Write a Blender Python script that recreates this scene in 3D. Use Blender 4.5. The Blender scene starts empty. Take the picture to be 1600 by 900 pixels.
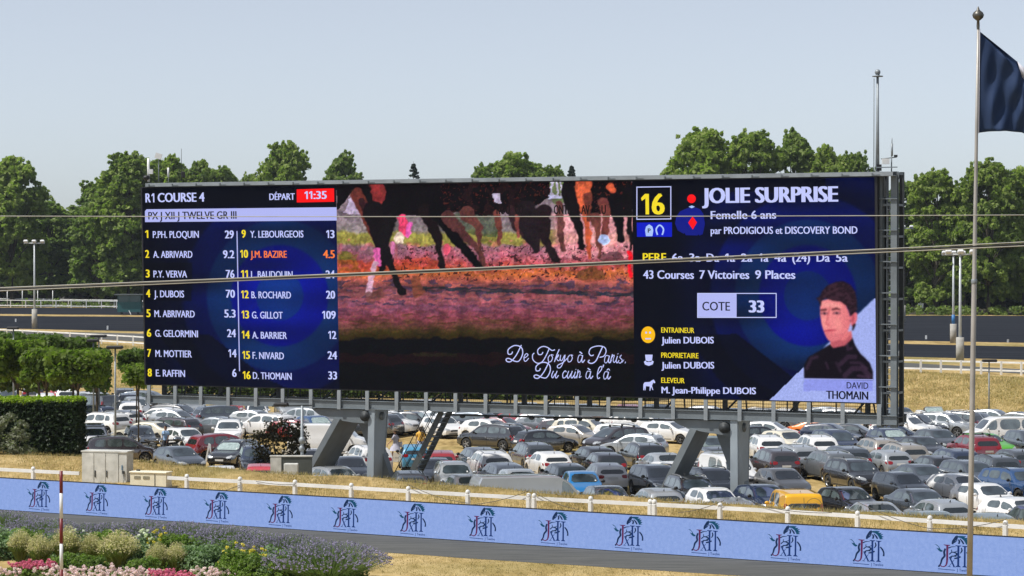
import bpy, bmesh, math, random
import numpy as np
from mathutils import Vector, Matrix
from mathutils.bvhtree import BVHTree

SC = bpy.context.scene
COL = SC.collection

# ------------------------------------------------------------------ camera
F = 3800.0; W0, H0 = 1600.0, 900.0; CAMZ = 12.2
PITCH = math.atan(46.0 / F)
cam_d = bpy.data.cameras.new('camera'); cam = bpy.data.objects.new('camera', cam_d); COL.objects.link(cam)
cam.location = (0, 0, CAMZ); cam.rotation_euler = (math.pi / 2 - PITCH, 0, 0)
cam_d.sensor_width = 36.0; cam_d.lens = F / W0 * 36.0; cam_d.clip_start = 0.5; cam_d.clip_end = 9000
SC.camera = cam

# ------------------------------------------------------------------ sky and sun
SUN_EL, SUN_AZ = 58.0, -112.0          # azimuth from +Y (straight ahead), negative is to the left
w = bpy.data.worlds.new('World'); SC.world = w; w.use_nodes = True
nt = w.node_tree; nt.nodes.clear()
out = nt.nodes.new('ShaderNodeOutputWorld'); bg = nt.nodes.new('ShaderNodeBackground')
sky = nt.nodes.new('ShaderNodeTexSky'); sky.sky_type = 'NISHITA'; sky.sun_disc = False
sky.sun_elevation = math.radians(SUN_EL); sky.sun_rotation = math.radians(SUN_AZ)
sky.air_density = 0.7; sky.dust_density = 0.6; sky.ozone_density = 5.0; sky.altitude = 50
SKY_STRENGTH = 0.136
bg.inputs['Strength'].default_value = SKY_STRENGTH
hsv = nt.nodes.new('ShaderNodeHueSaturation'); hsv.inputs['Saturation'].default_value = 0.43
nt.links.new(sky.outputs[0], hsv.inputs['Color']); nt.links.new(hsv.outputs[0], bg.inputs[0]); nt.links.new(bg.outputs[0], out.inputs[0])
sd = bpy.data.lights.new('sun', 'SUN'); sd.energy = 5.0; sd.angle = math.radians(0.53); sd.color = (1.0, 0.965, 0.915)
so = bpy.data.objects.new('sun', sd); COL.objects.link(so)
_e, _a = math.radians(SUN_EL), math.radians(SUN_AZ)
_sv = Vector((math.sin(_a) * math.cos(_e), math.cos(_a) * math.cos(_e), math.sin(_e)))
so.rotation_euler = _sv.to_track_quat('Z', 'Y').to_euler(); so.location = (0, 0, 120)
SC.view_settings.view_transform = 'Standard'; SC.view_settings.look = 'None'
SC.view_settings.exposure = 0.0; SC.view_settings.gamma = 1.0
SC.render.engine = 'CYCLES'
SC.cycles.max_bounces = 6; SC.cycles.transparent_max_bounces = 8
SC.cycles.use_denoising = True

# ------------------------------------------------------------------ pixel <-> place
_R = Vector((1, 0, 0)); _U = Vector((0, math.sin(PITCH), math.cos(PITCH))); _Fw = Vector((0, math.cos(PITCH), -math.sin(PITCH)))
_C = Vector((0, 0, CAMZ))
def ray(px, py): return _R * ((px - 800) / F) + _U * (-(py - 450) / F) + _Fw
def at_z(px, py, z):
    d = ray(px, py); return _C + d * ((z - CAMZ) / d.z)
def at_y(px, py, Y):
    d = ray(px, py); return _C + d * (Y / d.y)
def pix(p):
    v = Vector(p) - _C; k = v.dot(_Fw)
    return 800 + F * v.dot(_R) / k, 450 - F * v.dot(_U) / k

# ------------------------------------------------------------------ materials
MATS = {}
def nodes_of(name):
    m = bpy.data.materials.new(name); m.use_nodes = True
    n = m.node_tree; b = n.nodes['Principled BSDF']; return m, n, b
def mat(name, col, rough=0.6, metal=0.0, coat=0.0, var=0.0, vscale=3.0, bump=0.0, bscale=20.0, spec=0.5, dirt=None):
    """plain procedural material: base colour with noise variation, optional fine relief"""
    if name in MATS: return MATS[name]
    m, n, b = nodes_of(name)
    b.inputs['Roughness'].default_value = rough; b.inputs['Metallic'].default_value = metal
    b.inputs['Coat Weight'].default_value = coat; b.inputs['Coat Roughness'].default_value = 0.04
    b.inputs['Specular IOR Level'].default_value = spec
    c = (*col, 1)
    tc = n.nodes.new('ShaderNodeTexCoord')
    nz = n.nodes.new('ShaderNodeTexNoise'); nz.inputs['Scale'].default_value = vscale; nz.inputs['Detail'].default_value = 5
    n.links.new(tc.outputs['Object'], nz.inputs['Vector'])
    cr = n.nodes.new('ShaderNodeValToRGB')
    lo = tuple(max(0, x * (1 - var)) for x in col); hi = tuple(min(1, x * (1 + var)) for x in col)
    if dirt: lo = dirt
    cr.color_ramp.elements[0].position = 0.3; cr.color_ramp.elements[0].color = (*lo, 1)
    cr.color_ramp.elements[1].position = 0.7; cr.color_ramp.elements[1].color = (*hi, 1)
    n.links.new(nz.outputs['Fac'], cr.inputs[0]); n.links.new(cr.outputs[0], b.inputs['Base Color'])
    if bump:
        n2 = n.nodes.new('ShaderNodeTexNoise'); n2.inputs['Scale'].default_value = bscale; n2.inputs['Detail'].default_value = 4
        n.links.new(tc.outputs['Object'], n2.inputs['Vector'])
        bp = n.nodes.new('ShaderNodeBump'); bp.inputs['Strength'].default_value = bump; bp.inputs['Distance'].default_value = 0.02
        n.links.new(n2.outputs['Fac'], bp.inputs['Height']); n.links.new(bp.outputs[0], b.inputs['Normal'])
    MATS[name] = m; return m
def emit_mat(name, col, strength=1.0, base=0.006):
    if name in MATS: return MATS[name]
    m, n, b = nodes_of(name)
    b.inputs['Base Color'].default_value = (base, base, base, 1); b.inputs['Roughness'].default_value = 0.8
    b.inputs['Specular IOR Level'].default_value = 0.0
    b.inputs['Emission Color'].default_value = (*col, 1); b.inputs['Emission Strength'].default_value = strength
    MATS[name] = m; return m
def leaf_mat(name, dark, light, trans=0.45, scale=0.6, rough=0.55):
    """two-tone foliage: per-leaf variation by position, part of the light passes through"""
    if name in MATS: return MATS[name]
    m = bpy.data.materials.new(name); m.use_nodes = True; n = m.node_tree; n.nodes.clear()
    o = n.nodes.new('ShaderNodeOutputMaterial'); p = n.nodes.new('ShaderNodeBsdfPrincipled'); t = n.nodes.new('ShaderNodeBsdfTranslucent')
    mx = n.nodes.new('ShaderNodeMixShader'); mx.inputs[0].default_value = trans
    p.inputs['Roughness'].default_value = rough; p.inputs['Specular IOR Level'].default_value = 0.3
    tc = n.nodes.new('ShaderNodeTexCoord'); nz = n.nodes.new('ShaderNodeTexNoise'); nz.inputs['Scale'].default_value = scale; nz.inputs['Detail'].default_value = 3
    at = n.nodes.new('ShaderNodeAttribute'); at.attribute_name = 'tone'
    ad = n.nodes.new('ShaderNodeMath'); ad.operation = 'MULTIPLY_ADD'; ad.inputs[1].default_value = 0.6; 
    n.links.new(tc.outputs['Object'], nz.inputs['Vector']); n.links.new(at.outputs['Fac'], ad.inputs[0]); n.links.new(nz.outputs['Fac'], ad.inputs[2])
    oi = n.nodes.new('ShaderNodeObjectInfo'); ad2 = n.nodes.new('ShaderNodeMath'); ad2.operation = 'MULTIPLY_ADD'; ad2.inputs[1].default_value = 0.22
    n.links.new(oi.outputs['Random'], ad2.inputs[0]); n.links.new(ad.outputs[0], ad2.inputs[2])
    cr = n.nodes.new('ShaderNodeValToRGB'); cr.color_ramp.elements[0].position = 0.4; cr.color_ramp.elements[1].position = 1.25 if False else 1.0
    cr.color_ramp.elements[0].color = (*dark, 1); cr.color_ramp.elements[1].color = (*light, 1)
    n.links.new(ad2.outputs[0], cr.inputs[0]); n.links.new(cr.outputs[0], p.inputs['Base Color'])
    g = n.nodes.new('ShaderNodeMix'); g.data_type = 'RGBA'; g.blend_type = 'MULTIPLY'; g.inputs[0].default_value = 1
    g.inputs[7].default_value = (1.25, 1.6, 0.75, 1); n.links.new(cr.outputs[0], g.inputs[6]); n.links.new(g.outputs[2], t.inputs[0])
    n.links.new(p.outputs[0], mx.inputs[1]); n.links.new(t.outputs[0], mx.inputs[2]); n.links.new(mx.outputs[0], o.inputs[0])
    MATS[name] = m; return m

# ------------------------------------------------------------------ objects
def tag(o, label=None, cat=None, group=None, kind=None):
    if label: o['label'] = label
    if cat: o['category'] = cat
    if group: o['group'] = group
    if kind: o['kind'] = kind
    return o
def empty(name, loc=(0, 0, 0), rz=0.0):
    o = bpy.data.objects.new(name, None); COL.objects.link(o); o.location = loc; o.rotation_euler = (0, 0, rz)
    o.empty_display_size = 0.2; return o
def link(name, me, parent=None, loc=None, rot=None):
    o = bpy.data.objects.new(name, me); COL.objects.link(o)
    if parent is not None: o.parent = parent
    if loc is not None: o.location = loc
    if rot is not None: o.rotation_euler = rot
    return o
class MB:
    """collects boxes, bars, tubes and faces, then builds ONE mesh"""
    def __init__(s): s.v = []; s.f = []; s.m = []; s.sm = []; s.mats = []
    def mi(s, m):
        if m not in s.mats: s.mats.append(m)
        return s.mats.index(m)
    def add(s, vs, fs, m=None, smooth=False):
        k = len(s.v); s.v += [tuple(v) for v in vs]; i = s.mi(m) if m else 0
        for f in fs: s.f.append(tuple(k + a for a in f)); s.m.append(i); s.sm.append(smooth)
        return s
    def box(s, c, d, m=None, R=None, bev=0.0):
        x, y, z = d[0] / 2, d[1] / 2, d[2] / 2
        if bev > 0:
            b = min(bev, x * .9, y * .9, z * .9); vs = []
            for zz, ins in ((-z, b), (-z + b, 0), (z - b, 0), (z, b)):
                X, Y = x - ins, y - ins; B = b if ins == 0 else b * 0.5
                vs += [(-X + B, -Y, zz), (X - B, -Y, zz), (X, -Y + B, zz), (X, Y - B, zz), (X - B, Y, zz), (-X + B, Y, zz), (-X, Y - B, zz), (-X, -Y + B, zz)]
            fs = [tuple(range(7, -1, -1)), tuple(range(24, 32))]
            for r in range(3):
                for i in range(8): fs.append((r * 8 + i, r * 8 + (i + 1) % 8, r * 8 + 8 + (i + 1) % 8, r * 8 + 8 + i))
        else:
            vs = [(-x, -y, -z), (x, -y, -z), (x, y, -z), (-x, y, -z), (-x, -y, z), (x, -y, z), (x, y, z), (-x, y, z)]
            fs = [(3, 2, 1, 0), (4, 5, 6, 7), (0, 1, 5, 4), (1, 2, 6, 5), (2, 3, 7, 6), (3, 0, 4, 7)]
        c = Vector(c)
        vs = [(R @ Vector(v) if R else Vector(v)) + c for v in vs]
        return s.add(vs, fs, m)
    def bar(s, a, b, wd, th, m=None, up=(0, 0, 1)):
        a, b = Vector(a), Vector(b); d = b - a; L = d.length; d.normalize(); u = Vector(up)
        x = d.cross(u)
        if x.length < 1e-4: x = d.cross(Vector((1, 0, 0)))
        x.normalize(); z = x.cross(d)
        R = Matrix((x, d, z)).transposed()
        return s.box((a + b) / 2, (wd, L, th), m, R)
    def tube(s, pts, r, m=None, n=8, caps=True):
        pts = [Vector(p) for p in pts]; rs = r if isinstance(r, (list, tuple)) else [r] * len(pts); vs = []; fs = []
        for i, p in enumerate(pts):
            d = (pts[min(i + 1, len(pts) - 1)] - pts[max(i - 1, 0)]).normalized()
            x = d.cross(Vector((0, 0, 1)))
            if x.length < 1e-3: x = d.cross(Vector((0, 1, 0)))
            x.normalize(); y = d.cross(x)
            for k in range(n):
                a = 2 * math.pi * k / n; vs.append(p + (x * math.cos(a) + y * math.sin(a)) * rs[i])
        for i in range(len(pts) - 1):
            for k in range(n): fs.append((i * n + k, i * n + (k + 1) % n, (i + 1) * n + (k + 1) % n, (i + 1) * n + k))
        if caps: fs.append(tuple(range(n - 1, -1, -1))); fs.append(tuple(range((len(pts) - 1) * n, len(pts) * n)))
        return s.add(vs, fs, m, True)
    def lathe(s, prof, m=None, n=16, c=(0, 0, 0), axis='z', smooth=True):
        vs = []; fs = []; c = Vector(c)
        for (r, h) in prof:
            for k in range(n):
                a = 2 * math.pi * k / n; x, y = r * math.cos(a), r * math.sin(a)
                vs.append(c + (Vector((x, y, h)) if axis == 'z' else Vector((h, x, y))))
        for i in range(len(prof) - 1):
            for k in range(n): fs.append((i * n + k, i * n + (k + 1) % n, (i + 1) * n + (k + 1) % n, (i + 1) * n + k))
        return s.add(vs, fs, m, smooth)
    def ball(s, c, r, m=None, n=10, k=6):
        rx, ry, rz = r if isinstance(r, (tuple, list)) else (r, r, r); vs = []; fs = []
        for i in range(k + 1):
            t = math.pi * i / k
            for j in range(n):
                a = 2 * math.pi * j / n
                vs.append((c[0] + rx * math.sin(t) * math.cos(a), c[1] + ry * math.sin(t) * math.sin(a), c[2] - rz * math.cos(t)))
        for i in range(k):
            for j in range(n): fs.append((i * n + j, i * n + (j + 1) % n, (i + 1) * n + (j + 1) % n, (i + 1) * n + j))
        return s.add(vs, fs, m, True)
    def mesh(s, name, mt=None):
        me = bpy.data.meshes.new(name); me.from_pydata(s.v, [], s.f)
        ms = s.mats if s.mats else []
        if mt is not None and not s.mats: ms = [mt]
        for m in ms: me.materials.append(m)
        if len(s.m): me.polygons.foreach_set('material_index', s.m); me.polygons.foreach_set('use_smooth', s.sm)
        me.update(); return me
    def build(s, name, mt=None, parent=None, loc=None, sharp=None):
        me = s.mesh(name, mt)
        if sharp: me.set_sharp_from_angle(angle=math.radians(sharp))
        return link(name, me, parent, loc)
def np_mesh(name, V, Fc, mats, idx=None, smooth=False, tone=None):
    """quick mesh from numpy arrays, Fc all of one size (3 or 4)"""
    me = bpy.data.meshes.new(name); nf, k = Fc.shape
    me.vertices.add(len(V)); me.vertices.foreach_set('co', np.ascontiguousarray(V, dtype=np.float32).ravel())
    me.loops.add(nf * k); me.loops.foreach_set('vertex_index', np.ascontiguousarray(Fc, dtype=np.int32).ravel())
    me.polygons.add(nf); me.polygons.foreach_set('loop_start', np.arange(0, nf * k, k, dtype=np.int32))
    for m in (mats if isinstance(mats, (list, tuple)) else [mats]): me.materials.append(m)
    if idx is not None: me.polygons.foreach_set('material_index', np.ascontiguousarray(idx, dtype=np.int32))
    if smooth: me.polygons.foreach_set('use_smooth', np.ones(nf, dtype=bool))
    me.update(calc_edges=True)
    if tone is not None:
        a = me.attributes.new('tone', 'FLOAT', 'POINT'); a.data.foreach_set('value', np.ascontiguousarray(tone, dtype=np.float32))
    return me
def lerp(xs, ys, x):
    xs = list(xs); ys = list(ys)
    if x <= xs[0]: i = 0
    elif x >= xs[-1]: i = len(xs) - 2
    else: i = max(k for k in range(len(xs) - 1) if xs[k] <= x)
    t = (x - xs[i]) / (xs[i + 1] - xs[i]); return ys[i] + (ys[i + 1] - ys[i]) * t

# ================================================================== GROUND
# lines across the ground, near to far: (points along the line, height)
ZT = 2.0
L_board = ([0, 400, 800, 1200, 1600], [797, 822, 847, 875.5, 904.5])
L_fence = ([0, 400, 800, 1200, 1600], [776, 798, 822.5, 847, 873])
L_crest = ([0, 100, 270, 400, 600, 800, 1050, 1200, 1400, 1600], [706, 712, 725, 737, 748, 766, 782, 792, 804, 815])
L_back = ([0, 230, 800, 1400, 1600], [606, 608, 620, 644, 652])
L_bank = ([0, 222, 800, 1405, 1600], [526, 542, 564, 579, 591])
def line_pt(Lx, px, z, dy=0): return at_z(px, lerp(Lx[0], Lx[1], px) + dy, z)
cols = list(np.linspace(-500, 2100, 131))
R_ = random.Random(5)
rows = []
def prow(fn): rows.append([fn(c) for c in cols])
prow(lambda c: Vector(((c - 800) / F * 30 * 6, -60, ZT)))
prow(lambda c: Vector(((c - 800) / F * 50 * 1.3, 45, ZT)))
for t in (0, .35, .7, 1.0):
    prow(lambda c: line_pt(L_board, c, ZT, 30).lerp(line_pt(L_fence, c, ZT), t))
for t in (.3, .6, .85, 1.0):
    def fn(c, t=t):
        a = line_pt(L_fence, c, ZT); b = line_pt(L_crest, c, 2.55); p = a.lerp(b, t); p.z += 0.05 * math.sin(c * 0.031 + t * 3) * t + R_.uniform(-.02, .02); return p
    prow(fn)
for t in (.2, .5, .8, 1.0):
    def fn(c, t=t):
        b = line_pt(L_crest, c, 2.55); d = Vector((b.x, b.y, 0)).normalized() * 4.5
        p = b + d * t; p.z = 2.55 * (1 - t) ** 1.3; return p
    prow(fn)
for t in (.35, .7, 1.0):
    def fn(c, t=t):
        b = line_pt(L_crest, c, 2.55); d = Vector((b.x, b.y, 0)).normalized() * 4.5; a = b + d; a.z = 0
        return a.lerp(line_pt(L_back, c, 0), t)
    prow(fn)
for t in (.12, .3, .5, .7, .88, 1.0):
    def fn(c, t=t):
        p = line_pt(L_back, c, 0).lerp(line_pt(L_bank, c, ZT), t); p.z = ZT * (t * t * (3 - 2 * t)) + (R_.uniform(-.05, .05) if t < 1 else 0); return p
    prow(fn)
prow(lambda c: Vector(((c - 800) / F * 420, 420, ZT)))
prow(lambda c: Vector(((c - 800) / F * 900 * 1.5, 900, ZT)))
prow(lambda c: Vector(((c - 800) / F * 6000 * 2.2, 6000, ZT)))
GV = [p for r in rows for p in r]; nc = len(cols)
GF = [(i * nc + j, i * nc + j + 1, (i + 1) * nc + j + 1, (i + 1) * nc + j) for i in range(len(rows) - 1) for j in range(nc - 1)]

def ground_material():
    m, n, b = nodes_of('dry_grass_ground'); b.inputs['Roughness'].default_value = 0.95; b.inputs['Specular IOR Level'].default_value = 0.1
    geo = n.nodes.new('ShaderNodeNewGeometry')
    def noise(sc, det=5, mapping=None):
        z = n.nodes.new('ShaderNodeTexNoise'); z.inputs['Scale'].default_value = sc; z.inputs['Detail'].default_value = det
        if mapping:
            mp = n.nodes.new('ShaderNodeMapping'); mp.inputs['Scale'].default_value = mapping; n.links.new(geo.outputs['Position'], mp.inputs[0]); n.links.new(mp.outputs[0], z.inputs['Vector'])
        else: n.links.new(geo.outputs['Position'], z.inputs['Vector'])
        return z
    n1 = noise(0.35, 6, (1, .45, 1)); n2 = noise(2.2, 6, (1, .5, 1)); n3 = noise(0.06, 3)
    r1 = n.nodes.new('ShaderNodeValToRGB'); e = r1.color_ramp.elements
    e[0].position = .36; e[0].color = (.19, .13, .048, 1); e[1].position = .66; e[1].color = (.50, .375, .18, 1)
    x = e.new(.5); x.color = (.35, .25, .10, 1)
    mixf = n.nodes.new('ShaderNodeMath'); mixf.operation = 'MULTIPLY_ADD'; mixf.inputs[1].default_value = .55
    hf = n.nodes.new('ShaderNodeMath'); hf.operation = 'MULTIPLY'; hf.inputs[1].default_value = .5
    n.links.new(n1.outputs[0], mixf.inputs[0]); n.links.new(n2.outputs[0], hf.inputs[0]); n.links.new(hf.outputs[0], mixf.inputs[2])
    n.links.new(mixf.outputs[0], r1.inputs[0])
    gr = n.nodes.new('ShaderNodeValToRGB'); gr.color_ramp.elements[0].position = .56; gr.color_ramp.elements[1].position = .72
    n.links.new(n3.outputs[0], gr.inputs[0])
    mx = n.nodes.new('ShaderNodeMix'); mx.data_type = 'RGBA'; mx.inputs[7].default_value = (.13, .14, .035, 1)
    sc = n.nodes.new('ShaderNodeMath'); sc.operation = 'MULTIPLY'; sc.inputs[1].default_value = .6
    n.links.new(gr.outputs[0], sc.inputs[0]); n.links.new(sc.outputs[0], mx.inputs[0]); n.links.new(r1.outputs[0], mx.inputs[6]); n.links.new(mx.outputs[2], b.inputs['Base Color'])
    bp = n.nodes.new('ShaderNodeBump'); bp.inputs['Strength'].default_value = .8; bp.inputs['Distance'].default_value = .12
    n.links.new(n2.outputs[0], bp.inputs['Height']); n.links.new(bp.outputs[0], b.inputs['Normal'])
    return m
M_ground = ground_material()
g = np_mesh('ground', np.array([tuple(v) for v in GV]), np.array(GF), M_ground, smooth=True)
tag(link('ground', g), kind='structure')

def sheet_mat(name, c1, c2, sc=1.5, stretch=(1, 1, 1), bump=.3, rough=.9):
    m, n, b = nodes_of(name); b.inputs['Roughness'].default_value = rough; b.inputs['Specular IOR Level'].default_value = .2
    geo = n.nodes.new('ShaderNodeNewGeometry'); mp = n.nodes.new('ShaderNodeMapping'); mp.inputs['Scale'].default_value = stretch
    mp.inputs['Rotation'].default_value = (0, 0, math.radians(29))
    n.links.new(geo.outputs['Position'], mp.inputs[0])
    z = n.nodes.new('ShaderNodeTexNoise'); z.inputs['Scale'].default_value = sc; z.inputs['Detail'].default_value = 7; z.inputs['Roughness'].default_value = .65
    n.links.new(mp.outputs[0], z.inputs['Vector'])
    r = n.nodes.new('ShaderNodeValToRGB'); r.color_ramp.elements[0].position = .35; r.color_ramp.elements[1].position = .65
    r.color_ramp.elements[0].color = (*c1, 1); r.color_ramp.elements[1].color = (*c2, 1)
    n.links.new(z.outputs[0], r.inputs[0]); n.links.new(r.outputs[0], b.inputs['Base Color'])
    bp = n.nodes.new('ShaderNodeBump'); bp.inputs['Strength'].default_value = bump; bp.inputs['Distance'].default_value = .03
    n.links.new(z.outputs[0], bp.inputs['Height']); n.links.new(bp.outputs[0], b.inputs['Normal'])
    return m
def strip(name, pxs, y_far, y_near, z, m, wob=0.0):
    v = []; rr = random.Random(hash(name) % 999 if False else len(name))
    N = 60; x0, x1 = pxs[0], pxs[-1]
    for i in range(N + 1):
        px = x0 + (x1 - x0) * i / N
        v.append(at_z(px, lerp(pxs, y_far, px) + rr.uniform(-wob, wob), z)); v.append(at_z(px, lerp(pxs, y_near, px) + rr.uniform(-wob, wob), z))
    f = [(2 * i, 2 * i + 1, 2 * i + 3, 2 * i + 2) for i in range(N)]
    me = bpy.data.meshes.new(name); me.from_pydata([tuple(a) for a in v], [], f); me.materials.append(m)
    return tag(link(name, me), kind='structure')
M_asph = sheet_mat('grey_asphalt', (.066, .068, .064), (.118, .118, .110), 2.2, (.25, 3.5, 1), .35)
M_cinder = sheet_mat('dark_cinder', (.014, .017, .023), (.034, .037, .045), .8, (.05, 1.4, 1), .2, 1.0); M_cinder.node_tree.nodes['Principled BSDF'].inputs['Specular IOR Level'].default_value = 0.0
M_road = sheet_mat('pale_road', (.21, .195, .17), (.30, .28, .25), 1.5, (.6, 1.2, 1), .2)
M_gravel = sheet_mat('gravel_lane', (.22, .19, .14), (.33, .29, .22), 3, (1, 1, 1), .3)
strip('near_track', [-400, 0, 580, 800, 1100, 1600, 2000], [764, 791, 828, 843, 864, 900, 930], [806, 829, 862, 877, 896, 929, 957], ZT + .006, M_asph, .35)
strip('far_road', [-400, 0, 230, 800, 1400, 2000], [594, 596, 598, 606, 628, 652], [600, 604, 607.5, 618, 641, 668], .012, M_road)
strip('far_track', [-400, 0, 230, 1400, 1600, 2000], [478, 480.5, 481, 493, 493.5, 494], [490, 490.5, 492.5, 532, 535.5, 542], ZT + .012, M_cinder)
strip('racetrack', [-400, 0, 230, 1400, 1600, 2000], [494, 493.5, 495, 537, 541.5, 551], [504, 513, 518, 557, 562, 573], ZT + .012, M_cinder)
strip('service_path', [-400, 0, 222, 1400, 1600, 2000], [506, 516.5, 521, 566, 577, 598], [512, 521.5, 534, 573, 584, 606], ZT + .012, M_asph)
strip('woodland_floor', [-600, 0, 230, 1400, 1600, 2200], [428, 428, 428, 428, 428, 428], [476.5, 479.5, 480, 491.5, 492, 492.5], ZT + .012, mat('leaf_litter', (.03, .028, .016), .95, var=.3, vscale=.5))
strip('gravel_lane', [440, 600, 1000, 1300, 1500], [702, 707, 711, 722, 733], [714, 722, 728, 741, 752], .012, M_gravel, .4)
strip('gravel_aisle', [440, 800, 1200, 1600], [655, 664, 672, 690], [660, 670, 679, 698], .012, M_gravel, .4)

# ================================================================== BIG SCREEN
def lin(r, g_, b): 
    return tuple((x / 255 / 12.92) if x / 255 <= .04045 else ((x / 255 + .055) / 1.055) ** 2.4 for x in (r, g_, b))
def srgb_arr(A):
    A = np.clip(A, 0, 255) / 255; return np.where(A <= .04045, A / 12.92, ((A + .055) / 1.055) ** 2.4)
ZB = 5.33
SA, SB = at_z(228, 600, ZB), at_z(1369, 629.5, ZB)
LS = (SB - SA).length; eS = (SB - SA).normalized(); eB = Vector((-eS.y, eS.x, 0))       # along the screen, away from the viewer
RZ = math.atan2(eS.y, eS.x); LEAN = math.radians(1.9)
eH = -eB * math.sin(LEAN) + Vector((0, 0, math.cos(LEAN))); eN = eB * math.cos(LEAN) + Vector((0, 0, math.sin(LEAN)))
def scr(px, py):
    """pixel -> (s, h) on the leaning display surface"""
    d = ray(px, py); t = (SA - _C).dot(eN) / d.dot(eN); p = _C + d * t - SA; return p.dot(eS), p.dot(eH)
HS = (scr(221, 294)[1] + scr(1366, 276.5)[1]) / 2
def SP(s, h, o=0.0):
    """screen coordinates -> local coordinates of the screen's Empty (o = distance in front of the surface)"""
    return Vector((s, -h * math.sin(LEAN) - o * math.cos(LEAN), ZB + h * math.cos(LEAN) - o * math.sin(LEAN)))
def LP(px, py, yl):
    """pixel -> (s, z) on the upright plane yl metres behind the screen's lower edge"""
    o = Vector((SA.x, SA.y, 0)) + eB * yl; d = ray(px, py); t = (o - _C).dot(eB) / d.dot(eB); p = _C + d * t - o
    return Vector((p.dot(eS), yl, p.z))
screen = tag(empty('big_screen', (SA.x, SA.y, 0), RZ), 'huge racecourse video screen on a grey steel gantry above the parked cars', 'video screen')
M_steel = mat('gantry_steel', (.16, .185, .20), .55, .15, var=.14, vscale=1.2, bump=.12, bscale=9)
M_steel2 = mat('galvanised_steel', (.27, .30, .32), .5, .25, var=.15, vscale=1.5)
M_column = mat('column_steel', (.30, .345, .375), .5, .1, var=.12, vscale=.8, bump=.1, bscale=6); M_dark = mat('dark_steel', (.035, .04, .042), .6, .2, var=.2)
M_black = mat('black_housing', (.012, .012, .014), .55)

b = MB()
def sbox(b, s0, s1, h0, h1, o0, o1, m=None):
    vs = [SP(s, h, o) for o in (o1, o0) for (s, h) in ((s0, h0), (s1, h0), (s1, h1), (s0, h1))]
    b.add(vs, [(3, 2, 1, 0), (4, 5, 6, 7), (0, 1, 5, 4), (1, 2, 6, 5), (2, 3, 7, 6), (3, 0, 4, 7)], m)
sbox(b, -.1, LS + .12, -.06, HS + .05, -.55, -.02)
b.build('housing', M_black, screen)

# ---- display surfaces (a flat picture made of coloured light)
def screen_mat():
    m, n, bs = nodes_of('led_display'); bs.inputs['Base Color'].default_value = (.004, .004, .005, 1); bs.inputs['Roughness'].default_value = .8
    bs.inputs['Specular IOR Level'].default_value = 0
    a = n.nodes.new('ShaderNodeVertexColor'); a.layer_name = 'Col'
    tc = n.nodes.new('ShaderNodeTexCoord'); z = n.nodes.new('ShaderNodeTexNoise'); z.inputs['Scale'].default_value = 9; z.inputs['Detail'].default_value = 2
    n.links.new(tc.outputs['Object'], z.inputs['Vector'])
    mr = n.nodes.new('ShaderNodeMapRange'); mr.inputs[3].default_value = .78; mr.inputs[4].default_value = 1.22; n.links.new(z.outputs[0], mr.inputs[0])
    n.links.new(a.outputs[0], bs.inputs['Emission Color']); n.links.new(mr.outputs[0], bs.inputs['Emission Strength'])
    return m
M_led = screen_mat()
def panel(name, s0, s1, h0, h1, n, m, fn, o=0.0, parent=None, label=None, blur=0):
    S = np.linspace(s0, s1, n); Hh = np.linspace(h0, h1, m); SS, HH = np.meshgrid(S, Hh)
    P = np.stack([SS, -HH * math.sin(LEAN) - o * math.cos(LEAN), ZB + HH * math.cos(LEAN) - o * math.sin(LEAN)], -1).reshape(-1, 3)
    Wd = np.array(SA)[None] * [1, 1, 0] + P[:, :1] * np.array(eS) + P[:, 1:2] * np.array(eB) + P[:, 2:] * np.array([0, 0, 1.0])
    v = Wd - np.array(_C); k = v @ np.array(_Fw); PX = 800 + F * (v @ np.array(_R)) / k; PY = 450 - F * (v @ np.array(_U)) / k
    C = fn(PX, PY)
    if blur:
        A = C.reshape(m, n, 3)
        for _ in range(blur): A = (np.roll(A, 1, 0) + np.roll(A, -1, 0) + 2 * A) / 4 if False else (np.concatenate([A[:1], A[:-1]]) + np.concatenate([A[1:], A[-1:]]) + 2 * A) / 4; A = (np.concatenate([A[:, :1], A[:, :-1]], 1) + np.concatenate([A[:, 1:], A[:, -1:]], 1) + 2 * A) / 4
        C = A.reshape(-1, 3) + RNG.uniform(-1, 1, (n * m, 1)) * 6
    C = srgb_arr(C); i = np.arange(n * m).reshape(m, n)
    Fc = np.stack([i[:-1, :-1], i[:-1, 1:], i[1:, 1:], i[1:, :-1]], -1).reshape(-1, 4)
    me = np_mesh(name, P, Fc, M_led); ca = me.color_attributes.new('Col', 'FLOAT_COLOR', 'POINT')
    ca.data.foreach_set('color', np.concatenate([C, np.ones((len(C), 1))], 1).astype(np.float32).ravel())
    o_ = link(name, me, parent or screen)
    if label: o_['label'] = label
    return o_
RNG = np.random.default_rng(3)
def vnoise(x, y, sc, seed=0):
    """smooth value noise"""
    rg = np.random.default_rng(seed); T = rg.random((97, 97)); xi = x / sc; yi = y / sc
    x0 = np.floor(xi).astype(int); y0 = np.floor(yi).astype(int); fx = xi - x0; fy = yi - y0; fx = fx * fx * (3 - 2 * fx); fy = fy * fy * (3 - 2 * fy)
    g_ = lambda a, b_: T[a % 97, b_ % 97]
    return (g_(x0, y0) * (1 - fx) + g_(x0 + 1, y0) * fx) * (1 - fy) + (g_(x0, y0 + 1) * (1 - fx) + g_(x0 + 1, y0 + 1) * fx) * fy
def inside(x, y, poly):
    r = np.zeros(x.shape, bool); n = len(poly); j = n - 1
    for i in range(n):
        xi, yi = poly[i]; xj, yj = poly[j]
        if yi != yj: r ^= ((yi > y) != (yj > y)) & (x < (xj - xi) * (y - yi) / (yj - yi) + xi)
        j = i
    return r
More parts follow.
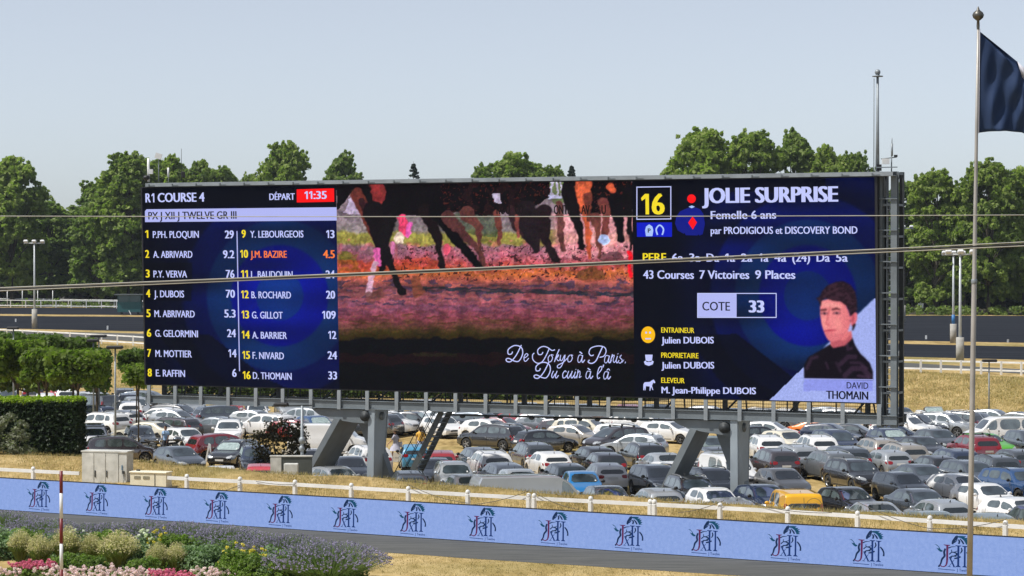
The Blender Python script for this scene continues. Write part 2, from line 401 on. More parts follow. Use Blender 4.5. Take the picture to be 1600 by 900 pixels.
def put(C, mask, col, a=1.0):
    w_ = (mask.astype(float) * a)[:, None]; C[:] = C * (1 - w_) + np.array(col, float) * w_
def limb_mask(x, y, pts, rad):
    """soft thick polyline"""
    best = np.full(x.shape, -9.0)
    for (p, q, r0, r1) in zip(pts[:-1], pts[1:], rad[:-1], rad[1:]):
        dx, dy = q[0] - p[0], q[1] - p[1]; t = np.clip(((x - p[0]) * dx + (y - p[1]) * dy) / (dx * dx + dy * dy + 1e-9), 0, 1)
        d = np.hypot(x - p[0] - t * dx, y - p[1] - t * dy); best = np.maximum(best, (r0 + (r1 - r0) * t) - d)
    return np.clip(best / 6 + .5, 0, 1)
def rings(px, py, cx, cy, ex):
    r = np.hypot((px - cx), (py - cy) * .96)
    stops = [0, 36, 38, 74, 78, 112, 116, 150, 155, 190, 230, 320]
    cc = np.array([(12, 58, 150), (8, 50, 140), (4, 22, 165), (3, 14, 150), (10, 52, 118), (8, 44, 108), (3, 14, 92), (4, 18, 100), (2, 8, 52), (3, 12, 70), (1, 6, 28), (1, 4, 16)], float)
    C = np.stack([np.interp(r, stops, cc[:, k]) for k in range(3)], -1)
    bands = vnoise(px * .25, py, 26, 7)[:, None]; C = C * (.46 + .5 * bands)
    ang = np.arctan2(py - cy, px - cx); dk = np.clip((ex - px) / 80, 0, 1)[:, None] * .75; C = C * (1 - dk) + np.array([2, 5, 20]) * dk
    dk2 = inside(px, py, [(cx - 190, cy + 60), (cx - 110, cy + 60), (cx - 20, cy + 130), (cx + 80, cy + 175), (cx - 60, cy + 200), (cx - 140, cy + 130)])
    put(C, dk2, (2, 4, 14), .7)
    return C + RNG.uniform(-3, 3, C.shape)
def left_fn(px, py):
    C = rings(px, py, 437, 462, 330); top = py < 326 - (px - 222) * .006; put(C, top, (3, 5, 14), .92)
    put(C, (px < 300) & (py > 410) & (py < 470), (2, 4, 12), .6); return C
def right_fn(px, py):
    C = rings(px, py, 1262, 462, 1120); put(C, (py < 300) & (px < 1290), (2, 4, 16), .8); put(C, (px < 1060) & (py < 345), (2, 3, 12), .75)
    tri = inside(px, py, [(1203, 625), (1366, 466), (1376, 466), (1376, 640), (1203, 626.5)]); nz = RNG.uniform(-9, 9, len(px))
    T = np.array([163, 176, 238], float)[None] + nz[:, None]; C = np.where(tri[:, None], T, C)
    bd = (px > 1256) & (px < 1364) & (py > 590) & (py < 611); put(C, bd, (138, 146, 232), .8); return C
def mid_fn(px, py):
    x = (px - 520) * 3.333; y = (py - 270) * 3.333; x = x + (vnoise(px, py, 4, 31) - .5) * 10 + (vnoise(px, py, 13, 33) - .5) * 16; y = y + (vnoise(px, py, 6, 32) - .5) * 10
    yn = y + (vnoise(x, y, 60, 1) - .5) * 34
    st = [0, 220, 300, 318, 370, 385, 430, 480, 520, 560, 600, 650, 700, 760, 800, 840, 862, 870, 1200]
    cl = [(110, 96, 104), (112, 98, 106), (118, 108, 108), (128, 122, 62), (124, 116, 58), (124, 92, 102), (150, 90, 108), (150, 62, 58), (168, 92, 48), (160, 84, 74),
          (92, 56, 60), (128, 74, 78), (108, 64, 84), (132, 66, 78), (106, 66, 58), (62, 52, 20), (52, 40, 14), (8, 10, 15), (7, 9, 14)]
    cl = np.array(cl, float); C = np.stack([np.interp(yn, st, cl[:, k]) for k in range(3)], -1)
    yb = y - (y > 855) * 0
    put(C, np.clip((x - 1120) / 60, 0, 1) * ((yn > 215) & (yn < 440)), (206, 140, 146), .85)
    put(C, ((x > 630) & (x < 860) & (yn > 210) & (yn < 330)), (58, 72, 52), .6)
    put(C, (x < 130) & (yn > 420) & (yn < 510), (92, 94, 30), .8); put(C, (x < 560) & (yn > 455) & (yn < 520), (168, 64, 40), .55)
    n1 = vnoise(x, y, 9, 2); n2 = vnoise(x, y, 22, 3); n3 = vnoise(x * .3, y, 12, 4)
    hot = np.clip((n2 - .5) * 3, 0, 1) * ((yn > 350) & (yn < 500)); put(C, hot, (206, 92, 108), .4); n5 = vnoise(x * .16, y, 9, 5)
    spk = (n1 > .72) & (y > 380) & (y < 560) & (x > 300); put(C, spk, (36, 16, 20), .8)
    put(C, (n3 > .66) & (yn > 560) & (yn < 690), (52, 44, 66), .7)
    put(C, (y > 590 + (x - 450) * .03) & (y < 612 + (x - 450) * .03) & (x > 440), (22, 36, 46), .75)
    put(C, np.clip((n5 - .45) * 3, 0, 1) * ((yn > 600) & (yn < 812)), (158, 78, 84), .45); put(C, np.clip((n5 - .5) * 3, 0, 1) * ((yn > 745) & (yn < 862)), (66, 54, 28), .6)
    put(C, (np.abs(yn - 968) < 26) & (y > 870), (44, 17, 20), .75); put(C, (y > 940) & (y < 956) & (x > 420) & (x < 640), (58, 54, 30), .7)
    C *= (1 - .45 * np.clip((y - 660) / 300, 0, 1))[:, None] * (.86 + .28 * n1)[:, None]
    K = (9, 6, 9); B = (50, 22, 22); Br = (84, 40, 34); put(C, np.clip((vnoise(x, y, 12, 61) - .5) * 4, 0, 1) * ((yn > 385) & (yn < 520) & (x > 560)), (216, 128, 138), .35)
    L = lambda pts, rad, col, a=1.0: put(C, limb_mask(x, y, pts, rad), col, a)
    # white jacket patches and helper riders far behind
    put(C, inside(x, y, [(60, 210), (95, 110), (140, 215)]), (176, 160, 186))
    # dark bodies across the top
    top = inside(x, y, [(20, 40), (1560, 20), (1562, 210), (1500, 230), (1440, 215), (1260, 215), (1215, 150), (1130, 130), (1000, 200), (880, 205), (800, 226), (640, 205), (470, 222), (250, 226), (140, 190), (90, 100), (40, 190), (20, 190)])
    put(C, top, K); put(C, top & (vnoise(x, y, 7, 51) > .80) & (x > 560), (84, 34, 26), .7); put(C, top & (vnoise(x, y, 30, 52) > .66) & (x > 560) & (x < 1220), (30, 14, 16), .8)
    put(C, inside(x, y, [(832, 108), (876, 108), (884, 160), (846, 150)]), (150, 140, 160)); put(C, inside(x, y, [(1130, 50), (1205, 50), (1210, 160), (1150, 165)]), (96, 106, 72))
    for xx in (1142, 1165, 1190): put(C, (np.abs(x - xx) < 5) & (y < 125), (176, 170, 190))
    put(C, (x > 1130) & (x < 1212) & (y > 118) & (y < 136), (186, 184, 214))
    L([(230, 60), (240, 130), (236, 170)], [38, 30, 14], (124, 44, 44)); L([(120, 110), (190, 230), (222, 330)], [34, 38, 22], Br); L([(150, 150), (225, 300), (245, 400)], [20, 26, 20], (40, 20, 24))
    L([(210, 200), (250, 330), (262, 430), (252, 500)], [52, 44, 26, 16], (14, 9, 12)); L([(300, 240), (262, 380), (292, 470), (330, 560), (362, 620)], [30, 30, 20, 13, 20], (16, 12, 15))
    L([(228, 410), (236, 470)], [22, 16], (196, 90, 150)); L([(222, 470), (196, 560), (186, 640)], [13, 11, 10], (190, 150, 170)); L([(430, 560), (440, 620)], [24, 30], (110, 62, 44), .8)
    L([(200, 650), (250, 630)], [30, 26], (96, 58, 52), .7)
    L([(360, 240), (372, 300)], [26, 30], (222, 70, 108)); L([(400, 270), (396, 320)], [14, 16], (206, 90, 160)); L([(348, 338), (352, 342)], [28, 28], (196, 176, 160)); L([(318, 370), (312, 410)], [12, 12], (190, 110, 150))
    L([(480, 200), (540, 330), (560, 430), (566, 480)], [40, 24, 14, 22], (20, 12, 14)); L([(545, 200), (600, 280), (680, 390), (740, 470), (775, 485)], [46, 34, 24, 17, 16], (6, 5, 8))
    L([(600, 230), (690, 330), (750, 400), (780, 470)], [34, 20, 14, 10], (70, 40, 40)); L([(700, 215), (760, 290), (765, 400), (790, 480)], [40, 18, 12, 9], (84, 48, 44)); L([(594, 380), (592, 420)], [14, 12], (204, 80, 104))
    L([(850, 210), (870, 300), (872, 370)], [16, 13, 10], (92, 50, 44)); L([(930, 200), (955, 280), (1010, 340)], [30, 20, 16], (40, 24, 28)); L([(1010, 200), (1040, 330), (1060, 400)], [56, 46, 20], (26, 18, 22))
    L([(1100, 200), (1100, 330), (1130, 400), (1165, 450)], [38, 24, 16, 20], (26, 16, 20)); L([(1180, 170), (1185, 300), (1196, 400)], [22, 20, 13], (84, 50, 48)); L([(960, 230), (962, 330)], [12, 10], (116, 60, 56))
    L([(1235, 100), (1262, 220), (1290, 330), (1300, 385)], [48, 26, 15, 16], (14, 9, 12)); L([(1298, 60), (1310, 130), (1322, 240), (1330, 330), (1342, 440)], [44, 34, 18, 15, 9], (176, 82, 54)); L([(1330, 120), (1338, 240)], [20, 14], (92, 46, 38))
    L([(1370, 230), (1385, 320), (1392, 440)], [24, 14, 8], (96, 54, 48)); L([(1410, 160), (1424, 240), (1420, 310)], [30, 20, 18], (96, 50, 46)); L([(1416, 346), (1418, 352)], [27, 26], (170, 186, 230)); L([(1450, 70), (1462, 90)], [20, 16], (168, 76, 50))
    L([(1470, 150), (1488, 260), (1502, 345)], [38, 24, 20], (8, 6, 10)); L([(1540, 100), (1545, 260), (1552, 400)], [34, 14, 6], (10, 7, 10)); L([(1546, 420), (1550, 540)], [14, 10], (232, 24, 40))
    L([(1290, 535), (1350, 520), (1400, 540)], [26, 34, 20], (96, 62, 36), .7); L([(1410, 440), (1480, 430)], [20, 22], (40, 24, 28), .6)
    mod = .66 + .38 * np.where(y > 560, vnoise(x * .3, y, 9, 41), vnoise(x * 1.3, y, 13, 41)) + .35 * vnoise(x * .6, y * .8, 34, 42); C = C * mod[:, None] * 1.08; g_ = C.mean(1, keepdims=True); C = g_ + (C - g_) * 1.06
    return C + RNG.uniform(-9, 9, C.shape)
s_m0, s_m1 = scr(527.5, 440)[0], scr(989.5, 440)[0]
P_left = panel('display_panel', 0, s_m0, 0, HS, 150, 150, left_fn, label='left third of the screen listing the sixteen runners')
P_mid = panel('display_panel', s_m0, s_m1, 0, HS, 400, 290, mid_fn, label='middle of the screen showing galloping horses legs on pink sand')
P_right = panel('display_panel', s_m1, LS, 0, HS, 260, 220, right_fn, label='right third of the screen with the runner card and jockey portrait')

# ---- flat figures and lettering, a few millimetres proud of the display
M_txt = emit_mat('lilac_light', lin(196, 203, 255), 1.0); M_yel = emit_mat('yellow_light', lin(246, 222, 40), 1.0); M_org = emit_mat('orange_light', lin(255, 128, 56), 1.0)
M_red = emit_mat('red_light', lin(255, 14, 20), 1.0); M_bar = emit_mat('lilac_bar_light', lin(178, 184, 244), 1.0); M_ink = emit_mat('dark_ink_light', lin(16, 18, 40), 1.0)
M_jkt = emit_mat('blue_silk_light', lin(8, 22, 132), 1.0); M_blu = emit_mat('blue_box_light', lin(6, 24, 196), 1.0); M_gold = emit_mat('gold_light', lin(252, 190, 22), 1.0); M_pale = emit_mat('pale_icon_light', lin(170, 196, 250), 1.0)
M_black_t = emit_mat('black_print_light', lin(14, 8, 12), 1.0)
_tc = {}
def text_mesh(txt, bold, res=3):
    """outline text; thickened by copies shifted sideways, the figure 1 drawn with its flag"""
    if '1' in txt:
        V, Fs, x = [], [], 0.0; run = ''
        for ch in txt + '\0':
            if ch in '1\0':
                if run:
                    v, f = text_mesh(run, bold, res); sh = x - v[:, 0].min() + (.10 if x else 0); k = len(V); V += [(a + sh, b_, c) for a, b_, c in v]; Fs += [tuple(i + k for i in q) for q in f]; x = v[:, 0].max() + sh; run = ''
                    if ch == '1' and v is not None and txt[max(0, txt.find('1') - 1)] == ' ': x += .15
                if ch == '1':
                    h = _cap0(); t = .085 + bold * 1.6; x0 = x + (.10 if x else 0); k = len(V)
                    V += [(x0 + .17, 0, .0), (x0 + .17 + t, 0, .0), (x0 + .17 + t, h, .0), (x0 + .15, h, .0), (x0, h * .80, .0), (x0 + .03, h * .66, .0), (x0 + .17, h * .78, .0)]; Fs.append(tuple(range(k, k + 7))); x = x0 + .17 + t
            else: run += ch
        return np.array(V), Fs
    V, Fs = _text_raw(txt, res); out_v = []; out_f = []
    for n_, dx in enumerate((0,) if bold < .008 else (-bold * 1.35, -bold * .5, bold * .5, bold * 1.35)):
        k = len(out_v); out_v += [(a + dx, b_, .0006 * n_) for a, b_, c in V]; out_f += [tuple(i + k for i in q) for q in Fs]
    return np.array(out_v), out_f
def _cap0(): return float(_text_raw('H', 3)[0][:, 1].max())
_raw = {}
def _text_raw(txt, res):
    if (txt, res) in _raw: return _raw[(txt, res)]
    bold = 0.0; cu = bpy.data.curves.new('t', 'FONT'); cu.body = txt; cu.size = 1.0; cu.offset = bold; cu.resolution_u = res; cu.fill_mode = 'FRONT'
    o = bpy.data.objects.new('t', cu); COL.objects.link(o); dg = bpy.context.evaluated_depsgraph_get(); dg.update()
    me = bpy.data.meshes.new_from_object(o.evaluated_get(dg)); V = np.array([v.co[:] for v in me.vertices]); Fs = [tuple(p.vertices) for p in me.polygons]
    bpy.data.objects.remove(o); bpy.data.curves.remove(cu); bpy.data.meshes.remove(me); _raw[(txt, res)] = (V, Fs); return V, Fs
def capH(bold):
    bold = 0.0
    if bold not in _tc: V, _ = text_mesh('H', bold); _tc[bold] = (V[:, 1].max(), V[:, 1].min())
    return _tc[bold]
def lettering(txt, x0, x1, yb, cap, m=None, panel_=None, bold=.018, o=.012, yb1=None):
    """text whose ink runs from pixel column x0 to x1 on the baseline yb"""
    V, Fs = text_mesh(txt, bold); ch, cl = capH(bold); s0, h0 = scr(x0, yb); s1, h1 = scr(x1, yb if yb1 is None else yb1); _, ht = scr(x0, yb - cap)
    sx = (s1 - s0) / (V[:, 0].max() - V[:, 0].min()); sy = (ht - h0) / (ch - cl); xm = V[:, 0].min()
    vs = [SP(s0 + (v[0] - xm) * sx, h0 + (v[1] - cl) * sy + ((h1 - h0) * (v[0] - xm) * sx / (s1 - s0) if yb1 is not None else 0), o + v[2]) for v in V]
    me = bpy.data.meshes.new('lettering'); me.from_pydata([tuple(v) for v in vs], [], Fs); me.materials.append(m or M_txt)
    ob = link('lettering', me, panel_); ob['label'] = 'words ' + txt if len(txt) > 3 else 'figures ' + txt; return ob
def shape(name, pts, m, panel_, o=.008):
    vs = [SP(*scr(*p), o) for p in pts]; me = bpy.data.meshes.new(name); me.from_pydata([tuple(v) for v in vs], [], [tuple(range(len(vs)))[::-1]]); me.materials.append(m)
    return link(name, me, panel_)
def disc(cx, cy, rx, ry, n=20): return [(cx + rx * math.cos(2 * math.pi * k / n), cy + ry * math.sin(2 * math.pi * k / n)) for k in range(n)]
def stroke_mb(paths, tf, m=None, o=.012):
    """paths of (points, widths): flat ribbons with round ends, mapped by tf to local space"""
    b = MB()
    for i, (pts, wd) in enumerate(paths):
        ps = [Vector((p[0], p[1])) for p in pts]; n = len(ps); wd = wd if isinstance(wd, (list, tuple)) else [wd] * n
        # Catmull-Rom smoothing
        q = []; ww = []
        for k in range(n - 1):
            p0, p1, p2, p3 = ps[max(k - 1, 0)], ps[k], ps[k + 1], ps[min(k + 2, n - 1)]
            for t in ((0, .25, .5, .75) if n > 2 else (0,)):
                q.append(.5 * ((2 * p1) + (p2 - p0) * t + (2 * p0 - 5 * p1 + 4 * p2 - p3) * t * t + (3 * p1 - p0 - 3 * p2 + p3) * t ** 3)); ww.append(wd[k] + (wd[k + 1] - wd[k]) * t)
        q.append(ps[-1]); ww.append(wd[-1]); vs = []; fs = []
        for k, p in enumerate(q):
            d = (q[min(k + 1, len(q) - 1)] - q[max(k - 1, 0)]); d = d.normalized() if d.length > 1e-6 else Vector((1, 0)); nn = Vector((-d.y, d.x)) * ww[k] / 2
            vs += [tf(*(p + nn), o + .0004 * i), tf(*(p - nn), o + .0004 * i)]
        for k in range(len(q) - 1): fs.append((2 * k, 2 * k + 1, 2 * k + 3, 2 * k + 2))
        b.add(vs, fs, m)
    return b
PL, PM, PR = P_left, P_mid, P_right
lettering('R', 227.5, 236, 316.3, 14, None, PL, .03); lettering('1', 237, 241.5, 316.2, 14, None, PL, .03); lettering('COURSE 4', 246.5, 320, 315.8, 14, None, PL, .03); lettering('DÉPART', 421, 461, 312.5, 10, None, PL, .025)
shape('time_box', [(463.7, 295.8), (522, 294.2), (522.4, 315.2), (463.9, 316.4)], M_red, PL); lettering('11:35', 476, 511, 311, 12, None, PL, .03, .016)
shape('title_bar', [(229, 327), (526, 323.8), (526.4, 344.6), (226.8, 347), (226.6, 330)], M_bar, PL)
lettering('PX J XII-J TWELVE GR III', 232, 370, 342.8, 11.5, M_ink, PL, .02, .016)
rowsL = [('1', 227, 232, 'P.PH. PLOQUIN', 239, 311, '29', 351.5, 365.8, 371.8), ('2', 227, 233.6, 'A. ABRIVARD', 239.6, 301, '9.2', 348.6, 366.6, 402.8), ('3', 227.8, 234.3, 'P.Y. VERVA', 240, 292.6, '76', 353, 366.8, 433.4),
         ('4', 228.4, 235.2, 'J. DUBOIS', 240.9, 288, '70', 353, 367.5, 464.4), ('5', 229, 235.6, 'M. ABRIVARD', 241.5, 304.6, '5.3', 350.6, 368.5, 495.3), ('6', 229.6, 236.6, 'G. GELORMINI', 242.6, 309.6, '24', 355, 369, 526),
         ('7', 230.4, 236.4, 'M. MOTTIER', 243, 300, '14', 357, 370, 557.4), ('8', 231, 237.6, 'E. RAFFIN', 243.7, 289.4, '6', 363, 370, 588)]
rowsR = [('9', 377.6, 384.5, 'Y. LEBOURGEOIS', 391, 474.5, '13', 509.8, 523, 371.3), ('10', 375.5, 388, 'J.M. BAZIRE', 391.6, 448.4, '4.5', 505, 523.4, 402.6), ('11', 376.7, 387.6, 'L. BAUDOUIN', 392.5, 457.5, '24', 509, 523.4, 434.2),
         ('12', 377, 389, 'B. ROCHARD', 393, 455, '20', 509.6, 524, 465.9), ('13', 377.7, 389.5, 'G. GILLOT', 393.8, 442, '109', 503.6, 525, 497.4), ('14', 378, 390.5, 'A. BARRIER', 394.3, 448.7, '12', 513, 526, 528.8),
         ('15', 379, 391, 'F. NIVARD', 394.8, 444, '24', 512, 527, 560.5), ('16', 379.5, 392, 'D. THOMAIN', 395.3, 456, '33', 513, 527, 592)]
for R0 in (rowsL, rowsR):
    for (a, a0, a1, nm, n0, n1, v_, v0, v1, yb) in R0:
        om = M_org if nm == 'J.M. BAZIRE' else M_txt
        lettering(a, a0, a1, yb, 12, M_yel, PL, .032); lettering(nm, n0, n1, yb, 10.6, om, PL, .02); lettering(v_, v0, v1, yb + .6, 12.2, om, PL, .03)
shape('divider', [(369.6, 361), (371.2, 361), (375.2, 580), (373.6, 580)], M_bar, PL)
for t_, x0, x1 in (('ROU', 776, 797), ('CO', 805, 818), ('ONTE', 865.5, 892), ('AV', 908, 922), ('U', 940, 947)): lettering(t_, x0, x1, 334.6, 14, M_black_t, PM, .03)
# script caption, drawn with the pen strokes of the photograph (crop 785..985 x 530..602, eight times)
tfc = lambda x, y, o: SP(*scr(785 + x / 8, 530 + y / 8), o)
def letter_a(x, y): return [([(x + 62, y - 84), (x + 20, y - 92), (x, y - 40), (x + 8, y - 2), (x + 34, y - 12), (x + 62, y - 84)], 9), ([(x + 62, y - 90), (x + 50, y - 30), (x + 62, y), (x + 88, y - 34)], 12)]
cap_ = []
def big_D(x, y, k=1.0): return [([(x + 190 * k, y - 212 * k), (x + 130 * k, y - 90 * k), (x + 62 * k, y - 8 * k), (x + 12 * k, y - 6 * k), (x, y - 34 * k), (x + 36 * k, y - 44 * k), (x + 100 * k, y - 12 * k), (x + 160 * k, y - 12 * k), (x + 206 * k, y - 100 * k), (x + 190 * k, y - 180 * k), (x + 110 * k, y - 206 * k), (x + 30 * k, y - 160 * k), (x + 26 * k, y - 100 * k), (x + 66 * k, y - 100 * k), (x + 80 * k, y - 130 * k)], 13)]
cap_ += big_D(48, 284); cap_ += [([(268, 240), (300, 220), (322, 196), (300, 180), (272, 220), (276, 270), (300, 272), (330, 236)], 10)]
cap_ += [([(658, 130), (620, 140), (560, 100), (500, 92), (446, 130), (450, 186), (490, 190), (508, 160)], 12), ([(590, 110), (550, 200), (500, 280), (440, 300), (386, 260), (378, 200), (400, 172)], 12)]
cap_ += [([(600, 196), (574, 230), (580, 280), (610, 276), (628, 230), (610, 194), (640, 200)], 10), ([(712, 126), (680, 200), (652, 284)], 12), ([(662, 240), (706, 192), (690, 226), (676, 236), (700, 270), (722, 250)], 10)]
cap_ += [([(730, 196), (724, 250), (744, 268), (778, 200)], 10), ([(786, 194), (770, 270), (730, 350), (694, 356), (694, 326), (760, 290), (810, 240)], 11), ([(846, 196), (820, 230), (824, 280), (856, 276), (876, 230), (856, 196), (884, 204)], 10)]
cap_ += letter_a(944, 290) + [([(966, 156), (1000, 182)], 14)]
cap_ += [([(1256, 90), (1210, 190), (1170, 270), (1120, 302), (1074, 286), (1090, 258)], 14), ([(1144, 196), (1110, 206), (1084, 170), (1110, 110), (1200, 84), (1276, 100), (1298, 150), (1270, 210), (1216, 226)], 12)]
cap_ += letter_a(1278, 296) + [([(1378, 186), (1360, 250), (1352, 296)], 11), ([(1362, 240), (1390, 200), (1400, 208), (1386, 260), (1400, 292), (1424, 258)], 9), ([(1440, 210), (1424, 270), (1436, 296), (1460, 262)], 11), ([(1444, 180), (1448, 186)], 15), ([(1492, 196), (1470, 226), (1500, 262), (1478, 298), (1454, 290)], 10), ([(1500, 290), (1520, 256)], 7), ([(1534, 290), (1542, 292)], 22)]
n1_ = len(cap_); cap_ += big_D(398, 490, .98); cap_ += [([(640, 396), (618, 450), (630, 484), (664, 430)], 11), ([(686, 396), (664, 460), (676, 486), (704, 450)], 11)]
cap_ += [([(800, 412), (786, 394), (758, 430), (760, 482), (790, 476), (806, 450)], 11), ([(830, 396), (812, 460), (826, 488), (860, 430)], 11), ([(876, 396), (858, 460), (872, 486), (896, 450)], 11), ([(916, 406), (898, 460), (908, 486), (930, 456)], 11), ([(918, 376), (922, 380)], 14), ([(948, 380), (940, 440), (930, 488)], 11), ([(940, 430), (968, 396), (972, 440), (962, 480), (990, 462)], 9)]
cap_ += letter_a(1046, 492) + [([(1068, 362), (1102, 386)], 13), ([(1190, 440), (1240, 380), (1240, 340), (1210, 360), (1188, 440), (1196, 492), (1222, 478)], 11), ([(1268, 318), (1258, 352)], 14)]
cap_ += letter_a(1268, 498) + [([(1306, 390), (1328, 370), (1344, 390)], 10)]
c_ = stroke_mb(cap_[:n1_], tfc).build('caption', M_txt, PM); c_['label'] = 'handwritten words De Tokyo à Paris.'; c_ = stroke_mb(cap_[n1_:], tfc, None, .016).build('caption', M_txt, PM); c_['label'] = 'handwritten words Du cuir à l’â'
# right card
def frame_shape(name, x0, y0, x1, y1, t, m, p, skew=0.0):
    b = MB()
    for (a, c, d, e) in ((x0, y0, x1, y0 + t), (x0, y1 - t, x1, y1), (x0, y0 + t, x0 + t, y1 - t), (x1 - t, y0 + t, x1, y1 - t)):
        b.add([SP(*scr(*q), .01) for q in ((a, c - skew * (a - x0)), (d, c - skew * (d - x0)), (d, e - skew * (d - x0)), (a, e - skew * (a - x0)))], [(3, 2, 1, 0)])
    return b.build(name, m, p)
frame_shape('number_frame', 994.5, 291.6, 1049, 343.4, 1.5, M_txt, PR, .012); lettering('16', 1002, 1039, 335, 32, M_yel, PR, .03)
shape('blue_box', [(995, 347.8), (1050, 347.5), (1050, 370), (995.4, 370)], M_blu, PR)
mk = shape('mask_icon', [(1009.5, 369), (1008, 360), (1009.5, 354), (1014.5, 350.4), (1019.5, 354), (1021, 360), (1019.5, 369)], M_pale, PR, .012)
lettering('P', 1012.3, 1017, 363.5, 6.5, M_ink, PR, .03, .016)
stroke_mb([([(1027.5, 367), (1025.4, 358), (1031, 351.8), (1036.8, 358), (1034.8, 367)], 2.4)], lambda x, y, o: SP(*scr(x, y), o)).build('horseshoe_icon', M_pale, PR)
shape('cap_disc', disc(1080.6, 310.5, 6.8, 6.9), M_red, PR)
shape('jacket_icon', [(1076, 324.5), (1088, 324.5), (1094, 327), (1099, 334), (1101.5, 350), (1098, 366), (1093, 368), (1091, 366), (1090, 368), (1071.5, 367.5), (1070, 364), (1068, 365), (1059, 360), (1054.8, 349), (1057, 338), (1063, 330)], M_jkt, PR)
shape('collar', [(1076, 323), (1081, 321), (1086, 323), (1081, 325.4)], M_pale, PR, .012); shape('diamond', [(1082.4, 338), (1089.2, 347.6), (1082.6, 358.6), (1075.4, 347.8)], M_red, PR, .012)
lettering('JOLIE SURPRISE', 1097, 1310, 317.6, 23.5, None, PR, .04, yb1=315); lettering('Femelle 6 ans', 1110.5, 1213, 342.3, 12.5, None, PR, .02); lettering('par PRODIGIOUS et DISCOVERY BOND', 1110.5, 1340, 365.6, 11, None, PR, .02, yb1=365)
lettering('PERF', 1004.5, 1041, 408.6, 13, M_yel, PR, .02)
for t_, x0, x1 in (('6a', 1050, 1068), ('3a', 1077, 1095), ('Da', 1104, 1124), ('1a', 1133, 1149), ('2a', 1158, 1176), ('1a', 1186, 1201), ('4a', 1210, 1229), ('(24)', 1238, 1266), ('Da', 1276, 1297), ('5a', 1306, 1325)): lettering(t_, x0, x1, 408.8, 12.6, None, PR, .02)
for t_, x0, x1 in (('43 Courses', 1005, 1084.5), ('7 Victoires', 1093, 1171), ('9 Places', 1180, 1243)): lettering(t_, x0, x1, 435.4, 13, None, PR, .022)
shape('odds_box', [(1090, 458.6), (1151, 458.6), (1151, 495.6), (1090, 495)], M_bar, PR); frame_shape('odds_frame', 1089.5, 457.8, 1213.5, 496.6, 1.3, M_txt, PR)
lettering('COTE', 1097.5, 1141, 485, 13.5, M_ink, PR, .014, .016); lettering('33', 1170, 1194.5, 488, 18.5, None, PR, .045)
fc = shape('smiley', disc(1012.7, 523, 11, 13, 24), M_gold, PR)
for q in ((1009.7, 519.7), (1015.8, 519.7)): shape('eye', disc(*q, 1.6, 1.8, 8), M_txt, PR, .012)
shape('mouth', [(1008.5, 528.2), (1017.2, 528.2), (1017.2, 530.2), (1008.5, 530.2)], M_txt, PR, .012)
for (t_, x1, yb) in (('ENTRAINEUR', 1085, 519.6), ('PROPRIETAIRE', 1091.6, 558.8), ('ELEVEUR', 1070, 598)): lettering(t_, 1033.3, x1, yb, 8, M_yel, PR, .015)
for (t_, x1, yb) in (('Julien DUBOIS', 1115.6, 536.6), ('Julien DUBOIS', 1116.2, 575.8), ('M. Jean-Philippe DUBOIS', 1181.5, 614.4)): lettering(t_, 1033.6, x1, yb, 10.2, None, PR, .025, yb1=yb + (1.6 if 'Jean' in t_ else 0))
b = MB(); tfp = lambda pts: [SP(*scr(990 + x / 7.2, 500 + y / 7.2), .011) for x, y in pts]
b.add(tfp([(130, 390), (215, 390), (208, 455), (172, 466), (138, 455)]), [(4, 3, 2, 1, 0)]); b.add(tfp([(116, 470), (134, 456), (150, 472), (196, 472), (212, 456), (228, 468), (215, 500), (172, 516), (130, 502)]), [(8, 7, 6, 5, 4, 3, 2, 1, 0)]); b.build('hat_icon', M_txt, PR)
b = MB(); b.add(tfp([(112, 720), (125, 700), (185, 696), (205, 680), (228, 670), (246, 700), (238, 712), (222, 704), (208, 738), (214, 760), (222, 788), (214, 788), (198, 752), (188, 796), (180, 796), (182, 748), (140, 744), (134, 792), (126, 792), (124, 756), (118, 790), (110, 790), (110, 740)]), [tuple(range(22, -1, -1))]); b.build('horse_icon', M_txt, PR)
shape('jockey_name_rule', [(1256, 591.6), (1364.4, 592.6), (1364.4, 593.4), (1256, 592.4)], M_bar, PR)
lettering('DAVID', 1323, 1357, 606.8, 9.8, M_ink, PR, .012); lettering('THOMAIN', 1291, 1357, 623, 12.6, M_ink, PR, .03)
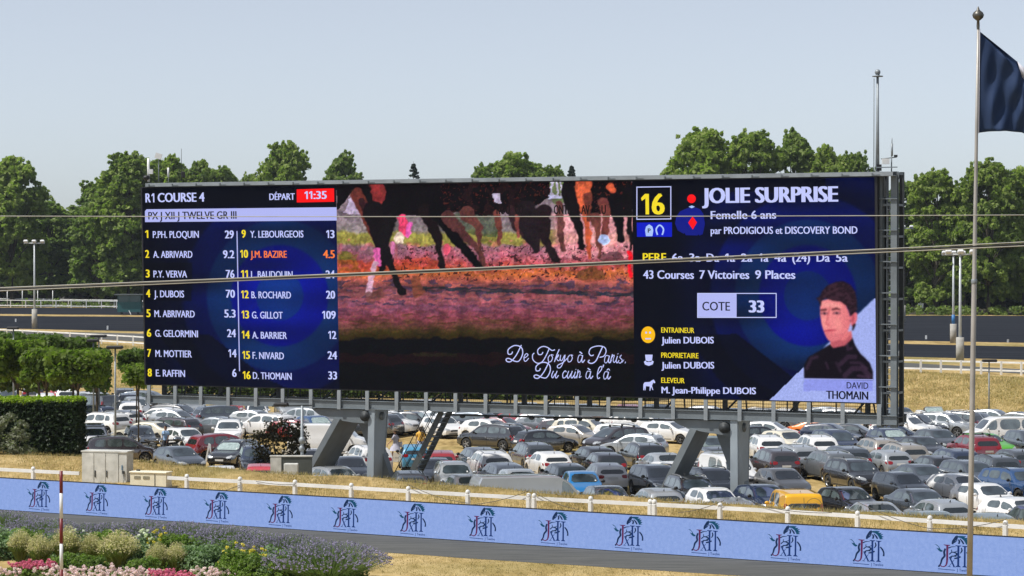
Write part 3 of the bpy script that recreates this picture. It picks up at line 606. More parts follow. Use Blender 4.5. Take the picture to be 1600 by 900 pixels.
# portrait of a dark-haired young man, painted in coloured light
def portrait(px, py):
    x = (px - 1245) * 4.39; y = (py - 430) * 4.39
    C = right_fn(px, py)
    L = lambda pts, rad, col, a=1.0: put(C, limb_mask(x, y, pts, rad), col, a)
    jk = inside(x, y, [(50, 706), (48, 620), (80, 560), (150, 522), (220, 478), (240, 470), (380, 425), (400, 480), (430, 530), (500, 600), (522, 660), (524, 716)]); put(C, jk, (16, 10, 20))
    for pts, r_, a in (([(70, 640), (100, 570), (140, 560)], 12, .5), ([(300, 610), (350, 560), (400, 560)], 16, .5), ([(330, 690), (380, 640), (450, 640), (500, 690)], 18, .55), ([(370, 600), (430, 600), (480, 640)], 10, .5), ([(270, 600), (300, 660)], 10, .4), ([(200, 600), (215, 640)], 8, .5), ([(345, 470), (350, 510), (378, 500)], 9, .6), ([(420, 690), (490, 700)], 10, .6)):
        L(pts, [r_] * len(pts), (78, 52, 78), a)
    put(C, inside(x, y, [(225, 430), (375, 380), (380, 430), (330, 480), (250, 500), (232, 480)]), (226, 118, 122)); put(C, inside(x, y, [(225, 440), (330, 450), (375, 400), (378, 440), (330, 485), (250, 500)]), (176, 78, 92), .7)
    face = inside(x, y, [(160, 200), (170, 175), (230, 160), (330, 190), (360, 260), (368, 330), (350, 390), (300, 440), (240, 458), (212, 444), (190, 400), (170, 340), (160, 270)]); put(C, face, (240, 138, 140))
    sh = np.clip((x - 270) / 110, 0, 1) * face; put(C, sh, (206, 92, 104), .55); put(C, face & (y > 400), (208, 100, 112), .5); L([(180, 200), (240, 205), (300, 215)], [12, 14, 10], (250, 168, 160), .6); L([(188, 300), (196, 350)], [14, 12], (248, 160, 152), .55); L([(280, 320), (290, 350)], [22, 20], (248, 152, 146), .5)
    put(C, inside(x, y, [(362, 280), (385, 252), (412, 256), (414, 300), (400, 340), (375, 352)]), (226, 110, 122)); L([(388, 280), (384, 318)], [7, 8], (170, 66, 84), .8)
    for (ex, ey) in ((190, 262), (274, 260)):
        L([(ex - 20, ey), (ex + 20, ey)], [8, 8], (96, 36, 50), .6); L([(ex - 10, ey), (ex + 11, ey)], [5, 5], (190, 150, 170), .8); L([(ex, ey - 1), (ex + 1, ey + 1)], [7, 7], (36, 14, 24))
    L([(166, 240), (200, 236)], [6, 7], (70, 28, 36), .9); L([(244, 236), (272, 228), (296, 236)], [6, 7, 4], (70, 28, 36), .9)
    L([(222, 240), (210, 300), (200, 334), (222, 342)], [4, 5, 6, 7], (200, 82, 92), .6); L([(192, 384), (225, 378), (268, 378)], [4, 6, 3], (170, 44, 66), .9); L([(206, 396), (250, 394)], [5, 4], (222, 100, 112), .7); L([(228, 214), (226, 240)], [3, 3], (190, 90, 90), .6)
    hair = inside(x, y, [(130, 158), (158, 146), (172, 110), (210, 70), (270, 44), (320, 40), (368, 66), (400, 110), (412, 170), (416, 240), (396, 256), (370, 284), (356, 240), (340, 210), (300, 180), (250, 176), (200, 158), (172, 172), (162, 220), (152, 180)]); put(C, hair, (34, 18, 28))
    hn = (vnoise(x, y * 1.6, 16, 11) > .62) & hair; put(C, hn, (74, 44, 58), .6); L([(386, 350), (396, 340), (384, 374)], [6, 8, 5], (30, 16, 22)); L([(180, 150), (220, 120), (280, 100)], [5, 6, 5], (84, 50, 62), .6)
    return C
s0, h1 = scr(1254, 437); s1, h0 = scr(1366, 594); panel('portrait', s0, s1, scr(1254, 592.8)[1], h1, 150, 200, portrait, .006, PR, blur=4)

# ---- gantry
def lbox(b, s0, s1, y0, y1, z0, z1, m=None): b.box(((s0 + s1) / 2, (y0 + y1) / 2, (z0 + z1) / 2), (abs(s1 - s0), abs(y1 - y0), abs(z1 - z0)), m)
zt = SP(0, HS).z; yt = SP(0, HS).y; ST1 = LP(1401, 400, .2).x
b = MB(); lbox(b, .3, ST1, yt - .12, yt + .55, zt + .055, zt + .085); lbox(b, .3, ST1, yt - .12, yt - .09, zt + .085, zt + .24); lbox(b, .3, ST1, yt + .1, yt + .5, zt + .24, zt + .262); b.build('top_rail', M_steel2, screen)
b = MB(); N = 27
for i in range(N + 1): s = .5 + (LS - .6) * i / N; lbox(b, s, s + .06, yt - .17, yt - .123, zt + .06, zt + .2); lbox(b, s + .1, s + .4, yt - .14, yt - .123, zt + .1, zt + .13)
b.build('rail_brackets', M_steel, screen)['kind'] = 'stuff'
post_px = [233, 274, 314, 357, 400, 442, 486, 530, 574, 620, 666, 712, 759, 806, 853, 902, 951, 1001, 1052, 1103, 1156, 1209, 1264, 1317, 1374]
sp_m = MB(); sp_m.box((0, 0, -.54), (.14, .12, 1.0)); sp_m.box((0, -.065, -.54), (.2, .012, 1.0)); me_post = sp_m.mesh('gantry_post', M_steel2)
for px in post_px: link('gantry_post', me_post, screen, (LP(px, 615, -.05).x, -.03, ZB - .02))
b = MB(); lbox(b, -.05, LS + 1.0, .02, .06, ZB - 1.0, ZB - .62); lbox(b, -.05, LS + 1.0, -.06, .16, ZB - .62, ZB - .595); lbox(b, -.05, LS + 1.0, -.06, .16, ZB - 1.025, ZB - 1.0); b.build('front_beam', M_steel, screen)
b = MB(); lbox(b, -.05, LS + 1.0, 1.7, 1.74, ZB - 1.0, ZB - .62); lbox(b, -.05, LS + 1.0, 1.6, 1.82, ZB - .62, ZB - .595); b.build('rear_beam', M_steel, screen)
b = MB(); lbox(b, -.05, LS + 1.0, .17, 1.59, ZB - .72, ZB - .69); b.build('walkway_deck', M_dark, screen)
b = MB()
for z in (-.45, -.3, -.12, .05): b.tube([(0, 1.66, ZB + z), (LS, 1.66, ZB + z)], .014, None, 5)
for i in range(int(LS / .11)): b.box((i * .11, 1.66, ZB - .32), (.008, .008, .56))
b.build('walkway_mesh', M_dark, screen)
b = MB()
for i in range(34): b.box((i * LS / 33, 1.68, ZB - .3), (.05, .05, .62))
for i in range(13): s = 1.2 + i * (LS - 2.4) / 12; b.bar((s, .25, ZB - .6), (s + .55, 1.5, ZB + .3), .07, .07); b.bar((s + 1.1, .25, ZB - .6), (s + .55, 1.5, ZB + .3), .07, .07)
b.build('walkway_railing', M_dark, screen)['kind'] = 'stuff'
b = MB()
for i in range(12): s = .7 + i * (LS - 1.4) / 11; lbox(b, s, s + .22, .5, .68, ZB - .6, ZB + HS)
for z in np.linspace(ZB + .4, ZB + HS - .3, 8): lbox(b, .2, LS, .72, .86, z, z + .12)
b.build('rear_frame', M_dark, screen)
def prism(b, pts, y0, y1, m=None, inset=None):
    """outline in the screen's plane (given as pixels), extruded from depth y0 to y1"""
    P = [LP(px, py, y0) for px, py in pts]; n = len(P)
    b.add([(p.x, y0, p.z) for p in P] + [(p.x, y1, p.z) for p in P], [tuple(range(n))[::-1], tuple(range(n, 2 * n))] + [(i, (i + 1) % n, n + (i + 1) % n, n + i) for i in range(n)], m)
def to_ground(p, q, yl=.4):
    """continue the pixel line p->q down to the ground; returns the pixel there"""
    a, c = LP(*p, yl), LP(*q, yl); t = (0 - a.z) / (c.z - a.z); g_ = a.lerp(c, t); wd = Vector((SA.x, SA.y, 0)) + eS * g_.x + eB * yl; return pix((wd.x, wd.y, 0))
def leg(st_d, beam, st_a, st_b, br_a, br_b, col_t, col_b, pin, rim):
    b = MB(); prism(b, beam, .15, 1.3); b.build('bracket_beam', M_steel, screen)
    g0 = to_ground(st_a[0], st_b[0], .02); g1 = to_ground(st_a[1], st_b[1], .02); b = MB(); prism(b, [st_a[0], st_a[1], g1, g0], .02, st_d); b.build('raking_strut', M_steel, screen)
    g0 = to_ground(br_a[0], br_b[0], .9); g1 = to_ground(br_a[1], br_b[1], .9); b = MB(); prism(b, [br_a[0], br_a[1], g1, g0], 1.0, 1.5); b.build('back_brace', M_steel, screen)
    xl0, xm0, xr0, yt_ = col_t; xl1, xm1, xr1, yb_ = col_b; y0 = .02
    q = lambda a, c: to_ground((a, yt_), (c, yb_), y0); A0, A1 = LP(xl0, yt_, y0), LP(xm0, yt_, y0); B0, B1 = LP(*q(xl0, xl1), y0), LP(*q(xm0, xm1), y0)
    def depth(x0, x1, yy, p):   # how deep the side face must be to reach pixel column x1
        for d in np.linspace(.3, 4, 371):
            wv = Vector((SA.x, SA.y, p.z)) + eS * p.x + eB * (y0 + d)
            if pix(wv)[0] >= x1: return d
        return 1.5
    dt, db = depth(xm0, xr0, yt_, A1), depth(xm1, xr1, yb_, LP(xm1, yb_, y0))
    b = MB(); b.add([(A0.x, y0, A0.z), (A1.x, y0, A1.z), (B1.x, y0, 0), (B0.x, y0, 0), (A0.x, y0 + dt, A0.z), (A1.x, y0 + dt, A1.z), (B1.x, y0 + db, 0), (B0.x, y0 + db, 0)], [(0, 3, 2, 1), (4, 5, 6, 7), (0, 1, 5, 4), (1, 2, 6, 5), (3, 0, 4, 7), (2, 3, 7, 6)])
    for yy in (y0 + .06, y0 + dt - .08): b.bar((A1.x + .012, yy, A1.z), (B1.x + .012, y0 + (yy - y0) * db / dt, 0), .03, .03)
    b.build('column', M_column, screen)
    zc = LP(*pin, .8).z; b = MB(); b.tube([(A1.x - .02, y0 + dt * .5, zc), (A1.x + .07, y0 + dt * .5, zc)], .22, None, 20); b.tube([(A1.x + .07, y0 + dt * .5, zc), (A1.x + .09, y0 + dt * .5, zc)], .15, None, 16); b.build('pin', M_steel, screen)
    c = LP(*rim, .1); b = MB(); b.tube([(c.x, .14, c.z), (c.x, -.1, c.z)], .27, None, 20); b.tube([(c.x, -.1, c.z), (c.x, -.14, c.z)], .2, None, 14); b.build('pivot', M_dark, screen)
leg(2.5, [(486, 638), (577, 640.5), (577, 662), (550, 660), (522, 655), (497, 647)], [(522, 653), (531, 655)], [(475, 739), (483.5, 739.5)], [(558, 655), (582, 660)], [(594, 749), (611, 749)],
    (576, 585.5, 607, 637), (573, 583.5, 599, 747), (597, 650), (572, 650))
leg(2.3, [(1048, 655), (1142, 658), (1142, 682), (1112, 677), (1078, 671), (1060, 663)], [(1078, 669), (1088, 672)], [(1023, 781), (1033, 781.5)], [(1117, 673), (1142, 680)], [(1160, 788), (1174, 788)],
    (1141, 1152, 1172, 655), (1141, 1153, 1169, 788), (1163, 668), (1133, 668))
b = MB(); prism(b, [(700, 647), (1050, 655.5), (1050, 658), (700, 649.5)], .5, .7); 
for px in (722, 760, 781, 830, 868, 905, 933, 990): p = LP(px, 650 + (px - 700) * .0245, .45); b.ball((p.x, .5, p.z), (.16, .12, .1))
b.build('cable_tray', M_dark, screen)
# stair
M_stair = mat('stair_steel', (.075, .085, .085), .5, .2, var=.15)
st = tag(empty('access_stair', (0, 0, 0)), 'steep dark metal stair with handrail climbing to the screen gantry', 'stair'); st.location = (SA.x, SA.y, 0); st.rotation_euler = (0, 0, RZ)
a0 = LP(690, 643, 1.0); a1 = LP(636, 752, 1.0); a1 = a0.lerp(a1, (0 - a0.z) / (a1.z - a0.z)); dS = (a1 - a0)
for y_ in (1.0, 2.05): b = MB(); b.bar((a0.x, y_, a0.z), (a1.x, y_, 0.0), .05, .3, up=(1, 0, .4)); b.build('stringer', M_stair, st)
nst = 17; me = MB().box((0, 0, 0), (.2, .98, .03)).mesh('step', M_steel)
for i in range(nst): p = a0 + dS * ((i + .5) / nst); link('step', me, st, (p.x, 1.525, p.z))
for y_ in (.97, 2.08):
    b = MB(); b.tube([(a0.x - .45, y_, a0.z + .75), (a1.x - .55, y_, .75)], .024, None, 6); b.tube([(a0.x - .25, y_, a0.z + .4), (a1.x - .3, y_, .4)], .018, None, 6)
    for i in range(6): p = a0 + dS * (i / 5.3); b.tube([(p.x, y_, p.z), (p.x - .5, y_, p.z + .75)], .018, None, 5)
    b.build('handrail', M_dark, st)
b = MB(); lbox(b, a0.x - .6, a0.x + .1, .9, 2.15, a0.z - .02, a0.z + .03); b.build('landing', M_steel, st)

# tower at the right end
b_z0 = LP(1385, 668, .2).z; s0, s1 = LP(1371, 450, .2).x, LP(1402, 450, .2).x; ztop = LP(1385, 268, .2).z
for (a, c) in ((s0, s0 + .26), (s1 - .3, s1)):
    b = MB(); lbox(b, a, c, .1, .13, b_z0, ztop); lbox(b, a, c, .42, .45, b_z0, ztop); lbox(b, (a + c) / 2 - .02, (a + c) / 2 + .02, .13, .42, b_z0, ztop); b.build('tower_column', M_steel, screen)
for (a, c) in ((s0, s0 + .2), (s1 - .2, s1)):
    b = MB(); lbox(b, a, c, 1.2, 1.4, b_z0, ztop); b.build('tower_column', M_dark, screen)
for i, z in enumerate(np.linspace(b_z0 + .1, ztop - .15, 9)):
    b = MB(); lbox(b, s0 + .262, s1 - .302, .15, .2, z, z + .1); lbox(b, s0 - .02, s1 + .03, .0, .09, z + .32, z + .37); lbox(b, s0, s0 + .08, .46, 1.19, z, z + .1); lbox(b, s1 - .08, s1, .46, 1.19, z, z + .1); lbox(b, s0 + .2, s1 - .2, 1.25, 1.3, z, z + .12)
    b.build('cross_frame', M_steel, screen)
zz = np.linspace(b_z0 + .1, ztop - .1, 9)
b = MB()
for i in range(8): b.bar((s0 + .2 if i % 2 else s1 - .2, 1.33, zz[i]), (s1 - .2 if i % 2 else s0 + .2, 1.33, zz[i + 1]), .09, .05)
b.build('tower_bracing', M_steel, screen)
b = MB(); sl = (s0 + s1) / 2 - .05
for i in range(40): z = b_z0 + .3 + i * .28; b.tube([(sl, .28, z), (sl + .38, .28, z)], .018, None, 5)
for d in (0, .38): b.tube([(sl + d, .28, b_z0), (sl + d, .28, ztop)], .025, None, 6)
b.build('tower_ladder', M_steel2, screen)

def gear(name, px, py, yl=.3): p = LP(px, py, yl); wd = Vector((SA.x, SA.y, 0)) + eS * p.x + eB * yl; return Vector((wd.x, wd.y, p.z))
M_white = mat('white_paint', (.74, .75, .74), .5, var=.05)
def camera_mast():
    p = gear('m', 1371, 268); top = gear('m', 1369.5, 120); t = tag(empty('camera_mast', p), 'tall pale camera mast with dome camera above the right end of the screen', 'mast'); hh = top.z - p.z
    b = MB(); b.tube([(0, 0, 0), (0, 0, hh * .45), (0, 0, hh)], [.10, .075, .06], None, 10); b.build('pole', M_steel2, t)
    b = MB(); b.lathe([(0, hh), (.26, hh), (.26, hh + .04), (.1, hh + .06), (.1, hh + .1)], None, 14); b.build('platform', M_steel, t)
    b = MB(); b.ball((0, 0, hh + .22), .14, None, 14, 8); b.build('dome_camera', M_steel2, t)
    b = MB(); b.tube([(-.17, 0, -.2), (-.17, 0, hh * .98)], .02, None, 5); b.build('lightning_rod', M_steel, t)
    b = MB(); b.box((.06, -.1, .18), (.22, .2, .3)); b.build('control_box', M_black, t)
def antenna_bracket():
    p = gear('m', 1393, 262); t = tag(empty('antenna_bracket', p), 'small antenna and radio boxes on a bracket beside the camera mast', 'antenna')
    b = MB(); b.tube([(0, 0, -.2), (0, 0, .55)], .03, None, 6); b.tube([(-.5, 0, .42), (.25, 0, .5)], .025, None, 6); b.build('bracket', M_steel, t)
    b = MB(); b.tube([(.02, 0, .55), (.02, 0, 1.15)], .05, None, 8); b.tube([(.02, 0, 1.15), (.02, 0, 1.42)], .02, None, 6); b.build('whip_antenna', M_steel2, t)
    b = MB(); b.box((-.28, 0, .3), (.34, .2, .26)); b.build('radio_box', M_white, t)
    b = MB(); b.box((.2, 0, .56), (.16, .1, .1)); b.build('clamp', M_dark, t)
camera_mast(); antenna_bracket()
def pole_set(px, y1, y0, label, kind):
    p = gear('m', px, y0); q = gear('m', px, y1); hh = q.z - p.z; t = tag(empty(kind, p), label, 'antenna' if 'antenna' in kind else 'camera')
    return t, hh
t, hh = pole_set(232, 247, 284, 'white stub mast with floodlight boxes on the left end of the screen', 'camera_mount')
b = MB(); b.tube([(0, 0, 0), (0, 0, hh)], .07, None, 8); b.build('pole', M_white, t); b = MB(); b.box((.14, -.1, .55), (.24, .2, .26)); b.build('camera_box', M_white, t); b = MB(); b.ball((-.1, -.1, .22), (.2, .2, .14)); b.build('dark_camera', M_black, t)
t, hh = pole_set(248, 244, 284, 'tilted white panel lamp on a thin pole at the screen top left', 'camera_mount')
b = MB(); b.tube([(0, 0, 0), (0, 0, hh)], .025, None, 6); b.build('pole', M_steel2, t); b = MB(); b.box((0, -.1, hh), (.36, .1, .3), R=Matrix.Rotation(.3, 3, 'Y')); b.build('lamp_panel', M_white, t)
t, hh = pole_set(263, 262, 284, 'short white antenna rod on the screen top edge', 'rod_antenna')
b = MB(); b.tube([(0, 0, 0), (0, 0, hh * .35), (0, 0, hh * .36), (0, 0, hh)], [.02, .02, .06, .05], None, 8); b.build('rod', M_white, t)
t, hh = pole_set(283.5, 232, 283, 'thin black whip antenna on the screen top edge', 'whip_antenna')
b = MB(); b.tube([(0, 0, 0), (0, 0, hh)], [.02, .012], None, 5); b.build('whip', M_dark, t); b = MB(); b.box((.1, 0, .35), (.2, .2, .34), bev=.03); b.build('loudspeaker', M_black, t)

# ================================================================== ADVERTISING BOARD
BA, BB = at_z(0, 797, ZT), at_z(1600, 904.5, ZT); eU = (BB - BA).normalized(); eV = Vector((-eU.y, eU.x, 0)); BZ = math.atan2(eU.y, eU.x); BH = 1.33
def bpt(px): # distance along the board for a pixel column
    k = (px - 800) / F; t = (BA.x - k * BA.y) / (k * eU.y - eU.x); return t
board = tag(empty('advertising_board', BA, BZ), 'long pale blue electronic advertising board with repeated horse logos beside the track', 'advertising board')
def led_board_mat():
    m, n, bs = nodes_of('pale_blue_led'); bs.inputs['Base Color'].default_value = (.02, .02, .025, 1); bs.inputs['Roughness'].default_value = .8; bs.inputs['Specular IOR Level'].default_value = 0
    tc = n.nodes.new('ShaderNodeTexCoord'); z = n.nodes.new('ShaderNodeTexNoise'); z.inputs['Scale'].default_value = 7; z.inputs['Detail'].default_value = 6; z.inputs['Roughness'].default_value = .8
    n.links.new(tc.outputs['Object'], z.inputs['Vector']); cr = n.nodes.new('ShaderNodeValToRGB'); cr.color_ramp.elements[0].position = .36; cr.color_ramp.elements[1].position = .64
    cr.color_ramp.elements[0].color = (*lin(132, 160, 222), 1); cr.color_ramp.elements[1].color = (*lin(150, 176, 234), 1)
    n.links.new(z.outputs[0], cr.inputs[0]); n.links.new(cr.outputs[0], bs.inputs['Emission Color']); bs.inputs['Emission Strength'].default_value = .93; return m
M_bled = led_board_mat()
x_start, x_end = bpt(-110), bpt(1750); nP = round((x_end - x_start) / 3.2); pw = (x_end - x_start) / nP; rb = random.Random(4)
fr_ = MB(); fr_.box((0, .06, BH / 2), (pw - .004, .11, BH)); me_cab = fr_.mesh('panel_cabinet', M_black)
fm = MB(); fm.add([(-pw / 2 + .0005, 0, .03), (pw / 2 - .0005, 0, .03), (pw / 2 - .0005, 0, BH - .03), (-pw / 2 + .0005, 0, BH - .03)], [(0, 1, 2, 3)]); me_face = fm.mesh('lit_face', M_bled)
for i in range(nP):
    x = x_start + pw * (i + .5); dz = rb.uniform(-.003, .003)
    c = link('board_panel', me_cab, board, (x, 0, dz)); link('lit_face', me_face, c, (0, -.003, 0))
M_ldark = emit_mat('logo_dark_blue', lin(20, 46, 84), 1.0); M_lteal = emit_mat('logo_teal', lin(14, 74, 104), 1.0); M_lred = emit_mat('logo_maroon', lin(96, 40, 84), 1.0); M_lnavy = emit_mat('logo_navy', lin(20, 52, 112), 1.0)
def logo_mesh():
    b = MB(); cx = (983 - 945) * 12.86
    def tf(x, y, o=0.0):
        dx = (x - cx) / 12.86; dy = (y / 12.86 + 795) - 800.5 - .0607 * dx
        return Vector((dx / 40.0, -.006 - o, BH - dy / 44.9))
    def poly(pts, m, o=0.0): b.add([tf(x, y, o) for x, y in pts], [tuple(range(len(pts)))[::-1]], m)
    def st(paths, m, o=0.0):
        s = stroke_mb([(a_, [w_ * 1.25 for w_ in wd_] if isinstance(wd_, list) else wd_ * 1.2) for a_, wd_ in paths], lambda x, y, q: tf(x, y, o + (q - .012) * 1), None, .012); b.add(s.v, s.f, m)
    poly([(150, 278), (175, 290), (215, 318), (235, 352), (222, 360), (192, 345), (205, 368), (235, 405), (268, 425), (300, 415), (300, 398), (262, 375), (238, 330), (200, 288)], M_lteal)
    st([([(345, 360), (325, 430), (332, 500), (288, 560), (266, 640), (236, 690)], [26, 30, 30, 28, 22, 18])], M_ldark); poly([(236 + 18 * math.cos(a), 690 + 20 * math.sin(a)) for a in np.linspace(0, 5.6, 9)], M_ldark, .001)
    st([([(400, 352), (450, 330), (525, 325)], [20, 14, 6])], M_ldark)
    st([([(412, 470), (460, 430), (520, 440), (548, 470), (500, 500), (455, 505), (450, 545)], [18, 14, 20, 26, 18, 18, 12]), ([(455, 380), (462, 425), (520, 420), (580, 390)], [10, 14, 10, 10]), ([(622, 345), (634, 400), (605, 450)], [14, 22, 12]), ([(500, 545), (560, 535), (612, 510)], [20, 24, 22]), ([(430, 520), (470, 500), (540, 510)], 14)], M_ldark)
    st([([(712, 428), (752, 480), (776, 545), (772, 604)], [18, 24, 22, 26])], M_ldark)
    st([([(536, 128), (508, 175), (476, 225), (468, 272)], [24, 30, 26, 24]), ([(470, 262), (520, 236), (552, 192)], [16, 14, 12]), ([(572, 190), (590, 228), (578, 274)], [16, 26, 22]), ([(600, 178), (638, 228), (664, 276)], [10, 24, 22]), ([(545, 112), (556, 150)], [14, 20])], M_ldark)
    poly([(548, 112), (566, 150), (556, 186), (530, 200), (508, 238), (480, 284), (456, 274), (462, 230), (494, 180), (522, 140)], M_ldark, .0005)
    poly([(556, 150), (552, 128), (590, 124), (640, 124), (706, 132), (676, 160), (740, 160), (712, 190), (768, 186), (730, 216), (776, 236), (736, 256), (770, 278), (704, 286), (690, 250), (664, 206), (620, 166)], M_lteal, .001)
    poly([(312, 284), (432, 292), (430, 306), (400, 310), (396, 560), (386, 640), (362, 690), (318, 712), (270, 700), (244, 668), (256, 660), (290, 690), (326, 688), (350, 660), (360, 600), (362, 310), (330, 300)], M_lred, .002)
    st([([(418, 515), (500, 700)], 22), ([(500, 570), (412, 692)], 8), ([(388, 694), (440, 700)], 8), ([(480, 702), (530, 706)], 8)], M_lnavy, .002)
    for (x0, x1, t, d) in ((556, 590, 304, 0), (670, 700, 314, 6)): poly([(x0 - 34, t - 6), (x1 + 34, t), (x1 + 34, t + 10), (x1, t + 22), (x1 - 2, 680 + d), (x1 + 24, 700 + d), (x1 + 24, 710 + d), (x0 - 30, 702 + d), (x0 - 30, 692 + d), (x0 - 4, 676 + d), (x0, t + 18), (x0 - 34, t + 6)], M_lnavy, .003)
    st([([(220, 740), (515, 766)], 10)], M_lnavy)
    V, Fs = text_mesh('J Twelve', .01, 2); w_ = V[:, 0].max() - V[:, 0].min(); p0, p1 = tf(545, 785), tf(768, 796); sc = (p1.x - p0.x) / w_
    b.add([(p0.x + (v[0] - V[:, 0].min()) * sc, -.006, p0.z + v[1] * sc * 1.05 + (p1.z - p0.z) * (v[0] - V[:, 0].min()) / w_) for v in V], Fs, M_lnavy)
    return b.mesh('logo')
lm = logo_mesh(); ta, tb = bpt(60), bpt(1491)
for i in range(-1, 16): 
    o = link('logo', lm, board, (ta + (tb - ta) * i / 13, 0, 0)); o['label'] = 'rearing horse logo with letters J and XII'

# ================================================================== WHITE RUNNING RAIL (near)
fence_px = [52, 292, 375, 461, 549, 638, 731, 826, 834.5, 923, 1016, 1022.5, 1125, 1231, 1340, 1453, 1571, 1690]
rail_y = lambda px: lerp([0, 400, 800, 1200, 1560], [733.5, 753.5, 777, 797.5, 821], px)
RH = 1.12
def fpt(px):   # foot of a post; its rail height is RH
    p = at_z(px, rail_y(px), ZT + RH); return Vector((p.x, p.y, ZT))
rail = tag(empty('white_running_rail', fpt(826)), 'white post and rail fence running between the dry grass and the blue board', 'fence'); org = rail.location.copy()
M_wrail = mat('white_plastic', (.78, .78, .77), .38, var=.05, vscale=1.2, dirt=(.66, .655, .62))
pm = MB(); pm.box((0, 0, .56), (.17, .17, 1.2), bev=.03); pm.lathe([(.085, 1.16), (.092, 1.2), (.09, 1.25), (.06, 1.3), (0.0, 1.32)], None, 10); me_fp = pm.mesh('post', M_wrail)
fa = math.atan2((fpt(1571) - fpt(52)).y, (fpt(1571) - fpt(52)).x)
for px in [-60] + fence_px: link('post', me_fp, rail, fpt(px) - org, (0, 0, fa))
segs = [(-60, 124)] + [(262, 292)] + [(a, c) for a, c in zip(fence_px[1:-1], fence_px[2:]) if c - a > 20]
for a, c in segs:
    p, q = fpt(a) - org, fpt(c) - org; b = MB(); b.bar(p + Vector((0, 0, RH)), q + Vector((0, 0, RH)), .07, .14); b.build('rail', M_wrail, rail)
cord = MB()
M_cord = mat('grey_cord', (.09, .085, .075), .8)
for (a, ya, c, yc, sag) in ((638, 757, 731, 786, .12), (731, 789, 826, 767, .1), (834, 769, 905, 796, .1), (1060, 801, 1131, 782, .08), (1180, 788, 1300, 801, .1), (1340, 784, 1453, 826, .1), (1453, 826, 1571, 812, .1), (262, 817 - 30, 375, 780 - 22, .1), (400, 752, 461, 757, .05)):
    P = []; 
    for i in range(9):
        t = i / 8; px = a + (c - a) * t; f0 = fpt(px); D = f0.y - .14; p = at_y(px, ya + (yc - ya) * t, D); p.z -= sag * 4 * t * (1 - t); P.append(p - org)
    cord.tube(P, .012, None, 5)
cord.build('cord', M_cord, rail)

# ================================================================== CABINETS
M_conc = mat('grey_coated_metal', (.60, .60, .56), .65, var=.08, vscale=2.5, dirt=(.44, .44, .40))
p0, p1 = at_z(125, 762, ZT), None
cab = tag(empty('electrical_cabinet', at_z(160, 766, ZT) + Vector((0, 1.4, 0)), math.radians(-14)), 'tall pale grey electrical cabinet with three doors at the rail gap', 'cabinet')
Dc = cab.location.y; wc = 75 / F * Dc; hc = CAMZ - (706 - 404) / F * Dc - ZT
b = MB(); b.box((0, 0, hc / 2), (wc, .75, hc)); b.build('carcass', M_conc, cab)
b = MB(); b.box((0, 0, hc + .03), (wc + .08, .83, .06)); b.build('roof_plate', M_conc, cab)
for i, (x0, x1) in enumerate(((-.5, -.23), (-.22, .03), (.04, .32))): 
    b = MB(); b.box(((x0 + x1) / 2 * wc, -.385, hc / 2 + .02), ((x1 - x0) * wc - .02, .03, hc - .12)); d = b.build('door', M_conc, cab)
    if i: h_ = MB(); h_.box((x0 * wc + .05, -.415, hc * .4), (.05, .03, .3), bev=.01); h_.build('handle', M_dark, d)
b = MB(); b.box((.43 * wc, -.4, hc * .45), (.1, .06, .12)); b.tube([(.43 * wc, -.42, hc * .4), (.46 * wc, -.45, hc * .25), (.41 * wc, -.45, .1), (.47 * wc, -.43, 0)], .02, None, 6); b.build('socket_cable', M_dark, cab)
b = MB(); b.box((.4 * wc, -.39, hc * .58), (.05, .02, .22)); b.build('notice', mat('blue_label', (.1, .2, .3), .5), cab)
M_beige = mat('cream_plastic', (.74, .69, .53), .5, var=.06)
bx = tag(empty('junction_box', at_z(231, 772, ZT) + Vector((0, .9, 0)), math.radians(-16)), 'low cream plastic junction box between grey cabinet and white rail', 'junction box')
Dc = bx.location.y; wb = 61 / F * Dc; hb = CAMZ - (739 - 404) / F * Dc - ZT
b = MB(); b.box((0, 0, hb / 2), (wb, .6, hb)); b.build('carcass', M_beige, bx); b = MB(); b.box((0, 0, hb + .035), (wb + .08, .68, .07), bev=.02); b.build('lid', M_beige, bx)
b = MB()
for zz_ in (.72, .76, .8, .84):
    for xx in (-.3, -.05): b.box((xx * wb, -.31, hb * zz_), (.3, .02, .02))
b.build('vent', mat('dark_cream', (.3, .28, .2), .6), bx)  # vent slats in a darker cream than the case
b = MB(); b.box((.19 * wb, -.31, hb / 2), (.02, .02, hb - .05)); b.build('door_gap', M_dark, bx)
b = MB(); b.box((-.35 * wb, 0, hb + .1), (.14, .1, .07)); b.build('latch', M_dark, bx)

# ================================================================== STRIPED POST
mk = tag(empty('striped_marker_post', (at_z(96, 936, ZT))), 'tall thin red and white striped post standing in the flower bed', 'marker post')
M_red_p = mat('dark_red_paint', (.16, .012, .015), .45, var=.1); M_wh_p = mat('white_gloss_paint', (.68, .69, .68), .4, var=.05)
ys = [934, 889.5, 849.5, 810, 770.5, 736]; Dm = mk.location.y
for i in range(5):
    z0 = at_y(96, ys[i], Dm).z - ZT; z1 = at_y(96, ys[i + 1], Dm).z - ZT; b = MB(); b.tube([(0, 0, max(z0, 0)), (0, 0, z1)], .052, None, 12); b.build('stripe', (M_red_p, M_wh_p)[i % 2], mk)

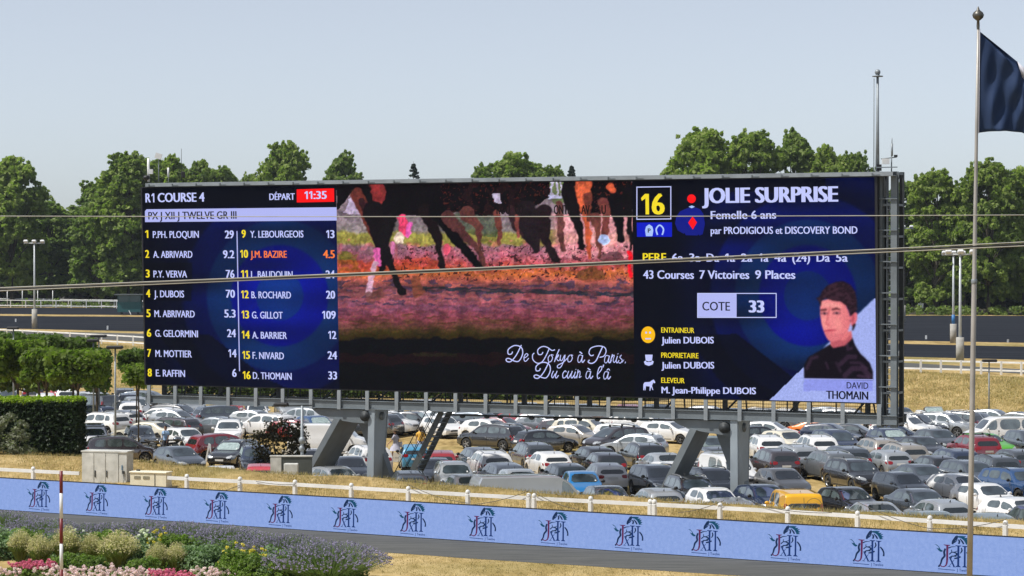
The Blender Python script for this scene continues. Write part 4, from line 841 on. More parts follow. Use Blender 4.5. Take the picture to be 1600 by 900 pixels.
# ================================================================== FLAG
D_fl = 73.0
fb = at_y(1515, 900, D_fl); ft = at_y(1528.3, 46, D_fl); fbz = fb + (fb - ft) * ((fb.z - ZT) / (ft.z - fb.z)); fo = Vector((fbz.x, fbz.y, ZT))
fp = tag(empty('flagpole', fo), 'tall tapered pale flagpole with a finial, leaning slightly left at its foot', 'flagpole')
b = MB(); q = ft - fo
mid_t = [0, .25, .55, .555, .8, 1]; b.tube([q * t for t in mid_t], [.088, .082, .076, .066, .05, .036], None, 14); b.build('pole', mat('aged_aluminium', (.42, .40, .37), .5, .35, var=.1, vscale=1, dirt=(.32, .3, .27)), fp)
b = MB(); b.lathe([(.08, 0), (.09, .02), (.09, .12), (.08, .14)], None, 12, q * .553); b.build('joint_collar', M_steel2, fp)
b = MB(); b.lathe([(.04, 0), (.05, .1), (.04, .26), (.07, .28), (.15, .35), (.18, .43), (.14, .51), (.05, .58), (.025, .66), (0, .7)], None, 14, q); b.build('finial', mat('tarnished_finial', (.12, .115, .1), .4, .6), fp)
def cloth(name, grid, m, parent, th=.012):
    n0, n1 = len(grid), len(grid[0]); V = [p for r in grid for p in r]; f = [(i * n1 + j, i * n1 + j + 1, (i + 1) * n1 + j + 1, (i + 1) * n1 + j) for i in range(n0 - 1) for j in range(n1 - 1)]
    me = np_mesh(name, np.array([tuple(v) for v in V]), np.array(f), m, smooth=True); o = link(name, me, parent); md = o.modifiers.new('thickness', 'SOLIDIFY'); md.thickness = th; return o
flag = tag(empty('tricolour_flag', ft), 'large hanging tricolour flag, its navy blue stripe next to the pole', 'flag')
def fpix(px, py, d): p = at_y(px, py, D_fl + d); return p - ft
def fabric(name, col):
    m = mat(name, col, .75, var=.08, vscale=1.5, bump=.25, bscale=60, spec=.2); return m
top = [(1530.5, 51), (1545, 64), (1560, 78), (1575, 93), (1590, 110), (1598, 122), (1610, 132), (1640, 160), (1670, 190)]
bot = [(1529, 207.5), (1545, 205.5), (1558, 205), (1572, 204.5), (1586, 206), (1597, 207), (1610, 214), (1640, 226), (1670, 240)]
grid = []; NI = 36
for i in range(NI + 1):
    t = i / NI * 8; k = min(int(t), 7); f_ = t - k; a = Vector(top[k]).lerp(Vector(top[k + 1]), f_); c = Vector(bot[k]).lerp(Vector(bot[k + 1]), f_); row = []
    for j in range(25):
        v = j / 24; p = a.lerp(c, v); amp = min(1, i / 6)
        d = amp * (.10 * math.sin(i * .30 - v * 4.6) * (0.4 + v) + .045 * math.sin(i * .9 + v * 7) + .03 * math.sin(i * .4 + v * 13)); row.append(fpix(p.x, p.y, d))
    grid.append(row)
cloth('blue_stripe', grid[:25], fabric('navy_cloth', (.022, .042, .10)), flag); cloth('white_stripe', grid[24:31], fabric('white_cloth', (.6, .6, .66)), flag); cloth('red_stripe', grid[30:], fabric('red_cloth', (.4, .02, .03)), flag)
# the upper edge folded back behind the hoist part
fold = []
for i in range(13):
    t = i / 12; a = Vector((1531, 50)).lerp(Vector((1590, 97)), t); c = Vector((1532, 52)).lerp(Vector((1597, 120)), t); fold.append([fpix(a.x + (c.x - a.x) * v, a.y + (c.y - a.y) * v, .14 + .18 * math.sin(3 * v + t) ) for v in (0, .25, .5, .75, 1)])
cloth('folded_hem', fold, MATS['navy_cloth'], flag)
fold = []
for i in range(6):
    t = i / 5; a = Vector((1590, 97)).lerp(Vector((1640, 140)), t); c = Vector((1597, 121)).lerp(Vector((1640, 165)), t); fold.append([fpix(a.x + (c.x - a.x) * v, a.y + (c.y - a.y) * v, .12 + .1 * v) for v in (0, .5, 1)])
cloth('folded_white_hem', fold, MATS['white_cloth'], flag)
b = MB(); b.bar(Vector((.05, -.01, .02)), fpix(1529.2, 208, 0), .05, .02); b.build('hoist_tape', MATS['white_cloth'], flag)

# ================================================================== OVERHEAD CABLES
M_cab = mat('cable_grey', (.42, .41, .36), .6, var=.15, vscale=2); M_cabd = mat('cable_black', (.02, .02, .02), .6)
def cable(pts, Y, r, m, label, group=None):
    P = []
    for i in range(61):
        px = -1000 + 3600 * i / 60; P.append(at_y(px, lerp_s(pts, px), Y))
    o = MB().tube(P, r, None, 6).build('overhead_cable', m); tag(o, label, 'cable', group); return o
def lerp_s(pts, x):
    xs = np.array([p[0] for p in pts], float); ys = np.array([p[1] for p in pts], float); c = np.polyfit(xs, ys, 2); return float(np.polyval(c, x))
cable([(0, 337.6), (400, 338.6), (800, 338.4), (1200, 337.4), (1600, 336)], 48, .0095, M_cab, 'thin pale overhead cable, the highest one, crossing level in front of the screen')
cable([(0, 448.5), (300, 438.5), (600, 427), (1000, 405), (1300, 391.5), (1600, 379.5)], 46, .0115, M_cab, 'upper cable of the sloping pair that rises to the right')
cable([(0, 453.2), (300, 443), (600, 431), (1000, 409.4), (1300, 396), (1600, 385.8)], 46.4, .0115, M_cab, 'lower cable of the sloping pair that rises to the right')
cable([(0, 451), (300, 440.8), (600, 429.2), (1000, 407.4), (1300, 394), (1600, 383)], 46.2, .02, M_cabd, 'black sheathed cable between the two cables of the sloping pair')

# ================================================================== VEGETATION
def leaf_cloud(rg, centres, radii, n_each, size, flat=.7, tone_up=True, up=.35):
    """leaf faces (rhombi) scattered in and on clumps; returns V, F, tone"""
    C = np.repeat(centres, n_each, 0); Rr = np.repeat(radii, n_each); n = len(C)
    d = rg.normal(size=(n, 3)); d /= np.linalg.norm(d, axis=1)[:, None]; r = Rr * rg.uniform(.35, 1.0, n) ** .5
    p = C + d * r[:, None] * np.array([1, 1, flat])
    nn = d * .6 + rg.normal(size=(n, 3)) * .6 + np.array([0, 0, up]); nn /= np.linalg.norm(nn, axis=1)[:, None]
    a = np.cross(nn, rg.normal(size=(n, 3))); a /= np.linalg.norm(a, axis=1)[:, None] + 1e-9; b_ = np.cross(nn, a)
    s = size * rg.uniform(.6, 1.35, n)[:, None]
    V = np.stack([p - a * s * .55, p - b_ * s * .36 + nn * s * .1, p + a * s * .55, p + b_ * s * .36 + nn * s * .1], 1).reshape(-1, 3)
    Fc = np.arange(n * 4).reshape(n, 4)
    tn = rg.uniform(0, 1, n) * .55 + (np.repeat(rg.uniform(0, 1, len(centres)), n_each)) * .45
    return V, Fc, np.repeat(tn, 4)
M_bark = mat('bark', (.085, .07, .05), .9, var=.3, vscale=3, bump=.5, bscale=12)
M_leafA = leaf_mat('broad_leaf', (.045, .085, .03), (.27, .335, .075), .42, .25)
M_leafB = leaf_mat('darker_leaf', (.036, .075, .03), (.215, .28, .07), .40, .25)
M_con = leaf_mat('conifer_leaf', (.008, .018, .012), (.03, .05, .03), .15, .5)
def crown_mesh(name, seed, h, rx, mt, base=.15, lobes=26, leafs=46, size=.62, ragged=1.0):
    rg = np.random.default_rng(seed); cs = []; rs = []
    for i in range(lobes):
        t = rg.uniform(0, 1) ** .8; z = h * (base + (1 - base) * t); prof = math.sin(math.pi * min(1, max(.08, .16 + .8 * (t ** 1.1)))) ** .55
        ang = i * 2.4 + rg.uniform(-.6, .6); rr = rx * prof * rg.uniform(.45, .82) * (1 if t < .9 else .5)
        rl = rx * rg.uniform(.17, .36); cs.append((rr * math.cos(ang), rr * math.sin(ang), min(z, h - rl * .8))); rs.append(rl)
    clc = []; clr = []
    for c, r in zip(cs, rs):
        k = int(15 + 9 * r)
        d = rg.normal(size=(k, 3)); d /= np.linalg.norm(d, axis=1)[:, None]; d[:, 2] = np.where(d[:, 2] < -.5, -d[:, 2] * .5, d[:, 2])
        far = rg.random(k) < .16; q = np.array(c) + d * r * np.where(far, rg.uniform(1.2, 1.55 + .1 * ragged, k), rg.uniform(.7, 1.05 + .1 * ragged, k))[:, None] * np.array([1, 1, .9]); clc.append(q); clr.append(np.where(far, .45, 1) * rg.uniform(.5, 1.15, k) * .32 * (r / 3 + .7))
    clc = np.concatenate(clc); clr = np.concatenate(clr) * 1.55
    V, Fc, tn = leaf_cloud(rg, clc, clr, leafs, size); return np_mesh(name, V, Fc, mt, tone=tn), cs, rs
def trunk_mesh(name, seed, h, r0, cs):
    rr = random.Random(seed); b = MB(); tops = sorted(cs, key=lambda c: -c[2])
    b.tube([(0, 0, 0), (0, 0, .5), (rr.uniform(-.3, .3), .1, h * .3), (rr.uniform(-.5, .5), 0, h * .55), (tops[0][0] * .4, tops[0][1] * .4, h * .86)], [r0 * 1.35, r0, r0 * .85, r0 * .55, r0 * .12], None, 9)
    for c in cs[::2]:
        z0 = max(h * .2, c[2] * .55); b.tube([(0, 0, z0), (c[0] * .45, c[1] * .45, (z0 + c[2]) / 2 + .3), (c[0], c[1], c[2])], [r0 * .4, r0 * .22, r0 * .06], None, 5, False)
    return b.mesh(name, M_bark)
TREES = []
for sd_, rx, mt, base, lob, rag in ((1, 7.2, M_leafA, .10, 62, 1), (2, 6.2, M_leafB, .09, 56, 1.3), (3, 7.8, M_leafA, .12, 66, .8), (4, 5.6, M_leafB, .12, 46, 1.6), (7, 7.0, M_leafA, .08, 60, 1.2)):
    cm, cs, rs = crown_mesh('crown', sd_, 27, rx, mt, base, lob, 19, .72, rag); TREES.append((cm, trunk_mesh('trunk', sd_, 27, .62, cs), 27.0, rx))
def place_tree(px, topy, halfw, Y, v, label, group, z=ZT, base_z=None, rot=0.0):
    cm, tm, h, rx = TREES[v]; top = at_y(px, topy, Y); x = top.x; sc = (top.z - z) / (h * 1.015); sx = (halfw / F * Y) / (rx * .93)
    t = tag(empty('tree', (x, Y, z), rot), label, 'tree', group); t.scale = (sx, sx, sc); link('trunk', tm, t); link('crown', cm, t); return t
def wood_edge(px): return lerp([-600, 0, 1400, 2200], [532, 508, 436, 420], px)
G1 = 'tall broadleaf trees behind the racetrack'
tl = [(18, 246, 56, 405, 0, 'tall broad tree at the far left edge, nearest the left sky gap'), (78, 322, 40, 430, 3, 'shorter dark tree filling the bottom of the left sky gap'), (150, 285, 44, 408, 1, 'leafy tree whose left edge borders the left sky gap'),
      (200, 243, 62, 400, 2, 'tallest broad tree right of the left sky gap behind the green hut'), (262, 247, 46, 418, 4, 'tree behind the mast cluster at the screen left end'), (312, 252, 40, 420, 0, 'tree just showing above the words COURSE 4'),
      (350, 263, 36, 430, 1, 'low tree top between COURSE 4 and the round crown'), (444, 227, 50, 420, 2, 'rounded tree crown rising highest above the left of the screen'), (538, 243, 34, 428, 3, 'loose open tree crown above the galloping horses left end'), (392, 274, 28, 440, 4, 'faint tree top left of the rounded crown'),
      (805, 240, 58, 425, 0, 'wide light green tree crown above the middle of the screen'), (752, 262, 24, 430, 3, 'small crown on the left of the wide middle crown'), (866, 262, 30, 432, 1, 'small crown on the right of the wide middle crown'),
      (1098, 207, 66, 410, 2, 'large tall tree above the words JOLIE SURPRISE'), (1176, 208, 58, 415, 4, 'tall tree right of the largest crown above the screen'), (1240, 210, 40, 425, 3, 'tree with pointed crown above the word SURPRISE end'), (1292, 228, 42, 425, 0, 'tree crown near the right top corner of the screen'), (1336, 240, 34, 430, 1, 'last tree crown before the camera mast'),
      (1412, 286, 44, 430, 1, 'dark tree immediately right of the lattice tower'), (1462, 268, 48, 405, 4, 'tree with wispy top between the tower and the flagpole'), (1545, 254, 54, 400, 2, 'tall tree with bright leaves right behind the flagpole'), (1600, 262, 50, 408, 0, 'tall tree at the right edge of the view'), (1505, 296, 36, 430, 3, 'lower tree behind the flagpole')]
rt = random.Random(11)
for (px, ty, hw, Y, v, lab) in tl: place_tree(px, ty, hw, wood_edge(px) + 8 + (Y - 400) * .9, v, lab, G1, rot=rt.uniform(0, 6.28))
for i in range(60):
    px = -480 + i * 42.5 + rt.uniform(-9, 9)
    ty = lerp([-500, 60, 100, 150, 340, 560, 700, 1000, 1060, 1340, 1420, 1500, 1800], [300, 300, 345, 300, 300, 315, 330, 320, 300, 300, 318, 318, 300], px) + rt.uniform(-6, 14)
    place_tree(px, ty, rt.uniform(50, 66), wood_edge(px) + 46 + rt.uniform(-6, 30), rt.randrange(5), 'tree in the dark wood behind the front row of trees', 'trees of the wood behind', rot=rt.uniform(0, 6.28))
# undergrowth closing the wood
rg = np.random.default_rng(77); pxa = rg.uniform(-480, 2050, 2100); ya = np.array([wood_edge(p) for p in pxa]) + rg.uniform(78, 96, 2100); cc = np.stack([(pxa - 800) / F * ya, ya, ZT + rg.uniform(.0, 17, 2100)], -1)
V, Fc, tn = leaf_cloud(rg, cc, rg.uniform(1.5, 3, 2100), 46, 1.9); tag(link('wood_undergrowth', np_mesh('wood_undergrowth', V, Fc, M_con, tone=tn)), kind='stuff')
rg = np.random.default_rng(78); pxa = rg.uniform(-60, 1700, 500); ya = np.array([wood_edge(p) for p in pxa]) + rg.uniform(3, 9, 500); cc = np.stack([(pxa - 800) / F * ya, ya, ZT + rg.uniform(0, 1.4, 500)], -1)
V, Fc, tn = leaf_cloud(rg, cc, rg.uniform(.5, 1.0, 500), 30, .5); tag(link('low_hedge_growth', np_mesh('low_hedge_growth', V, Fc, M_leafB, tone=tn)), kind='stuff')
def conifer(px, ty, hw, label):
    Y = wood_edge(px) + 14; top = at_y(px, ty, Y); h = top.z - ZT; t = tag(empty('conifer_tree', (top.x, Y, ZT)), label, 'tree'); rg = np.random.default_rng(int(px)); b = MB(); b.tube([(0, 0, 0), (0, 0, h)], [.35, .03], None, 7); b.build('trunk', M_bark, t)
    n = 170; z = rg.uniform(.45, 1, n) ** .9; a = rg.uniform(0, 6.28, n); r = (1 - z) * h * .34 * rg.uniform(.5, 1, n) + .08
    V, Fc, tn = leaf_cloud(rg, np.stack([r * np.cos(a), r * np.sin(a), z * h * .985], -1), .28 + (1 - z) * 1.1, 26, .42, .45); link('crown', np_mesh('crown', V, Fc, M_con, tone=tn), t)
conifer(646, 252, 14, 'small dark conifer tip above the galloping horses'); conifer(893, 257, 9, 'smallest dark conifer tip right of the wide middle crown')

# trimmed trees on the left (parking rows)
M_lime = leaf_mat('lime_leaf', (.03, .06, .008), (.16, .22, .03), .5, .5); M_limeD = leaf_mat('young_leaf', (.022, .048, .012), (.10, .15, .03), .42, .6)
def box_tree(px0, px1, ty, by, Y, seed, label, size=.34, n=150, mt=None, group=None, dpt=3.2, tr=.13):
    a, c = at_y(px0, ty, Y), at_y(px1, by, Y); w_, z1, z0 = abs(c.x - a.x), a.z, c.z; t = tag(empty('clipped_tree', ((a.x + c.x) / 2, Y, 0)), label, 'tree', group); rg = np.random.default_rng(seed)
    P = np.stack([rg.uniform(-.5, .5, n) * w_, rg.uniform(-.5, .5, n) * dpt, rg.uniform(0, 1, n) * (z1 - z0 - .5) + z0 + .2], -1)
    k = rg.random(n) < .75; ax = rg.integers(0, 3, n); sg = rg.choice([-1, 1], n)
    P[k & (ax == 0), 0] = (sg * w_ * .46)[k & (ax == 0)]; P[k & (ax == 1), 1] = (sg * dpt * .46)[k & (ax == 1)]; P[k & (ax == 2), 2] = (z1 - .35)
    V, Fc, tn = leaf_cloud(rg, P, rg.uniform(.3, .62, n), 42, size); link('crown', np_mesh('crown', V, Fc, mt or M_lime, tone=tn), t)
    b = MB(); b.tube([(0, 0, 0), (.05, 0, z0 * .6), (0, 0, z0 + .8)], [tr, tr * .85, tr * .6], None, 8)
    for i in range(5): an = i * 1.26; b.tube([(0, 0, z0 * .8 + .3), (math.cos(an) * w_ * .3, math.sin(an) * dpt * .3, z0 + .9)], [tr * .55, tr * .2], None, 5)
    b.build('trunk', M_bark, t)
GL = 'clipped lime trees over the left car park'
box_tree(-70, 8, 528, 590, 158, 1, 'clipped tree cut by the left edge of the view', group=GL); box_tree(-6, 60, 532, 594, 160, 2, 'clipped lime tree above the silver car, second from the left', group=GL)
box_tree(46, 98, 545, 595, 157, 3, 'clipped lime tree in the middle of the left row', group=GL); box_tree(84, 158, 548, 597, 155, 4, 'rightmost clipped lime tree with its trunk behind the white suv', group=GL)
box_tree(30, 90, 524, 590, 178, 5, 'clipped tree of the row behind, on its left', mt=M_limeD, group='clipped trees of the row behind'); box_tree(84, 143, 528, 600, 180, 6, 'clipped tree of the row behind, above the red car', mt=M_limeD, group='clipped trees of the row behind'); box_tree(-40, 34, 520, 590, 182, 7, 'clipped tree of the row behind at the view edge', mt=M_limeD, group='clipped trees of the row behind'); box_tree(140, 161, 545, 606, 172, 17, 'narrow dark clipped tree at the right end of the row behind', mt=M_limeD, dpt=2)
box_tree(193, 232, 545, 578, 168, 8, 'young tree partly behind the left edge of the screen, farther one', size=.26, n=70, mt=M_limeD, dpt=1.8, tr=.07); box_tree(203, 228, 568, 605, 150, 9, 'young leafy tree beside the lamp at the screen left edge', size=.24, n=60, mt=M_lime, dpt=1.6, tr=.07)
# dark hedge on the far side of the car park, seen under the screen
rg = np.random.default_rng(88); pts_ = []
for i in range(1500):
    px = rg.uniform(262, 1015); b0 = at_z(px, lerp([262, 1015], [618, 626], px), 0); pts_.append((b0.x + rg.uniform(-.3, .3), b0.y + rg.uniform(-.8, .8), rg.uniform(.2, 3.3)))
pts_ = np.array(pts_); V, Fc, tn = leaf_cloud(rg, pts_, rg.uniform(.4, .8, len(pts_)), 30, .36); far_h = tag(empty('hedge', (0, 0, 0)), 'long dark hedge on the far side of the car park, seen below the screen', 'hedge'); link('foliage', np_mesh('foliage', V, Fc, M_limeD, tone=tn), far_h)
box_tree(-80, 165, 556, 611, 188, 27, 'dark clipped hedge closing the left car park behind the lime trees', mt=M_leafB, n=420, dpt=2.5, size=.36)
# dense hedge
M_hedge = leaf_mat('hedge_leaf', (.005, .013, .005), (.024, .046, .011), .15, .8); M_htop = leaf_mat('hedge_top_leaf', (.06, .12, .008), (.26, .36, .02), .4, .8)
def hedge():
    Y = 126.0; a, c = at_y(-90, 627.5, Y), at_y(120, 627.5, Y); w_ = c.x - a.x; h = a.z; dp = 2.6; t = tag(empty('hedge', ((a.x + c.x) / 2, Y + dp / 2, 0)), 'tall square clipped dark green hedge at the left beside the car park', 'hedge'); rg = np.random.default_rng(5)
    def surf(n, f): u = rg.uniform(-.5, .5, n); v = rg.uniform(0, 1, n); return f(u, v)
    P = np.concatenate([surf(2600, lambda u, v: np.stack([u * w_, -dp / 2 + .1 + rg.normal(0, .05, 2600), v * (h - .1)], -1)), surf(1300, lambda u, v: np.stack([u * w_, (v - .5) * dp, h - .1 + rg.normal(0, .04, 1300)], -1)), surf(420, lambda u, v: np.stack([0 * u + w_ / 2 - .1, u * dp, v * (h - .1)], -1))])
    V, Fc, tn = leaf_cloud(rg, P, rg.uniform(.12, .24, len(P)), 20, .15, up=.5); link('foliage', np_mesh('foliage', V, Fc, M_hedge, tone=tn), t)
    n = 1500; P = np.stack([rg.uniform(-.5, .5, n) * w_, rg.uniform(-.5, .5, n) * dp, h + rg.normal(0, .05, n)], -1); V, Fc, tn = leaf_cloud(rg, P, np.full(n, .15), 16, .13, up=.6); link('top_leaves', np_mesh('top_leaves', V, Fc, M_htop, tone=tn), t)  # brighter yellow-green leaf layer over the top of the hedge
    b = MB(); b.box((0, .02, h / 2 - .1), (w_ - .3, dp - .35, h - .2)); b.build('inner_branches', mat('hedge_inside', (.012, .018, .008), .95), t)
hedge()
def bush(name, px, py0, ty, hw, z, D, label, mt, seed, n=60, leaf=.16, fl=None, stems=True, per=40):
    base = at_y(px, py0, D); base.z = z; top = at_y(px, ty, D); h = top.z - z; r = hw / F * D; t = tag(empty(name, base), label, 'shrub'); rg = np.random.default_rng(seed)
    d = rg.normal(size=(n, 3)); d /= np.linalg.norm(d, axis=1)[:, None]; q = rg.uniform(.4, 1, n)[:, None] ** .6; P = d * q * np.array([r * .95, r * .8, h * .46]) + np.array([0, 0, h * .52])
    V, Fc, tn = leaf_cloud(rg, P, rg.uniform(.14, .3, n) * max(r, .6), per, leaf); link('foliage', np_mesh('foliage', V, Fc, mt, tone=tn), t)
    if stems:
        b = MB()
        for i in range(9): p = P[i]; b.tube([(0, 0, 0), (p[0] * .4, p[1] * .4, h * .35), tuple(p)], [.05, .035, .012], None, 5)
        b.build('stems', M_bark, t)
    return t, r, h
M_grey = leaf_mat('silvery_leaf', (.05, .06, .035), (.20, .21, .14), .35, 1.5); M_bronze = leaf_mat('bronze_leaf', (.016, .016, .008), (.075, .06, .026), .3, 1.2)
bush('silvery_shrub', 12, 705, 636, 42, 1.0, 121, 'pale silvery shrub in front of the tall dark hedge', M_grey, 21, 75, .15)
bush('bronze_shrub', 437, 712, 652, 50, 0, 136, 'dark reddish bronze shrub in front of the parked cars', M_bronze, 22, 120, .17, per=26)
# dry grass blades along the bank and in front of the rail
def blades(name, pts, hmin, hmax, mt, seed, wd=.012):
    rg = np.random.default_rng(seed); n = len(pts); h = rg.uniform(hmin, hmax, n); a = rg.uniform(0, 6.28, n); ln = rg.uniform(.1, .7, n) * h
    dx = np.stack([np.cos(a), np.sin(a), 0 * a], -1); b_ = rg.uniform(0, 6.28, n); wv = np.stack([np.cos(b_), np.sin(b_), 0 * a], -1) * wd
    V = np.stack([pts - wv, pts + wv, pts + dx * ln[:, None] + np.stack([0 * h, 0 * h, h], -1)], 1).reshape(-1, 3)
    return link(name, np_mesh(name, V, np.arange(n * 3).reshape(n, 3), mt, tone=np.repeat(rg.random(n), 3)))
M_straw = leaf_mat('straw_blade', (.16, .115, .045), (.46, .37, .18), .3, .7)
rg = np.random.default_rng(9); P = []
gv = {}
for i in range(60000):
    px = rg.uniform(-30, 1630); t = rg.random()
    a = line_pt(L_board, px, ZT).lerp(line_pt(L_fence, px, ZT), 1) ; c = line_pt(L_crest, px, 2.55); f0 = a.lerp(c, t ** .8 * 1.05); P.append((f0.x, f0.y, ZT + (.55 * min(1, t ** .8 * 1.05)) - .03))
tag(blades('dry_grass', np.array(P), .05, .19, M_straw, 10), kind='stuff')
P = [];
for i in range(16000):
    px = rg.uniform(560, 1640); py = lerp([580, 800, 1100, 1600], [861, 877, 896, 929], px) + rg.uniform(.5, 34); p = at_z(px, py, ZT); P.append((p.x, p.y, ZT - .01))
o = tag(blades('mown_grass', np.array(P), .02, .07, M_straw, 12), kind='stuff')
P = []
for i in range(26000):
    px = rg.uniform(1380, 1640) if i % 3 else rg.uniform(150, 240); t = rg.random(); p = line_pt(L_back, px, 0).lerp(line_pt(L_bank, px, ZT), t); p.z = ZT * t * t * (3 - 2 * t) - .03; P.append(tuple(p))
tag(blades('bank_grass', np.array(P), .08, .28, M_straw, 14, .03), kind='stuff')

# ================================================================== FLOWER BED
M_lavst = leaf_mat('lavender_stem', (.06, .095, .035), (.19, .25, .10), .3, 2); M_lav = leaf_mat('lavender_flower', (.10, .085, .17), (.36, .31, .50), .3, 5)
M_stipa = leaf_mat('feather_grass', (.26, .23, .12), (.68, .58, .38), .4, 2); M_stipaG = leaf_mat('feather_grass_green', (.05, .075, .02), (.20, .24, .07), .35, 2)
M_green = leaf_mat('bed_green', (.03, .06, .012), (.17, .25, .045), .4, 2); M_blueg = leaf_mat('blue_green', (.055, .09, .05), (.20, .29, .14), .3, 2); M_ylw = leaf_mat('yellow_flower', (.4, .3, .02), (.75, .62, .1), .3, 4)
M_pink = leaf_mat('pink_flower', (.42, .05, .16), (.8, .24, .4), .3, 6); M_blush = leaf_mat('blush_flower', (.62, .34, .42), (.88, .70, .76), .25, 6); M_wfl = leaf_mat('white_flower', (.6, .6, .52), (.82, .82, .76), .3, 4)
def bedz(p): return ZT
def stalks(rg, n, r, h, spread, w_, curve=.25, base=.35):
    a = rg.uniform(0, 6.28, n); q = rg.uniform(0, 1, n) ** .5; b0 = np.stack([np.cos(a) * q * r * base, np.sin(a) * q * r * base, 0 * a], -1)
    lean = q * spread * r; hh = h * (1 - .42 * q ** 2) * rg.uniform(.8, 1.08, n); tip = b0 + np.stack([np.cos(a) * lean, np.sin(a) * lean, hh], -1); mid = b0 * .5 + tip * .5 + np.stack([0 * a, 0 * a, curve * h * .3 * q], -1)
    wv = rg.normal(size=(n, 3)); wv[:, 2] = 0; wv /= np.linalg.norm(wv, axis=1)[:, None]; wv *= w_
    V = np.stack([b0 - wv, b0 + wv, mid + wv * .8, mid - wv * .8, tip + wv * .3, tip - wv * .3], 1).reshape(-1, 3); k = np.arange(n)[:, None] * 6
    Fc = np.concatenate([k + [0, 1, 2, 3], k + [3, 2, 4, 5]]); return V, Fc, np.repeat(rg.random(n), 6), tip, tip - mid
def lavender_mesh(seed, r=1.05, h=1.08):
    rg = np.random.default_rng(seed); V, Fc, tn, tip, d = stalks(rg, 2600, r, h, .95, .0065)
    q = np_mesh('stems', V, Fc, M_lavst, tone=tn); m = rg.random(len(tip)) < .42; tp = tip[m]; dd = d[m]; dd /= np.linalg.norm(dd, axis=1)[:, None]
    cs = np.concatenate([tp - dd * .02, tp - dd * .055]); V, Fc, tn = leaf_cloud(rg, cs, np.full(len(cs), .02), 4, .034)
    fl = np_mesh('flower_spikes', V, Fc, M_lav, tone=tn)
    c = rg.normal(size=(160, 3)); c /= np.linalg.norm(c, axis=1)[:, None]; c[:, 2] = abs(c[:, 2]); c = c * np.array([r * .8, r * .8, h * .5]) * rg.uniform(.6, 1, (160, 1)); V, Fc, tn = leaf_cloud(rg, c, np.full(160, .16), 34, .06)
    return q, fl, np_mesh('foliage', V, Fc, M_green, tone=tn)
LAV = [lavender_mesh(31), lavender_mesh(32, 1.1, 1.0)]
def plant(name, px, by, label, meshes, sc=1.0, rot=0.0, group=None, cat='plant', sxy=None, fx=0):
    p = at_z(px, by, ZT); t = tag(empty(name, p, rot), label, cat, group); s_ = sxy or sc; t.scale = (s_, s_, sc)
    for m in meshes: link(m.name.split('.')[0], m, t)
    return t
GLv = 'lavender bushes along the back of the flower bed'
for i, (px, by, sc, s2, lab) in enumerate([(8, 846, 1.0, 1.25, 'lavender bush at the left edge below the board'), (66, 852, .95, 1.15, 'lavender bush left of the striped post'), (128, 862, .9, 1.1, 'low lavender bush just right of the striped post'), (176, 862, .98, 1.2, 'lavender bush below the third horse logo, left one'), (232, 866, 1.05, 1.25, 'lavender bush below the third horse logo, right one'),
                                            (288, 866, 1.1, 1.2, 'tall lavender bush left of the fourth horse logo'), (352, 872, 1.0, 1.35, 'lavender bush below the fourth horse logo'), (402, 878, .98, 1.2, 'lavender bush below the gap before the fifth logo'), (450, 890, 1.05, 1.3, 'lavender bush next to the big end one'), (512, 912, 1.32, 1.5, 'biggest lavender bush at the right end of the bed')]):
    plant('lavender_bush', px, by, lab, LAV[i % 2], sc, i * 1.1, GLv, 'lavender', s2)
def stipa_mesh(seed, mt):
    rg = np.random.default_rng(seed); V, Fc, tn, tip, d = stalks(rg, 1900, .5, .95, .75, .005, .5, .3); g1 = np_mesh('blades', V, Fc, M_stipaG, tone=tn)
    V, Fc, tn, tip, d = stalks(rg, 900, .5, 1.12, .72, .004, .9, .3); pl = np_mesh('stalks', V, Fc, mt, tone=tn); cs = np.concatenate([tip + rg.normal(0, .03, tip.shape) - d * k for k in (.0, .4)]); V, Fc, tn = leaf_cloud(rg, cs, np.full(len(cs), .04), 1, .04, up=0); return g1, pl, np_mesh('plumes', V, Fc, mt, tone=tn)
STI = [stipa_mesh(41, M_stipa), stipa_mesh(42, M_stipa)]
for i, (px, by, sc, lab) in enumerate([(32, 878, .95, 'feathery grass tuft nearest the left edge'), (62, 886, .95, 'feathery grass tuft left of the striped post'), (103, 884, 1.15, 'feathery grass tuft behind the striped post'), (142, 884, .95, 'feathery grass tuft right of the striped post'), (186, 890, 1.12, 'biggest blond feathery grass tuft in the bed'), (246, 894, .85, 'feathery grass tuft among the yellow flowers'), (276, 894, .85, 'feathery grass tuft right of the yellow flowers')]):
    plant('feather_grass', px, by, lab, STI[i % 2], sc, i * .9, 'feathery grass tufts in the bed', 'ornamental grass', sc * (1.3 if i == 4 else .92))
def shrub_mesh(seed, mt, r, h, leaf, flm=None, nf=0, fs=.05, n=150):
    rg = np.random.default_rng(seed); c = rg.normal(size=(n, 3)); c /= np.linalg.norm(c, axis=1)[:, None]; c[:, 2] = abs(c[:, 2]); c = c * np.array([r, r, h * .9]) * rg.uniform(.45, 1, (n, 1))
    V, Fc, tn = leaf_cloud(rg, c, rg.uniform(.08, .16, n), 34, leaf, up=.6); out_ = [np_mesh('foliage', V, Fc, mt, tone=tn)]
    if flm:
        c = rg.normal(size=(nf, 3)); c /= np.linalg.norm(c, axis=1)[:, None]; c[:, 2] = abs(c[:, 2]); c[:, 1] = -abs(c[:, 1]) * .9; c = c * np.array([r, r, h]) * 1.04
        V, Fc, tn = leaf_cloud(rg, c, np.full(nf, fs), 16, fs * 1.1); out_.append(np_mesh('flowers', V, Fc, flm, tone=tn))
    return out_
SH_g = shrub_mesh(51, M_green, .6, .75, .07); SH_b = shrub_mesh(52, M_blueg, .6, .7, .06); SH_y = shrub_mesh(53, M_green, .5, .72, .06, M_ylw, 60, .035); SH_w = shrub_mesh(54, M_blueg, .45, .75, .06, M_wfl, 34, .035)
